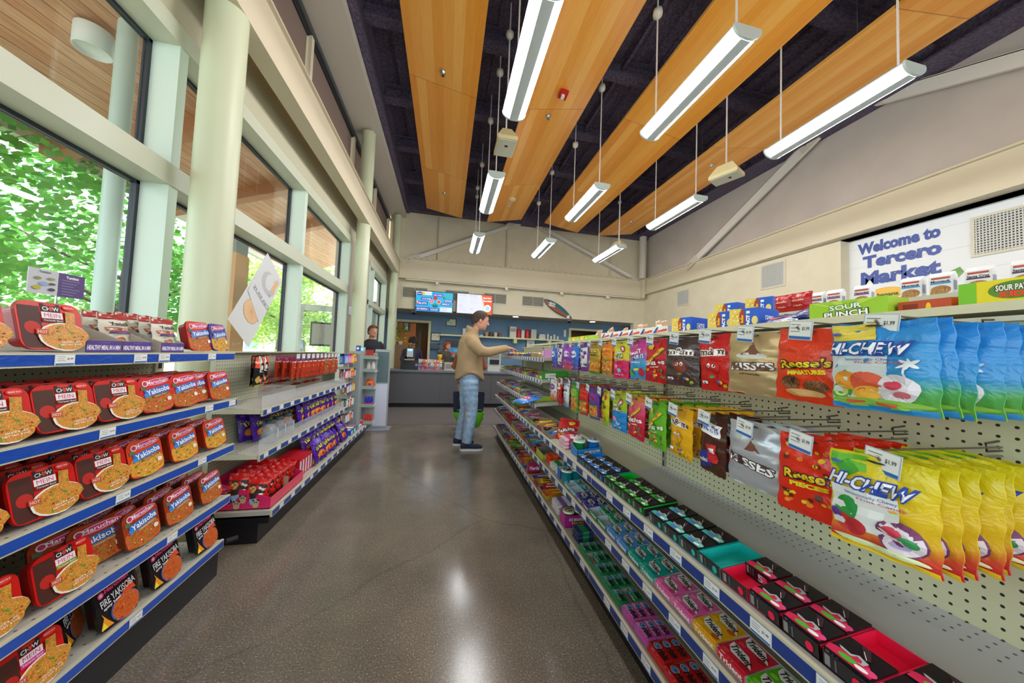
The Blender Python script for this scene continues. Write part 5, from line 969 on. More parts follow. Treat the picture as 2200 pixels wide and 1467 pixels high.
for y, l in ((2.36, 'left one'), (2.06, 'right one')): tag_on('popcorn_box', ACT2, x2, y, z2, 'blue and yellow popcorn box in the upper row, %s' % l, 'popcorn box', -PI/2 + .25)
RC = bag_mesh(.14, .13, .06, mat('#b8141c', .22), [('t', .5, .6, .5, .12, 'Cookies', '#e8c8a0', .03), ('t', .5, .3, .4, .08, 'rich', '#e8c8a0', .03)], 60, hole=False)
for i, y in enumerate((1.86, 1.75)): tag_on('cookie_bag', RC, x2, y, z2 + .13, 'dark red cookie bag beside the upper popcorn boxes, %s' % ['left one', 'right one'][i], 'cookie bag')
def pepf(nm, c, s_):
    a = MB(); W, D, H = .075, .05, .115; m_ = mat('#eceef2', .4)
    a.rings([[(-W/2, 0, 0), (W/2, 0, 0), (W/2, D, 0), (-W/2, D, 0)], [(-W/2, 0, H * .82), (W/2, 0, H * .82), (W/2, D, H * .82), (-W/2, D, H * .82)], [(-W/2, D * .4, H), (W/2, D * .4, H), (W/2, D * .6, H), (-W/2, D * .6, H)]], m_, False)
    decals(a, front(-W/2, 0, 0), W, H * .82, [('r', .1, .84, .9, .94, '#c84a3a'), ('t', .5, .72, .84, .13, nm, '#22223a', .03), ('r', .06, .58, .94, .65, c), ('e', .5, .26, .44, .24, CHIPS), ('e', .3, .12, .26, .14, CHIPS)]); decals(a, lambda u, v, o: (W/2 + o, u, v), D, H, [('r', .2, .2, .8, .6, '#9aa4c0')]); decals(a, lambda u, v, o: (-W/2 - o, D - u, v), D, H, [('r', .2, .2, .8, .6, '#9aa4c0')]); return a.mesh('cookie_bag')
PF = {'SantaCruz': pepf('Santa Cruz', '#5a2a5a', 1), 'Montauk': pepf('Montauk', '#3a9ad8', 1), 'Nantucket': pepf('Nantucket', '#9a2a7a', 1)}
for k, y, l in (('Nantucket', 1.66, 'white cookie bag with purple band, leftmost of the three'), ('Nantucket', 1.56, 'white cookie bag with purple band, middle of the three'), ('Nantucket', 1.42, 'white cookie bag with purple band, right of the three'), ('Montauk', 1.215, 'white cookie bag with a light blue band, left one'), ('Montauk', 1.11, 'white cookie bag with a light blue band, right one'), ('SantaCruz', .995, 'white cookie bag with a dark plum band, nearest the blue-band bags'), ('SantaCruz', .87, 'white cookie bag with a dark plum band, second one'), ('SantaCruz', .745, 'white cookie bag with a dark plum band at the right edge')):
    o = tag_on('cookie_bag', PF[k], x2, y, z2, l, 'cookie bag', -PI/2 + .1); o.scale = (1.0, 1.0, 1.0)
SPB = carton(.23, .13, .075, mat('#9ccc2a', .35), fs=[('p', [(.5, .5), (.0, 1), (.12, 1)], '#b8dc4a'), ('p', [(.5, .5), (.3, 1), (.45, 1)], '#b8dc4a'), ('p', [(.5, .5), (.7, 1), (.9, 1)], '#b8dc4a')] + TT(.5, .66, .42, .28, 'SOUR', '#f2f6ea', '#2a7a1e', .05, .06) + TT(.5, .3, .56, .32, 'PUNCH', W_, BK, .05, .06), ts=[('r', .1, .3, .6, .8, '#aed83a')], name='candy_box')
tag_on('candy_box', SPB, x1 - .05, .93, z1, 'lime green sour straws box lying on the gondola top', 'candy box', -PI/2 + .1)
tag_on('candy_box', carton(.12, .2, .05, mat('#c04a2a', .4), fs=[('r', .1, .2, .4, .8, '#8a2a1a'), ('e', .6, .5, .05, .3, YL)], name='candy_box'), x1, .75, z1, 'brick red candy box between the lime and yellow boxes', 'candy box')
tag_on('candy_box', carton(.34, .2, .085, mat('#e8d81e', .35), fs=[('r', 0, 0, .1, 1, '#7ac42a'), ('e', .3, .62, .14, .3, '#5a8a2a')] + TT(.3, .7, .2, .22, 'SOUR PATCH', W_, BK, .05) + [('t', .3, .48, .16, .2, 'KIDS', '#e8401e', .06), ('r', .15, .05, .45, .2, '#eef0e4'), ('e', .82, .7, .16, .16, '#e86a9a'), ('e', .82, .45, .14, .14, '#3ac48a'), ('e', .72, .6, .05, .3, '#e86a9a'), ('e', .62, .4, .03, .3, '#8ac43a')], name='candy_box'), x1, .505, z1, 'long yellow sour gummy box at the right edge', 'candy box')
NB = bag_mesh(.26, .2, .07, mat('#243c8c', .2), [('r', .2, .3, .8, .38, '#c82a3a', .3), ('r', .1, .55, .9, .62, '#dce4f4', -.2), T(.5, .75, .6, .16, 'Oreo', W_, .05, .2)], 61, hole=False)
for i, (y, dz) in enumerate(((1.18, 0), (1.05, .02))): flat('candy_bag', NB, (x1 - .05 + .2, y, z1 + .045 + dz), (-PI/2 + .25, .1, -PI/2 + .3 * i), 'crumpled shiny navy snack bag lying on the gondola top, %s one' % ['left', 'right'][i], 'snack bag')
WRB = bag_mesh(.11, .12, .06, film('wrapped_pastry', '#c9a888', .75, .15), [('r', .3, .4, .7, .6, '#e8e4de'), ('e', .5, .3, .12, .1, '#3a2a22')], 62, hole=False)
for i in range(11): tag_on('pastry_bag', WRB, x1 + .14 + (i % 2) * .08, 1.98 + i * .13, z1 + .12 + (i % 3) * .012, 'clear-wrapped brown pastry piled behind the white donut boxes', 'pastry', -PI/2 + rb_.uniform(-.5, .5), -.2, 'wrapped pastries behind the donut boxes')
for i in range(5): tag_on('candy_box', carton(.1, .12, .05, mat(['#a8cc2a', '#e8d02a'][i % 2], .4), fs=[('t', .5, .5, .6, .3, 'Lemon', W_, .04)], name='candy_box'), x1 - .1, 3.12 + i * .115, z1, '%s box on the gondola top beyond the donut boxes, %s' % (['lime', 'yellow'][i % 2], ordn[i]), 'candy box')
# ================================================================== LEFT: TOP SHELF CARTONS AND SNACK GONDOLA
YB_ = open_tray(.125, .24, .045, .15, mat('#a9a198', .75), mat('#b5ada2', .8), fs=[('r', .0, .05, 1, .98, '#5a4698'), ('t', .5, .42, .94, .4, 'HEALTHY MEAL IN 6 MIN', '#f2eef6', .04), ('t', .5, .82, .3, .14, 'yumbini', '#8a7ac0', .02)])
YP = bag_mesh(.125, .15, .035, mat('#d8d4c4', .35), [('r', 0, .82, 1, 1, '#a82a26'), ('r', 0, .88, 1, .9, '#c8443a'), T(.5, .70, .6, .11, 'Yumbini', '#2a2226', .03), ('r', .1, .5, .9, .6, '#b04a2a'), T(.5, .55, .7, .07, 'SMOKY CHIPOTLE', '#f4e4d0', .03), ('r', .15, .43, .85, .49, '#6a4a8a'), ('e', .5, .24, .2, .13, '#f0ece4'), ('e', .5, .25, .17, .1, NOOR), ('e', .85, .74, .12, .06, '#8aa86a')], 70, hole=False)
for i, y in enumerate((1.47, 1.60, 1.775)):
    l = ['nearest the chow mein tray', 'in the middle', 'beside the red yakisoba tray'][i]
    flat('display_carton', YB_, (-1.245, y, 1.2505), (0, 0, PI/2), 'grey cardboard display carton with purple front strip, %s' % l, 'carton')
    for j in range(4 if i == 2 else (2 if i == 1 else 0)):
        flat('meal_pouch', YP, (-1.30 - j * .045 - (.04 if i < 2 else 0), y, 1.2505 + .155 + j * .006), (-.18, 0, PI/2 + rb_.uniform(-.05, .05)), '%s meal pouch with red top in the carton %s' % (['front', 'second', 'third', 'rearmost'][j], l), 'pouch')
t = thing('shelf_sign', 'small grey and purple information sign clipped above the top noodle shelf', 'sign', (-1.5, 1.575, 1.25), (0, 0, PI/2)); a = MB(); a.tube([(0, 0, 0), (0, 0, .24)], .003, STEEL, 6); a.tube([(-.05, 0, 0), (.05, 0, 0)], .006, '#b8a888', 6); a.obj('holder', t)
a = MB(); a.box((-.092, -.002, .212), (.092, .001, .305), '#c8ccd4'); decals(a, front(-.092, -.002, .212), .184, .093, [('r', .5, 0, 1, 1, '#5c4a82'), ('t', .75, .85, .24, .12, 'Yumbini', W_, .03)] + [('r', .56, .70 - i * .12, .9 - (i % 3) * .06, .715 - i * .12, '#b8aed0') for i in range(6)] + [('t', .25, .9, .2, .08, 'Yumbini', '#3a3a48', .02), ('e', .14, .62, .06, .06, '#8a9a5a'), ('e', .36, .66, .07, .05, '#9aa06a'), ('e', .24, .42, .08, .08, '#9ab0d8'), ('e', .13, .24, .07, .08, '#b8b43a'), ('e', .38, .22, .06, .06, '#4a4a58'), ('e', .38, .45, .06, .04, '#5a5a4a')]); a.obj('card', t)
t = thing('poster', 'big tilted white citrus drink poster taped to the window, seen from behind', 'poster', (-1.86, 3.62, 1.77), (.0, 0, PI/2))
a = MB(); tl = .62; c_, s_ = math.cos(tl), math.sin(tl); W, H = .40, .92
sf_ = lambda u, v, o: ((u - W/2) * c_ - (v - H/2) * -s_, -.003 - o, -(u - W/2) * s_ + (v - H/2) * c_)
pv = [sf_(u, v, 0) for u, v in ((0, 0), (W, 0), (W, H), (0, H))]; pb_ = [sf_(u, v, -.004) for u, v in ((0, 0), (W, 0), (W, H), (0, H))]
a.add(pv + pb_, [(0, 1, 2, 3), (7, 6, 5, 4), (0, 4, 5, 1), (1, 5, 6, 2), (2, 6, 7, 3), (3, 7, 4, 0)], mat('#dcdfe2', .6))
mir = lambda u, v, o: sf_(W - u, v, o)
decals(a, mir, W, H, [('e', .42, .76, .36, .13, '#c2c6ca'), ('e', .42, .79, .2, .10, '#dcdfe2'), ('r', .1, .74, .25, .93, '#e8bc92', .1), ] + [('t', .42, .535, .86, .05, 'CELSIUS', '#8c9298', .02), ('e', .2, .67, .05, .02, '#a8acb0'), ('e', .5, .30, .34, .12, '#d8b890'), ('e', .5, .30, .31, .108, '#eec79c')] + [('r', .49, .20, .5, .40, '#dcb084', k * PI/6) for k in range(6)] + [('p', [(.1, .3), (.95, .42), (.95, .5), (.05, .45)], '#dcdfe2')]); a.obj('sheet', t)
t = thing('notice', 'small white notice taped to the window pier behind the second column', 'sign', (-1.845, 6.62, 2.04), (0, 0, PI/2)); a = MB(); a.box((-.1, -.003, -.1), (.1, 0, .1), '#dfe2e4'); decals(a, front(-.1, -.003, -.1), .2, .2, [('r', .1, .9, .9, .96, '#3a3a80'), ('r', .1, .04, .9, .1, '#3a3a80')] + [('r', .15, .2 + .12 * i, .8, .22 + .12 * i, '#8a90a0') for i in range(5)]); a.obj('paper', t)
NORI = bag_mesh(.15, .215, .03, mat('#1a1c20', .25), [('r', .3, .45, .62, .98, '#eceae6'), ('t', .46, .72, .2, .42, 'NO\nRI', BK, .05), ('r', .03, .6, .28, .96, '#e8501e'), ('t', .15, .78, .12, .24, 'HOT', W_, .05, PI/2), ('r', .66, .6, .97, .96, '#e85a1e'), ('e', .55, .18, .16, .1, '#d8282a'), ('t', .55, .18, .22, .08, 'MADE IN\nJAPAN', W_, .03), ('e', .25, .22, .2, .12, '#c8b04a'), ('e', .8, .3, .2, .12, '#3a5a3a'), ('r', 0, 0, 1, .05, '#b8a83a')], 80)
for i, (x, y) in enumerate(((-1.30, 2.60), (-1.34, 2.64), (-1.36, 2.78), (-1.40, 2.82))): flat('snack_bag', NORI, (x, y, 1.225), (0, 0, PI/2 + .1), 'black seaweed snack bag with white panel, %s' % ['frontmost on the left hook', 'behind on the left hook', 'frontmost on the right hook', 'behind on the right hook'][i], 'snack bag')
HK2 = MB(); HK2.tube([(0, 0, 0), (.24, 0, 0), (.25, 0, .012)], .0028, mat('#8d8c84', .3, .7), 6); HK2.tube([(0, 0, .01), (0, 0, -.02)], .004, '#8d8c84', 6); HK2 = HK2.mesh('wire')
SNK = [bag_mesh(.1, .2, .035, film('snack_film_red', '#c8442a', .85, .12), [('r', 0, .74, 1, 1, '#8a2a5a'), ('r', 0, .74, 1, .78, W_), ('d', .05, .06, .95, .66, 26, .07, ['#d8401e', '#e86a3a', '#b82a1a'])], 81), bag_mesh(.1, .2, .035, film('snack_film_tan', '#b8704a', .85, .12), [('r', 0, .76, 1, 1, '#f0a01e'), ('t', .5, .86, .8, .1, 'Snak', '#2a5ab0', .05), ('d', .05, .06, .95, .66, 26, .07, ['#c87a3a', '#a84a2a', '#d8a05a'])], 82)]
for i in range(11):
    y = 3.03 + i * .105; h = thing('peg_hook', 'wire hook of the snack gondola, %s from the near end' % ordn[i], 'hook', (-1.472, y, 1.222)); link('wire', HK2, h, (0, 0, 0)); link('price_tag', TAGH, h, (.245, 0, -.03), (0, 0, PI/2))
    for j in range(3): flat('snack_bag', SNK[0 if i < 6 else (i % 2)], (-1.26 - j * .06, y, 1.218), (rb_.uniform(-.04, .04), 0, PI/2 + rb_.uniform(-.25, .25)), 'clear bag of %s snacks hanging on the %s snack hook' % (['red', 'red', 'red', 'red', 'red', 'red', 'red or tan', 'red or tan', 'red or tan', 'red or tan', 'red or tan'][i], ordn[i]), 'snack bag', 'snack bags on the %s hook' % ordn[i])
PIL = {c: bag_mesh(.22, .2, .06, mat(h_, .25), [('r', .2, .4, .8, .65, c2), T(.5, .52, .5, .12, s_, h_, .05)], 83 + i, hole=False) for i, (c, h_, c2, s_) in enumerate((('red', '#d81a24', '#f0d0c8', 'Nacho'), ('blue', '#1a6ac8', '#f0f0f4', 'Ranch'), ('dark red', '#b01420', '#e8c0b8', 'Chips')))}
for i, (c, y, l_) in enumerate((('red', 3.08, 0), ('red', 3.08, 1), ('red', 3.08, 2), ('dark red', 3.33, 0), ('red', 3.33, 1), ('blue', 3.34, 2), ('dark red', 3.60, 0), ('red', 3.60, 1), ('blue', 3.62, 2), ('red', 3.86, 0), ('dark red', 3.86, 1), ('red', 4.10, 0), ('red', 4.10, 1))):
    flat('chip_bag', PIL[c], (-1.44, y, .926 + l_ * .052), (PI/2, 0, PI/2 + rb_.uniform(-.08, .08)), '%s chip bag lying %s of the %s pile on the upper snack shelf' % (c, ['at the bottom', 'in the middle', 'on top'][l_], {3.08: 'nearest', 3.33: 'second', 3.34: 'second', 3.6: 'third', 3.62: 'third', 3.86: 'fourth', 4.1: 'farthest'}[y]), 'chip bag')
TK = [bag_mesh(.15, .21, .06, mat('#4a1f9c', .25), TT(.5, .62, .84, .2, 'Takis', '#e4e21e', '#2a0f5a', .06, .25) + [('e', .5, .28, .34, .14, '#e07a1e'), ('e', .4, .3, .12, .1, '#f0b03a'), ('e', .6, .24, .14, .08, '#c8301e'), ('e', .25, .86, .12, .05, '#7a3ac8')], 90 + i, hole=False) for i in range(3)]
def takis(x, y, z, rz, lean, lab, grp=None): flat('chip_bag', TK[rb_.randrange(3)], (x, y, z + .212), (lean, 0, PI/2 + rz), lab, 'chip bag', grp)
for i in range(12):
    y = 2.72 + i * .13
    takis(-1.30, y, .59, rb_.uniform(-.5, .3), -.2, 'purple rolled-chip bag, %s along the front of the lower snack shelf' % ordn[i]) if i > 3 else None
    for j in (1, 2): takis(-1.32 - .06 * j, y + .02, .59, rb_.uniform(-.3, .3), -.2, 'purple rolled-chip bags crowded at the back of the lower snack shelf', 'purple chip bags, back of lower snack shelf')
for i in range(9):
    y = 3.32 + i * .11
    for l_ in range(2): takis(-1.19 - .09 * l_, y + .04 * l_, .215 + .07 * l_, rb_.uniform(-.4, .5), -.35, 'purple rolled-chip bag, %s of the %s row on the snack gondola base' % (ordn[i], ['front', 'rear'][l_]))
def jar():
    a = MB(); a.lathe([(.045, 0), (.05, .01), (.05, .1), (.03, .125), (.03, .14)], film('jar_clear', '#c8d4d8', .3, .05), n=18); b = MB(); b.lathe([(.034, .14), (.034, .16), (.01, .162)], '#3a4a52', n=18); c = MB(); c.box((-.03, -.0515, .025), (.03, -.0505, .095), '#dfe6ec'); decals(c, front(-.03, -.0515, .025), .06, .07, [('r', .1, .8, .9, .84, '#8a98a8'), ('r', .1, .6, .8, .64, '#8a98a8'), ('r', .1, .4, .9, .44, '#8a98a8')]); return a.mesh('body'), b.mesh('lid'), c.mesh('paper_label')
JR = jar()
for i, (x, y) in enumerate(((-1.26, 2.72), (-1.27, 2.86), (-1.27, 3.0), (-1.33, 2.79))):
    t = thing('glass_jar', 'clear jar with dark lid and white label, %s on the lower snack shelf' % ['nearest', 'second', 'third', 'one behind the others'][i], 'jar', (x, y, .582), (0, 0, PI/2 + .3))
    for n_, m_ in zip(('body', 'lid', 'paper_label'), JR): link(n_, m_, t, (0, 0, 0))
# pink biscuit display with red pouches
a = MB(); PKm = mat('#e0286a', .4); a.box((-.17, 0, 0), (.17, .5, .004), mat('#b89a78')); a.prism([(-.17, 0), (.17, 0), (.17, .07), (-.17, .19)], lambda u, v, q: (u, q, v), 0, .004, PKm); a.prism([(-.17, 0), (.17, 0), (.17, .07), (-.17, .19)], lambda u, v, q: (u, q, v), .496, .5, PKm)
a.box((-.17, .004, 0), (-.166, .496, .2), PKm); a.box((.166, .004, 0), (.17, .496, .07), mat('#e0506a')); a.box((-.166, .25, 0), (.166, .253, .12), '#b89a78')
PD = [('t', .24, .72, .22, .07, 'HELLO', '#f08ab0', .03, -.1)]
for u, v in ((.28, .5), (.52, .30), (.42, .12), (.75, .14)): PD += [('e', u, v, .055, .08, '#c8b08a'), ('e', u, v + .1, .06, .09, '#c8b08a'), ('e', u - .045, v + .18, .018, .03, '#2a1f1c'), ('e', u + .045, v + .18, .018, .03, '#2a1f1c'), ('e', u - .02, v + .11, .014, .02, '#2a1f1c'), ('e', u + .02, v + .11, .014, .02, '#2a1f1c')]
decals(a, front(-.17, 0, 0), .34, .19, PD); flat('display_carton', a.mesh('carton'), (-1.275, 2.46, .207), (0, 0, 0), 'bright pink biscuit display carton with brown bear figures', 'carton')
RPO = bag_mesh(.13, .19, .05, mat('#d8201e', .22), [('r', 0, 0, 1, .78, '#3a1c14'), ('e', .3, .6, .16, .12, '#d8a860'), ('e', .7, .64, .14, .1, '#e8e4dc'), ('e', .66, .3, .16, .12, '#b87838'), ('e', .4, .18, .14, .1, '#6ab0e0'), ('e', .7, .5, .1, .07, '#f0f0ec'), ('r', .3, .05, .6, .3, '#8ac0e8', .2), ('e', .2, .55, .1, .05, '#e8401e')], 95, hole=False)
for i in range(11):
    y = 2.50 + (i % 6) * .075; x = -1.19 - (i // 6) * .11; flat('biscuit_pouch', RPO, (x, y, .215 + .19 + (i // 6) * .03), (-.12, .1, .2 + rb_.uniform(-.15, .15)), 'red and dark biscuit pouch in the pink carton, %s of the %s row' % (ordn[i % 6], ['aisle-side', 'window-side'][i // 6]), 'pouch')
RB2 = carton(.05, .2, .15, mat('#d0202e', .35), fs=[('r', .2, .08, .75, .85, '#dfe2ee'), ('r', .3, .1, .4, .8, '#c0c4d8')], name='cookie_box')
for i in range(7): flat('cookie_box', RB2, (-1.15, 3.02 + i * .054, .207), (0, 0, PI/2), 'slim red cookie box with white panel, %s beside the pink carton' % ordn[i], 'cookie box')
for i, (c, c2, y) in enumerate((('#1a5ac8', '#e8eef6', 4.42), ('#2a9a4a', '#e8eef6', 4.55), ('#1a7ad8', '#e86a8a', 4.68), ('#e8eae4', '#2a8a4a', 4.86), ('#d84a5a', '#e8eef6', 5.02))): flat('snack_box', carton(.11, .2, .06 if i != 3 else .03, mat(c, .4), fs=[('r', .2, .2, .8, .8, c2)], ts=[('r', .1, .1, .9, .6, c2), ('r', .2, .65, .8, .9, '#3ac04a')], name='snack_box'), (-1.12, y, .207), (0, 0, PI/2), '%s on the far end of the snack gondola base' % ['blue box', 'green box', 'sky blue box', 'white flat box', 'pink-red box'][i], 'box')
# small goods on pegs
CDM = []
for c, c2 in (('#1a7ad8', '#8ac8f0'), ('#e0249a', '#f49ad0'), ('#f08a1e', '#f6d24a'), ('#f0c81e', '#e86a1e'), ('#e8eaf0', '#c83a4a'), ('#1a3a6a', '#e8eaf0'), ('#d82a2a', '#f4f4f4'), ('#2a9a8a', '#e0f0e8'), ('#8a4a2a', '#e8c8a0'), ('#3a3a48', '#b8c0d0')):
    a = MB(); a.box((-.024, -.001, -.13), (.024, .001, 0), c); a.box((-.015, -.014, -.115), (.015, -.001, -.03), c2); a.box((-.006, -.0145, -.1), (.006, -.014, -.05), W_); CDM.append(a.mesh('blister_card'))
cn = ['blue', 'magenta', 'orange', 'yellow', 'white', 'navy', 'red', 'teal', 'brown', 'charcoal']
for r_ in range(5):
    zt = 1.225 - r_ * .19
    a = MB(); a.box((-1.468, 4.24 if r_ < 2 else 4.4, zt + .01), (-1.2, 4.77, zt + .014), mat('#b8c0c0', .3, .6)); 
    flat('wire_tray', a.mesh('tray'), (0, 0, 0), (0, 0, 0), 'thin metal peg bar for small goods, %s from the top' % ordn[r_], 'rack')
    for i in range(9 if r_ < 2 else 6):
        k = rb_.randrange(10) if r_ else [0, 0, 1, 1, 1, 2, 2, 3, 3][i]; y = 4.27 + i * .056 if r_ < 2 else 4.43 + i * .056
        for j in range(2): flat('blister_card', CDM[k], (-1.21 - j * .05, y, zt + .008), (0, 0, PI/2 + rb_.uniform(-.15, .15)), '%s carded item, %s place on the %s peg bar' % (cn[k], ordn[i], ordn[r_]), 'carded item', 'carded items place %s bar %s' % (ordn[i], ordn[r_]))
def gb(nm, x, y, z, d, c, lab, cat, spec=()): a = MB(); a.box((-d[0]/2, 0, 0), (d[0]/2, d[1], d[2]), mat(c, .35)); decals(a, front(-d[0]/2, 0, 0), d[0], d[2], list(spec)); global_last.append(flat(nm, a.mesh(nm), (x, y, z), (0, 0, 0), lab, cat))
global_last = []
gb('detergent_box', -1.09, 5.0, 1.169, (.13, .12, .05), '#e8501a', 'low orange carton on top of the grey display rack', 'carton', [('e', .7, .5, .12, .3, '#f6b03a')])
for i in range(5): gb('lip_balm', -1.05 - i * .022, 5.02, 1.22, (.016, .02, .075), '#b8281e', 'red stick standing in the orange carton on the display rack', 'stick'); global_last[-1]['group'] = 'red sticks in the orange carton'
gb('medicine_box', -1.19, 4.99, 1.271, (.05, .08, .06), '#8ad0e0', 'pale blue box on the rack top beside the second column', 'box', [('r', .2, .2, .8, .8, '#e8f4f8')]); gb('medicine_box', -1.25, 4.99, 1.271, (.05, .08, .08), '#2a4ab0', 'dark blue box on the rack top beside the second column', 'box', [('r', .2, .3, .8, .7, W_)])
for k, (z, c, l, n_) in enumerate(((.979, '#d8d4cc', 'white paper sack on the second tray of the display rack', 2), (.729, '#e8581a', 'orange detergent pouch on the middle tray of the display rack', 1), (.469, '#2a3ad8', 'blue and red pack on the fourth tray of the display rack', 3), (.224, '#e0443a', 'red carton on the lowest tray of the display rack', 4))):
    for i in range(n_):
        w_ = .12 / n_
        a = MB(); a.lathe([(w_*.45, 0), (w_*.5, .02), (w_*.48, .09), (w_*.3, .12), (w_*.42, .135)], mat(c, .35), n=14, sy=.7) if k != 3 else a.box((-w_*.42, -.03, 0), (w_*.42, .03, .12), mat(c, .35))
        if k == 1: decals(a, lambda u, v, o: (u - .04, -.043 - o, v + .02), .08, .08, [('e', .5, .5, .5, .5, YL), ('e', .5, .5, .4, .4, '#e86a1e'), ('t', .5, .5, .7, .35, 'Tide', '#2a3ab8', .06)])
        if k == 2: a.box((-w_*.4, -.03, 0), (w_*.4, .031, .05), '#d82a2a')
        flat('household_pack', a.mesh('pack'), (-1.135 + w_ * (i + .5), 5.06, z), (0, 0, 0), l, 'household pack', 'packs: ' + l if n_ > 1 else None)
# ---- welcome lettering on the white wall
def wall_text(nm, body, y, z, w_, h_, lab):
    a = MB(); vs, fs, d = text_mesh(body, .05); kx, kz = w_ / d[0], h_ / d[1]
    a.add([(0, -p[0] * kx, p[1] * kz) for p in vs] , fs, mat('#2c469c', .4)); o = a.obj(nm, None, (XR + .194, y, z)); tag(o, lab, 'lettering')
wall_text('wall_lettering', 'Welcome to', 3.78, 3.42, .98, .20, 'small blue line of lettering at the top of the welcome message'); wall_text('wall_lettering', 'Tercero', 3.74, 3.17, .92, .22, 'larger blue middle line of lettering of the welcome message'); wall_text('wall_lettering', 'Market', 3.76, 2.88, .94, .24, 'large blue bottom line of lettering of the welcome message')
a = MB(); decals(a, lambda u, v, o: (-o, -u, v), .44, .22, [('e', .5, .5, .5, .46, '#e8a82a'), ('e', .5, .52, .46, .4, '#f2c04a'), ('t', .55, .42, .6, .3, 'banana', '#3a6a2a', .04)], e=.001, lay=.002); tag(a.obj('wall_decal', None, (XR + .194, 4.12, 2.47)), 'yellow oval fruit decal on the white wall under the lettering', 'decal')
a = MB(); decals(a, lambda u, v, o: (-o, -u, v), .34, .2, [('p', [(0, .1), (.3, .5), (.9, 1), (1, .6), (.8, .15), (.4, 0)], '#6aa04a'), ('p', [(0, .1), (.5, .5), (1, .6), (.8, .15), (.4, 0)], '#7ab45a')], e=.001, lay=.002); tag(a.obj('wall_decal', None, (XR + .194, 3.42, 2.62)), 'green leaf decal on the white wall under the lettering', 'decal')
# ================================================================== SERVICE COUNTER AND REAR WALL
t = thing('service_counter', 'long dark grey service counter across the rear of the shop', 'counter', (0, 7.7, 0)); LAM = noisy('grey_laminate', '#53535a', '#5f5f64', 60, .5)
a = MB(); a.box((-1.28, 0, .1), (6.2, .06, .82), LAM); [a.box((-1.28 + i * 1.2, -.003, .1), (-1.276 + i * 1.2, 0, .82), '#333338') for i in range(1, 7)]; a.obj('front_panel', t)
a = MB(); a.box((-1.3, -.04, .82), (6.22, .75, .86), mat('#6a7076', .35)); a.obj('countertop', t); a = MB(); a.box((-1.26, .05, 0), (6.2, .5, .1), BLK2); a.obj('toe_kick', t)
def em(c, k=.5): return mat(c, .5, 0, k)
def tv(x, z, lab, spec, w_=1.16, h_=.66):
    t = thing('menu_screen', lab, 'screen', (x, YB - .115, z), (0, 0, .0)); a = MB(); a.box((-w_/2, -.02, -h_/2), (w_/2, .05, h_/2), mat('#101216', .3)); a.obj('casing', t)
    a = MB(); a.box((-w_/2 + .02, -.023, -h_/2 + .02), (w_/2 - .02, -.02, h_/2 - .02), em(spec[0])); decals(a, front(-w_/2 + .02, -.024, -h_/2 + .02), w_ - .04, h_ - .04, spec[1], e=.001, lay=.0008); a.obj('screen', t); a = MB(); a.box((-.2, .05, -.1), (.2, .1, .1), BLK2); a.obj('wall_bracket', t)
E_ = lambda c: em(c)
pill = lambda u0, v0, u1, v1, s_: [('r', u0, v0, u1, v1, em('#1a4ab8')), ('t', (u0 + u1) / 2, (v0 + v1) / 2, (u1 - u0) * .84, (v1 - v0) * .6, s_, em('#f2dfe8'), .04)]
tv(-.41, 2.865, 'wall screen showing a cyan build-your-bowl menu', (em('#2ab8e8'), [('r', 0, .82, .42, 1, em('#eef2f6')), ('e', .1, .88, .09, .09, em('#2a3a98')), ('t', .1, .88, .12, .05, 'Market', em(W_), .04), ('e', .2, .88, .035, .08, em('#f0c02a')), ('t', .32, .9, .16, .04, 'BREAKFAST', em('#8a98b0'), .02)] + pill(.46, .76, .72, .92, 'BOWL TO BUILD') + pill(.14, .56, .42, .7, 'ACAI BASE') + pill(.02, .3, .32, .48, 'FRUITS') + pill(.0, .03, .38, .2, 'ADD GRANOLA +') + pill(.38, .03, .64, .16, 'HONEY') + pill(.68, .34, .94, .47, 'SEEDS') + pill(.76, .52, 1, .64, 'BERRIES') + [('e', .52, .68, .055, .085, em('#e0202a')), ('e', .42, .5, .06, .095, em('#f2f2f0')), ('e', .42, .5, .05, .08, em('#e8502a')), ('e', .42, .5, .018, .03, em('#f6e8e0')), ('e', .62, .5, .06, .095, em('#f2f2f0')), ('e', .62, .5, .05, .08, em('#e8502a')), ('e', .52, .3, .075, .1, em('#1a5a9a')), ('e', .52, .36, .06, .05, em('#2aa83a')), ('e', .86, .78, .09, .07, em('#3ac0a0')), ('e', .76, .72, .025, .035, em('#1a3a5a')), ('r', .66, .02, .99, .24, em('#e8f0f6')), ('r', .68, .17, .86, .19, em('#8a98b0')), ('r', .68, .08, .84, .1, em('#e08a9a')), ('r', .02, .36, .08, .5, em('#e03a3a')), ('t', .05, .43, .04, .1, 'V', em(W_), .05)]))
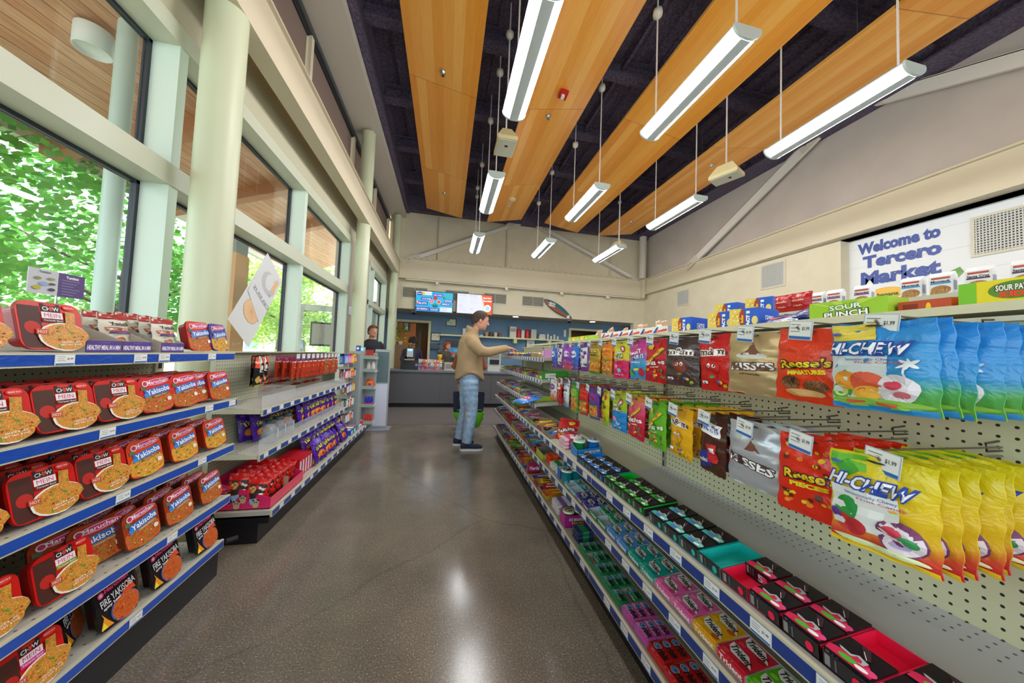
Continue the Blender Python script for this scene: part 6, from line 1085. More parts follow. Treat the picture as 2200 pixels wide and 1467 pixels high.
tv(.85, 2.88, 'wall screen showing a white menu list with an orange side', (em('#e9ecf8'), [('p', [(.68, 1), (1, 1), (1, 0), (.84, 0)], em('#ee5a26')), ('p', [(.66, 1), (.69, 1), (.85, 0), (.81, 0)], em('#f6c8a0')), ('e', .87, .32, .10, .19, em('#eef6f6')), ('e', .87, .32, .06, .12, em('#b8e0e4')), ('t', .85, .85, .22, .09, 'Red Hot', em(W_), .05, .03), ('t', .86, .70, .24, .09, 'Smoothies', em(W_), .05, .03), ('t', .16, .93, .2, .035, 'Fruit Smoothies', em('#7a80a0'), .01), ('t', .45, .93, .2, .035, 'Bowls & More', em('#7a80a0'), .01), ('t', .1, .4, .12, .035, 'ADD ONS', em('#7a80a0'), .01), ('t', .42, .25, .06, .035, 'MILK', em('#7a80a0'), .02)] + [('r', .04, .86 - i * .065, .3 - (i * 7 % 5) * .03, .866 - i * .065, em('#b8bcd4')) for i in range(6)] + [('r', .36, .86 - i * .065, .6 - (i * 5 % 4) * .03, .866 - i * .065, em('#b8bcd4')) for i in range(6)] + [('r', .04, .32 - i * .065, .24, .326 - i * .065, em('#b8bcd4')) for i in range(4)]), 1.16, .66)
# surfboard
t = thing('surfboard', 'teal and rust surfboard mounted tilted on the rear wall', 'surfboard', (3.69, YB - .06, 2.93), (0, .52, 0)); a = MB(); n_ = 28; L = 1.2
prof = [(-L/2 + L * i / n_, .145 * (math.sin(PI * (i / n_) ** .9)) ** .75 if 0 < i < n_ else .001) for i in range(n_ + 1)]
def sbpoly(s0, s1): return [(x, w_ * s0) for x, w_ in prof] + [(x, w_ * s1) for x, w_ in prof[::-1]]
a.rings([[(x, .03 * math.cos(2*PI*j/16) * (1 if w_ > .01 else .1), w_ * math.sin(2*PI*j/16)) for j in range(16)] for x, w_ in prof], mat('#2a6e74', .3)); a.obj('board', t)
a = MB(); vs = [(x, -.0315 * 1.0, w_ * q) for x, w_ in prof for q in (-.9, -.55 + .35 * math.sin(x * 4), )]; a.add([(x, -.0325, w_ * q) for x, w_ in prof for q in (-.86, -.1 - x * .25)], [(2*i, 2*i+1, 2*i+3, 2*i+2) for i in range(n_)], mat('#a8442e', .35))
decals(a, lambda u, v, o: (u - .6, -.034 - o, v - .15), 1.2, .3, [('t', .28, .5, .2, .5, 'GO\nGO', '#f2efe6', .05, .3), ('t', .86, .4, .08, .4, 'ul', '#f2efe6', .06, .5)], e=.001); a.obj('artwork', t)
# blue wall fittings
t = thing('wall_shelf', 'long cream shelf on the blue wall behind the counter', 'shelf', (0, 11.5, 1.93)); a = MB(); a.box((-.2, -.3, -.05), (4.3, 0, 0), mat('#d8d8a8', .5)); a.obj('board', t)
for x in (.9, 2.4, 3.7): a = MB(); a.box((x, -.28, -.2), (x + .12, 0, -.05), mat('#c8d090', .5)); a.obj('bracket', t)
def pic(nm, x, z, w_, h_, c, lab, cat, spec=(), fr_='#1c1e22', y=11.5):
    t = thing(nm, lab, cat, (x, y, z)); a = MB(); a.box((-w_/2, -.03, -h_/2), (w_/2, 0, h_/2), mat(fr_, .4)); a.obj('frame', t); a = MB(); a.box((-w_/2 + .03, -.032, -h_/2 + .03), (w_/2 - .03, -.03, h_/2 - .03), mat(c, .4)); decals(a, front(-w_/2 + .03, -.032, -h_/2 + .03), w_ - .06, h_ - .06, list(spec), e=.001, lay=.0006); a.obj('picture', t)
pic('framed_picture', .15, 2.38, .37, .28, '#d8dcb0', 'small framed sea picture on the blue wall below the menu screens', 'picture', [('e', .1, .85, .25, .25, '#3a8ab0'), ('e', .35, .35, .3, .2, '#8ac0a8'), ('e', .35, .3, .15, .12, '#e8f0e8'), ('e', .4, .28, .05, .08, '#2a6a7a')])
pic('framed_certificate', -.36, 1.83, .34, .3, '#e4dcc4', 'framed cream certificate beside the left doorway', 'certificate', [('r', .1, .7, .5, .74, '#8a8470'), ('r', .7, .6, .85, .68, '#5a5a50')]); pic('framed_certificate', 3.1, 1.75, .36, .34, '#dfe2da', 'framed certificate below the right part of the wall shelf', 'certificate', [('r', .3, .5, .7, .6, '#5a8ac0')])
pic('framed_picture', -.3, 1.65, .26, .42, '#c8a898', 'dark framed picture on the back room door', 'picture', [('e', .5, .5, .2, .3, '#7a3a3a')], '#3a1e14', 13.47)
pic('wall_plaque', -1.36, 2.16, .24, .34, '#22262a', 'black tribal mask plaque on the wooden door', 'plaque', [('r', .15 + .18 * i, .45, .22 + .18 * i, .9, '#e4e8e0') for i in range(4)] + [('e', .5, .3, .3, .14, '#e4e8e0'), ('r', .1, .06, .9, .16, '#3ac03a')], '#4a5048', 11.53)
for x, z, w_, h_, c, l in ((-.02, 1.45, .5, .34, '#5c6f80', 'grey wall cabinet under the certificate'), (.62, 2.05, .1, .26, '#e4e4dc', 'small white dispenser on the blue wall'), (4.42, 2.2, .07, .26, '#d8dcd8', 'slim white switch plate left of the service window'), (-.35, 1.5, .34, .2, '#3c4a5c', 'dark control box beside the doorway')):
    a = MB(); a.bbox((0, -.05, 0), (w_, .1, h_), mat(c, .4)); a.bbox((0, -.102, 0), (w_ * .8, .004, h_ * .7), mat(c, .3)); tag(a.obj('wall_box', None, (x, 11.5, z)), l, 'box')
rg = random.Random(4)
def pot(x, r, h_, c, lab, nm='kitchen_pot', cat='pot', y=11.35, z=1.93, metal=0.0):
    a = MB(); a.lathe([(r * .9, 0), (r, h_ * .1), (r, h_ * .85), (r * .8, h_), (r * .3, h_ * 1.03)], mat(c, .3, metal), n=18); tag(a.obj(nm, None, (x, y, z)), lab, cat)
for i, x in enumerate((1.42, 1.58, 1.74, 1.90)): pot(x, .065, .16, ['#b8926a', '#5a3a2a', '#c8c4b8', '#7a4a34'][i], '%s on the wall shelf right of the shopper' % ['tan canister', 'brown canister', 'pale canister', 'reddish canister'][i], 'canister', 'canister')
a = MB(); a.bbox((0, 0, .2), (.24, .2, .4), mat('#c4c2b8', .35)); a.bbox((0, -.11, .28), (.2, .02, .1), '#9a9a94'); tag(a.obj('coffee_brewer', None, (2.37, 11.35, 1.93)), 'cream coffee brewer on the wall shelf', 'brewer')
for i, (x, c) in enumerate(((2.60, '#c8202a'), (2.93, '#d0242c'))): pot(x, .075, .32, c, 'red tall canister on the wall shelf, %s of the brewers' % ['left', 'right'][i], 'canister', 'canister')
pot(2.76, .07, .3, '#d4d4cc', 'white tall canister between the red ones', 'canister', 'canister'); a = MB(); a.bbox((0, 0, .17), (.2, .2, .34), mat('#b8bab2', .35)); tag(a.obj('coffee_brewer', None, (3.15, 11.35, 1.93)), 'grey brewer right of the red canisters', 'brewer')
a = MB(); [a.bbox((0, 0, .03 + .06 * i), (.26 - .02 * i, .2, .05), mat('#d8d8c8', .5)) for i in range(3)]; tag(a.obj('stacked_lids', None, (3.48, 11.35, 1.93)), 'stack of cream lids on the wall shelf', 'lids')
for i in range(4): pot(3.72 + i * .13, .045, .2 - (i % 2) * .06, '#c8d4d8', 'clear jug on the right end of the wall shelf, %s' % ordn[i], 'jug', 'jug')
for i in range(3): pot(.95 + i * .14, .06, .05, '#dfe2da', 'low white dish on the wall shelf, %s' % ordn[i], 'dish', 'dish')
# back counter with machines
t = thing('back_counter', 'low counter against the blue wall', 'counter', (0, 10.83, 0)); a = MB(); a.box((-.4, 0, 0), (6.0, .58, .88), mat('#7c8288', .5)); a.obj('cabinet', t); a = MB(); a.box((-.42, -.02, .88), (6.02, .6, .92), mat('#b8bcba', .3)); a.obj('countertop', t)
t = thing('drink_machine', 'black drink dispenser with bright fruit pictures behind the counter', 'drink machine', (.28, 11.0, .92)); a = MB(); a.box((-.3, 0, 0), (.3, .45, .80), mat('#1a1e24', .35)); a.obj('body', t); a = MB(); a.box((-.2, -.01, .22), (.26, 0, .56), mat('#2a9ad8', .4)); decals(a, front(-.2, -.01, .22), .46, .34, [('e', .2, .4, .25, .2, '#e8402a'), ('e', .7, .2, .3, .18, '#f0a02a'), ('e', .6, .7, .2, .12, '#6ac0e8')]); a.obj('graphic_panel', t)
t = thing('ice_blender', 'tall grey blending machine on the counter right of the shopper', 'machine', (1.25, 8.15, .862)); a = MB(); a.box((-.17, 0, 0), (.17, .3, .56), mat('#a8aca8', .4)); a.box((-.17, -.02, 0), (.17, 0, .13), mat('#b8bcb8', .3)); a.obj('body', t); a = MB()
for i in range(9): a.box((-.13, -.01, .34 + i * .02), (.13, 0, .345 + i * .02), '#6a6e6c')
a.box((-.12, -.02, .18), (.12, 0, .3), BLK2); a.obj('grille', t)
t = thing('cash_register', 'black cash register with a grey receipt printer at the left of the counter', 'register', (-.82, 8.1, .862)); a = MB(); a.box((-.22, -.1, 0), (.2, .3, .2), mat('#20242a', .35)); a.box((-.22, -.1, .2), (-.08, .1, .3), mat('#2c343c')); a.obj('base', t); a = MB(); a.box((-.13, -.1, .24), (.11, -.04, .5), mat('#17191d', .3)); a.box((-.03, -.04, .1), (.03, 0, .3), BLK2); a.obj('monitor', t)
a = MB(); a.box((-.08, -.16, .3), (.06, -.11, .5), mat('#c4d0d8', .4)); a.box((-.06, -.165, .44), (.04, -.16, .49), em('#8ac8f0', .8)); a.obj('customer_display', t); a = MB(); a.box((-.12, -.2, .22), (.1, -.1, .25), mat('#b09a80', .5)); a.obj('tray', t)
t = thing('card_reader', 'small black card reader standing on the counter front', 'card reader', (-.66, 7.9, .862)); a = MB(); a.box((-.04, 0, 0), (.04, .05, .16), mat('#1a1c22', .3)); a.obj('body', t); a = MB(); a.box((-.03, -.002, .09), (.03, 0, .14), '#9ab0c0'); a.obj('screen', t)
pal = ['#d83a5a', '#f0a02a', '#e8d04a', '#7a4ab0', '#3a9ad0', '#e86a9a', '#3ab06a', '#c82a2a', '#f0f0ea', '#e8701e']
CUPS_ = []
for i, c in enumerate(pal): a = MB(); a.box((-.03, 0, 0), (.03, .05, .07), mat(c, .35)); decals(a, front(-.03, 0, 0), .06, .07, [('e', .5, .6, .3, .25, pal[(i + 3) % 10]), ('r', .1, .1, .9, .3, pal[(i + 6) % 10])]); CUPS_.append(a.mesh('snack_pack'))
a = MB()
for z in (0, .09, .18): a.box((-.29, 0, z), (.29, .14, z + .004), '#c8ccd0')
for x in (-.29, .285): a.box((x, 0, 0), (x + .005, .14, .27), '#c8ccd0')
tag(a.obj('counter_rack', None, (-.32, 7.8, .862)), 'clear three-tier rack of snacks standing on the service counter', 'rack')
for r_ in range(3):
    for i in range(8): flat('snack_pack', CUPS_[(i * 3 + r_ * 4 + i // 2) % 10], (-.57 + i * .068, 7.81, .868 + .09 * r_), (0, 0, 0), 'small colourful snack pack in the counter rack, %s from left, %s tier' % (ordn[i], ['bottom', 'middle', 'top'][r_]), 'snack pack')
a = MB(); a.box((-.13, 0, 0), (.13, .1, .2), mat('#b8b2aa', .4)); a.box((-.1, -.005, .05), (.1, 0, .16), mat('#8a8680', .4)); tag(a.obj('donation_box', None, (.12, 7.85, .862)), 'pale box on the counter beside the snack rack', 'box'); a = MB(); a.box((-.04, 0, 0), (.04, .1, .22), mat('#b81a4a', .35)); a.box((-.03, -.002, .1), (.03, 0, .16), '#f0c8d0'); tag(a.obj('gift_card_rack', None, (.32, 7.85, .862)), 'narrow crimson card rack on the counter behind the shopper', 'rack')
t = thing('desk_lamp_sign', 'yellow trophy-shaped sign on a thin stem above the counter rack', 'sign', (-.13, 7.98, 1.08)); a = MB(); a.tube([(0, 0, -.21), (0, 0, .03)], .008, '#c8b88a', 8); a.obj('stem', t); a = MB(); a.lathe([(.02, .03), (.05, .1), (.055, .16), (.05, .165)], mat('#e8b81e', .3), n=14); a.obj('cup', t)
t = thing('potted_plant', 'trailing potted plant hanging at the left doorway behind the cashier', 'plant', (-1.5, 11.2, 1.5)); a = MB(); a.lathe([(.06, 0), (.09, .12), (.085, .12), (.01, .1)], mat('#c8c4bc', .5), n=16); a.obj('pot', t); a = MB()
for i in range(60):
    an = rg.uniform(0, 6.3); q = rg.uniform(.05, .22); zz = rg.uniform(.0, .5); p = Vector((q * math.cos(an), q * math.sin(an), .1 + zz)); u = Vector((math.cos(an), math.sin(an), rg.uniform(-.5, .5))) * .06; v = u.orthogonal().normalized() * .03; a.add([p - u, p + v, p + u, p - v], [(0, 1, 2, 3)], mat('#7aa83a' if i % 3 else '#c8d83a', .5))
a.obj('leaves', t); a = MB(); a.tube([(0, 0, .1), (0, .02, .8), (0, .1, 1.1)], .004, '#8a7a5a', 5); a.obj('stem', t)
a = MB(); a.box((-.3, -.3, -1.5), (.3, .2, 0), mat('#8a6a4a', .6)); tag(a.obj('plant_cabinet', None, (-1.5, 11.15, 1.5)), 'brown cabinet carrying the plant beside the doorway', 'cabinet')
t = thing('cable', 'black cables dangling under the white menu screen', 'cable', (.5, YB - .03, 2.55)); a = MB(); a.tube([(-.3, 0, .05), (-.1, 0, -.02), (.05, 0, .03), (.2, 0, -.08), (.3, 0, .0)], .006, BLK2, 6); a.tube([(0, 0, .02), (.1, 0, -.12), (.25, 0, -.14), (.3, 0, -.02)], .006, BLK2, 6); a.obj('wires', t)
# ================================================================== PEOPLE
def remesh(o, vox, it=3, fac=.6):
    m_ = o.modifiers.new('surface', 'REMESH'); m_.mode = 'VOXEL'; m_.voxel_size = vox; m_.use_smooth_shade = True
    if it: s_ = o.modifiers.new('smooth', 'SMOOTH'); s_.factor = fac; s_.iterations = it
    return o
def cloth(name, c1, c2, sc=6, bump=.25):
    return noisy(name, c1, c2, sc, .85, bump)
SKIN = noisy('skin', '#c99078', '#d69e86', 14, .5); SKIN2 = noisy('skin_dark', '#9c6c50', '#a87858', 14, .5)
def head_bm(a, c, R, skin, fwd=(1, 0), pitch=0.0):
    """head centred on c, facing fwd (x,y); R is half the head height"""
    fx, fy = fwd
    def P(f, s_, u): # forward, side(left), up
        f2 = f * math.cos(pitch) + u * math.sin(pitch); u2 = u * math.cos(pitch) - f * math.sin(pitch)
        return Vector((c[0] + (fx * f2 - fy * s_) * R, c[1] + (fy * f2 + fx * s_) * R, c[2] + u2 * R))
    prof = [(-.98, .30, .26, .22), (-.86, .42, .44, .16), (-.68, .60, .55, .10), (-.45, .70, .60, .06), (-.2, .76, .63, .03), (.1, .82, .67, -.02), (.4, .82, .68, -.04), (.68, .68, .58, -.04), (.88, .44, .38, -.04), (.98, .14, .12, -.04)]
    rs = []
    for z, rf, rs_, off in prof:
        rs.append([P(off + rf * math.cos(t_) * (1.06 if math.cos(t_) > 0 else 1), rs_ * math.sin(t_), z) for t_ in [2*PI*j/24 for j in range(24)]])
    a.rings(rs, skin)
    def ell(f, s_, u, rf, rs2, ru):
        a.rings([[P(f + rf * math.cos(2*PI*j/10) * math.sin(PI*i/6), s_ + rs2 * math.sin(2*PI*j/10) * math.sin(PI*i/6), u + ru * math.cos(PI*i/6)) for j in range(10)] for i in [.05, 1, 2, 3, 4, 5, 5.95]], skin)
    ell(.92, 0, -.20, .16, .10, .12); ell(.82, 0, -.05, .13, .06, .22)     # nose
    ell(.72, .25, .10, .10, .22, .07); ell(.72, -.25, .10, .10, .22, .07)  # brow
    ell(.76, 0, -.46, .09, .18, .06); ell(.74, 0, -.57, .10, .16, .06)      # lips
    ell(.64, 0, -.80, .17, .18, .14)                                           # chin
    for s_ in (-1, 1): ell(-.02, s_ * .70, -.12, .15, .07, .22)                  # ears
    return P
def face_bits(P, R, t, hairc, brow=True):
    a = MB()
    for s_ in (-1, 1):
        a.sphere(P(.66, s_ * .26, -.02), R * .085, mat('#f0ece6', .3), 10, 6); a.sphere(P(.725, s_ * .27, -.02), R * .045, mat('#3a2a20', .2), 8, 5)
    a.obj('eyes', t)
    a = MB()
    for s_ in (-1, 1): a.tube([P(.80, s_ * .10, .13), P(.80, s_ * .26, .19), P(.70, s_ * .40, .14)], R * .035, hairc, 6)
    a.obj('eyebrows', t); a = MB(); a.tube([P(.74, -.15, -.51), P(.81, 0, -.505), P(.74, .15, -.51)], R * .028, mat('#a8574c', .5), 6); a.obj('lips', t)
def hair_short(P, t, m_, R, length=.0, curls=0, front=.45, vol=1.12, seed=1):
    a = MB(); rg = random.Random(seed)
    def hl(th): # lower edge (up coordinate) by angle from forward
        c = math.cos(th)
        if length: return front if c > .55 else (front + (-.15 - front) * min(1, (.55 - c) / .5) if c > .05 else -.25 - length - .25 * min(1, -c))
        ks = [(1, front), (.6, front - .02), (.42, .22), (.30, -.05), (.2, -.06), (.16, .10), (-.16, .10), (-.26, -.25), (-.5, -.5), (-1, -.58)]
        for (a0, v0), (a1, v1) in zip(ks, ks[1:]):
            if a1 <= c <= a0: return v0 + (v1 - v0) * (a0 - c) / (a0 - a1)
        return -.55
    NU = 96
    def f(u, v):
        th = 2 * PI * u; lo = hl(th); lo = max(-.98, lo) if not length else lo; up = lo + (1.08 - lo) * v; q = max(.0, 1 - (max(0, up) / 1.1) ** 2.4) ** .5; w_ = .022 * math.sin(th * 13 + up * 9) + .014 * math.sin(th * 29 - up * 15) + (.05 * max(0, math.cos(th * .5)) if up > .6 else 0)
        rf = .86 if math.cos(th) > 0 else .92; ta = 1 if up > -.2 else 1 - (.42 if not length else .10) * min(1, (-.2 - up)); return P(-.06 + (rf * vol * q * ta + w_) * math.cos(th), (.73 * vol * q * ta + w_) * math.sin(th), up)
    a.grid(f, NU, 14, m_); 
    def g(u, v):
        th = 2 * PI * u; p = f(u, 0); c = P(-.04 + .72 * math.cos(th), .62 * math.sin(th), hl(th) + .04 if not length else hl(th)); return p + (c - p) * v
    a.grid(lambda u, v: g(1 - u, v), NU, 2, m_)
    for k in range(curls):
        th = rg.uniform(0, 2 * PI); up = rg.uniform(.0, 1.1); q = max(.05, 1 - (up / 1.25) ** 2.2) ** .5; s_ = rg.uniform(.10, .2); a.sphere(P(-.1 + 1.05 * q * math.cos(th), .92 * q * math.sin(th), up + .12), R * s_, m_, 8, 5)
    o = a.obj('hair', t); return o
def hand(a, wrist, tip, up, skin, curl=.5, side=1, sc=1.0):
    """hand from wrist toward tip, palm normal -up; five tapered fingers"""
    w_ = Vector(wrist); d = (Vector(tip) - w_).normalized(); n = Vector(up); n = (n - d * n.dot(d)).normalized(); s_ = d.cross(n) * side
    L = .09 * sc; a.rings([[w_ + d * k * L + s_ * (rw * math.cos(2*PI*j/12)) + n * (rh * math.sin(2*PI*j/12)) for j in range(12)] for k, rw, rh in ((-.25, .026, .022), (0, .028, .021), (.4, .038, .017), (.8, .042, .014), (1.0, .038, .011))], skin)
    for i, (off, ln, r) in enumerate(((.030, .074, .0088), (.010, .082, .0092), (-.011, .076, .0088), (-.031, .060, .0078))):
        p = w_ + d * L * .93 + s_ * off; q1 = p + (d * math.cos(curl * .6) - n * math.sin(curl * .6)) * ln * .45; q2 = q1 + (d * math.cos(curl * 1.5) - n * math.sin(curl * 1.5)) * ln * .32; q3 = q2 + (d * math.cos(curl * 2.2) - n * math.sin(curl * 2.2)) * ln * .23
        a.tube([p, q1, q2, q3], [r, r * .96, r * .88, r * .7], skin, 8)
    p = w_ + d * L * .25 + s_ * .03; a.tube([p, p + (s_ * .5 + d * .8 - n * .25) * .035, p + (s_ * .55 + d * 1.5 - n * .6) * .040], [.0125, .0105, .008], skin, 8)
def shoe(c, ang, m_, sole, parent):
    a = MB(); ca, sa = math.cos(ang), math.sin(ang)
    def Q(f, s_, z): return (c[0] + f * ca - s_ * sa, c[1] + f * sa + s_ * ca, c[2] + z)
    st = [(-.085, .030, .075), (-.06, .040, .10), (0, .042, .10), (.06, .044, .075), (.12, .050, .062), (.17, .045, .050), (.205, .024, .036)]
    a.rings([[Q(f, w_ * math.cos(2*PI*j/14), .022 + h_ * .5 + h_ * .5 * math.sin(2*PI*j/14)) for j in range(14)] for f, w_, h_ in st], m_); b = MB()
    b.rings([[Q(f, (w_ + .006) * math.cos(2*PI*j/14), z) for f, w_ in []] or [Q(x_, y_, z) for x_, y_ in [(-.092, -.02), (-.06, -.044), (.02, -.046), (.12, -.054), (.18, -.045), (.215, -.015), (.215, .015), (.18, .045), (.12, .054), (.02, .046), (-.06, .044), (-.092, .02)]] for z in (0, .028)], sole, False)
    o = a.obj('shoe', parent); b.obj('sole', o)
# --- the shopper
MX, MY = .36, 4.45
t = thing('person', 'man in tan overshirt and light jeans reaching to the candy shelf', 'person', (0, 0, 0))
a = MB(); HC = (.462, MY, 1.768); R = .128; HP = head_bm(a, HC, R, SKIN, (1, -.0), .22)
a.tube([(.335, MY, 1.52), (.375, MY, 1.60), (.43, MY, 1.70)], [.08, .054, .05], SKIN, 14)
a.rings([[(.335 + x_ * math.cos(2*PI*j/20), MY + y_ * math.sin(2*PI*j/20), z) for j in range(20)] for z, x_, y_ in ((.92, .13, .17), (1.05, .12, .16), (1.25, .125, .17), (1.42, .12, .19), (1.52, .08, .15))], SKIN)
for s_ in (-1, 1):
    a.tube([(.335, MY + s_ * .17, 1.47), (.50, MY + s_ * .20, 1.32), (.80, MY + s_ * .14, 1.388), (.85, MY + s_ * .12, 1.395)], [.05, .042, .03, .026], SKIN, 12)
    hand(a, (.855, MY + s_ * .12, 1.395), (1.0, MY + s_ * .08, 1.37), (.2, 0, 1), SKIN, .45, s_)
    a.tube([(.34, MY + s_ * .09, .95), (.35, MY + s_ * .09, .5), (.30, MY + s_ * .11, .1)], [.08, .055, .035], SKIN, 12)
remesh(a.obj('body', t), .0065, 2, .5)
face_bits(HP, R, t, mat('#3a281c', .7)); HAIR = noisy('brown_hair', '#33241a', '#4c3626', 60, .7, .6, sc=(1, 1, .3)); hair_short(HP, t, HAIR, R, 0, 0, .50, 1.04, 2)
TAN = cloth('tan_wool', '#a68d6b', '#b0966f', 160, .12); a = MB()
def tz(th, z, b_): return z
rr = []
for z, x_, y_, cx in ((.97, .205, .215, .345), (1.06, .192, .21, .338), (1.2, .176, .205, .333), (1.34, .172, .215, .335), (1.45, .155, .215, .33), (1.53, .12, .18, .325), (1.575, .085, .11, .335), (1.62, .07, .075, .355)):
    ring = []
    for j in range(32):
        th = 2*PI*j/32; zz = z
        if z < 1.0: zz = z - .055 * math.cos(th) ** 2 + .075 * abs(math.sin(th)) ** 3
        w_ = 1 + .035 * math.sin(5 * th + z * 22) * (1 if z < 1.5 else .3); ring.append((cx + x_ * w_ * math.cos(th), MY + y_ * w_ * math.sin(th), zz))
    rr.append(ring)
a.rings(rr, TAN)
for s_ in (-1, 1): a.tube([(.32, MY + s_ * .15, 1.50), (.35, MY + s_ * .205, 1.43), (.47, MY + s_ * .225, 1.335), (.56, MY + s_ * .21, 1.325), (.70, MY + s_ * .17, 1.36), (.80, MY + s_ * .14, 1.385), (.835, MY + s_ * .13, 1.39)], [.085, .085, .074, .068, .058, .05, .047], TAN, 16)
remesh(a.obj('overshirt', t), .011, 4, .5)
a = MB(); a.rings([[(.352 + (.085 + e_) * math.cos(2*PI*j/24), MY + (.082 + e_) * math.sin(2*PI*j/24), z + .03 * math.cos(2*PI*j/24) * -1) for j in range(24)] for z, e_ in ((1.575, .0), (1.60, .006), (1.64, -.004), (1.66, -.012), (1.64, -.02), (1.6, -.018))], TAN); a.obj('collar', t)
DEN = noisy('light_denim', '#86abd0', '#a8c6e0', 22, .8, .35); a = MB()
a.rings([[(.345 + x_ * math.cos(2*PI*j/24), MY + y_ * math.sin(2*PI*j/24), z) for j in range(24)] for z, x_, y_ in ((.84, .125, .175), (.93, .145, .185), (1.05, .14, .18))], DEN)
LEGS = [(-1, [(.345, -.09, .93), (.36, -.095, .75), (.385, -.105, .52), (.36, -.115, .32), (.335, -.12, .10)], [.118, .105, .080, .076, .068]), (1, [(.34, .09, .93), (.32, .095, .75), (.315, .10, .52), (.28, .11, .32), (.245, .12, .10)], [.118, .105, .080, .076, .068])]
for s_, pts, rs in LEGS:
    P2 = []; R2 = []
    for i in range(len(pts) - 1):
        for k in range(5):
            q = k / 5; P2.append((pts[i][0] * (1 - q) + pts[i+1][0] * q, MY + pts[i][1] * (1 - q) + pts[i+1][1] * q, pts[i][2] * (1 - q) + pts[i+1][2] * q)); R2.append((rs[i] * (1 - q) + rs[i+1] * q) * (1 + .04 * math.sin(i * 9 + k * 2.4)))
    P2.append((pts[-1][0], MY + pts[-1][1], pts[-1][2])); R2.append(rs[-1]); a.tube(P2, R2, DEN, 18)
remesh(a.obj('jeans', t), .010, 3, .5)
NVY = mat('#262c48', .7); SOLE = mat('#e0e4e8', .5); shoe((.34, MY - .12, .002), .0, NVY, SOLE, t); shoe((.25, MY + .13, .002), -.05, NVY, SOLE, t)
# --- simple standing people further back
def person(x, y, h_, fwd, lab, top, hairm, kind, skin=SKIN, legs='#2a2c38', arm=0, pitch=0.0, sleeves=True, vol=1.12):
    t = thing('person', lab, 'person', (x, y, 0)); fx, fy = fwd; k = h_ / 1.75
    def Q(f, s_, z): return Vector((fx * f - fy * s_, fy * f + fx * s_, z * k))
    a = MB(); R = .118 * k; P = head_bm(a, Q(.03, 0, 1.63), R, skin, fwd, pitch); a.tube([Q(-.02, 0, 1.40), Q(0, 0, 1.54)], [.06, .052], skin, 12)
    def el(z, rf, rs_): return [Q(rf * math.cos(2*PI*j/18), rs_ * math.sin(2*PI*j/18), z) for j in range(18)]
    a.rings([el(.85, .1, .14), el(1.1, .1, .13), el(1.3, .11, .17), el(1.44, .07, .12)], skin)
    for s_ in (-1, 1):
        w_ = Q(.30, s_ * .14, 1.08) if arm else Q(.05, s_ * .25, .86); e_ = Q(.02, s_ * .26, 1.12); a.tube([Q(0, s_ * .17, 1.40), e_, w_], [.042, .036, .026], skin, 10); hand(a, w_, w_ + (w_ - e_), Q(-.3, 0, 1) if arm else Q(1, 0, 0), skin, .5, s_, .95 * k)
        a.tube([Q(0, s_ * .09, .9), Q(.02, s_ * .09, .48), Q(0, s_ * .09, .06)], [.075, .055, .04], skin, 12)
    remesh(a.obj('body', t), .009, 2, .5); face_bits(P, R, t, hairm)
    if kind == 'curly': hair_short(P, t, hairm, R, 0, 170, .32, 1.42, 5)
    elif kind == 'bob': hair_short(P, t, hairm, R, .75, 0, .42, 1.16, 6)
    elif kind == 'long': hair_short(P, t, hairm, R, 1.6, 0, .42, 1.16, 6)
    else: hair_short(P, t, hairm, R, 0, 6, .45, 1.06, 7)
    a = MB(); m_ = cloth('cloth' + top, top, top, 30)
    a.rings([el(.83, .14, .19), el(1.0, .13, .17), el(1.15, .125, .165), el(1.32, .13, .2), el(1.43, .09, .15), el(1.47, .065, .085)], m_)
    for s_ in (-1, 1):
        w_ = Q(.26, s_ * .15, 1.085) if arm else Q(.045, s_ * .25, .92); e_ = Q(.02, s_ * .265, 1.12)
        a.tube([Q(0, s_ * .15, 1.40), Q(0, s_ * .2, 1.36), e_] + ([w_] if sleeves else []), [.06, .062, .052] + ([.042] if sleeves else []), m_, 12)
    remesh(a.obj('top', t), .013, 3, .5)
    a = MB(); lm_ = mat(legs, .8); a.rings([el(.78, .12, .16), el(.95, .125, .165)], lm_)
    for s_ in (-1, 1): a.tube([Q(0, s_ * .085, .88), Q(.02, s_ * .09, .48), Q(0, s_ * .09, .09)], [.1, .075, .062], lm_, 14)
    remesh(a.obj('trousers', t), .013, 3, .5)
    an = math.atan2(fy, fx)
    for s_ in (-1, 1): q = Q(.0, s_ * .09, 0); shoe((q[0], q[1], .002), an, mat('#22222a', .6), SOLE, t)
    return t, P, R
blk = noisy('black_hair', '#1c1714', '#2e2621', 50, .8, .5); red = noisy('auburn_hair', '#7a2c18', '#a0401e', 40, .6, .5, sc=(1, 1, .3)); brn = noisy('chestnut_hair', '#5a3822', '#7a4e30', 40, .7, .5)
t2, P_, R_h = person(-.89, 9.05, 1.66, (0.1, -1), 'cashier with big curly dark hair and glasses behind the register', '#2a2440', blk, 'curly', SKIN2, arm=1, pitch=.35, vol=1.3)
a = MB()
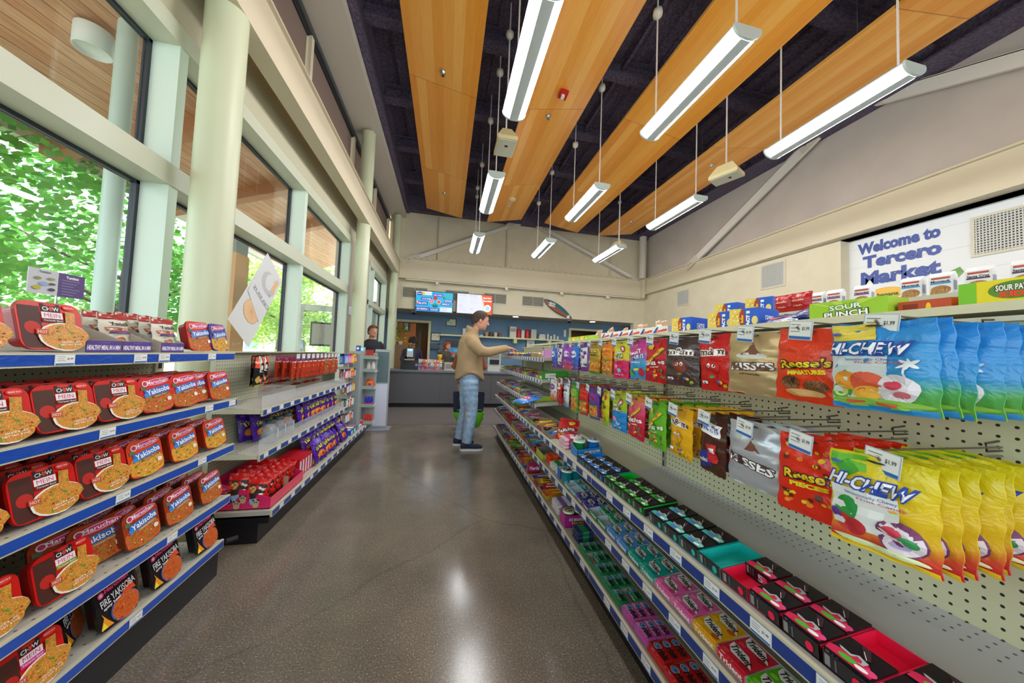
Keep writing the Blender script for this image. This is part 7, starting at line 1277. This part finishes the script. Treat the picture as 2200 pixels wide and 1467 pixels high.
for s_ in (-1, 1): c = P_(.84, s_ * .27, -.0); a.tube([c + Vector((R_h * .2 * math.cos(2*PI*j/14), 0, R_h * .17 * math.sin(2*PI*j/14))) for j in range(15)], .004, mat('#e8eaee', .3), 6)
a.tube([P_(.84, -.1, .02), P_(.84, .1, .02)], .004, '#e8eaee', 6); a.obj('glasses', t2)
person(.02, 9.2, 1.60, (.85, -.5), 'worker with auburn bob hair and olive top behind the counter', '#4a4438', red, 'bob', arm=1)
t3, _, _ = person(.41, 5.5, 1.62, (.1, 1), 'customer facing the counter, mostly hidden behind the reaching man', '#8a4a2c', blk, 'long', SKIN, '#b98a68', arm=1, sleeves=False)
t4, P4, _ = person(-1.50, 7.0, 1.80, (.6, -.8), 'brown haired person half hidden behind the second column', '#23242c', brn, 'short')
person(-3.3, 7.9, 1.78, (-.3, -1), 'person in white shirt and sunglasses outside the window', '#d8dade', blk, 'short', SKIN, '#3a3e48')
a = MB(); a.prism([(-.235, .02), (-.21, 0), (.21, 0), (.235, .02), (.25, .30), (.23, .33), (-.23, .33), (-.25, .30)], lambda u, v, q: (u, q, v), -.05, .05, mat('#252b45', .7)); t = thing('tote_bag', 'dark navy tote bag held behind the reaching man', 'bag', (.40, 5.16, .36)); a.obj('body', t); a = MB(); a.tube([(-.14, 0, .32), (-.1, 0, .54), (.1, 0, .54), (.14, 0, .32)], .009, mat('#252b45', .7), 8); a.obj('handle', t)
a = MB(); rs = []
for z, w_, d_ in ((0, .09, .03), (.03, .15, .06), (.09, .19, .07), (.16, .22, .06), (.22, .23, .045), (.25, .22, .03)): rs.append([(w_ * math.cos(2*PI*j/18) * (1 + .09 * math.sin(j * 5 + z * 30)), d_ * math.sin(2*PI*j/18), z) for j in range(18)])
a.rings(rs, mat('#63c81e', .45)); t = thing('shopping_bag', 'bright green plastic bag below the navy tote', 'bag', (.41, 5.06, .12)); a.obj('body', t); a = MB(); a.tube([(-.2, 0, .24), (-.19, -.05, .3), (.19, -.05, .3), (.2, 0, .24)], .006, mat('#63c81e', .45), 6); a.obj('handle', t)
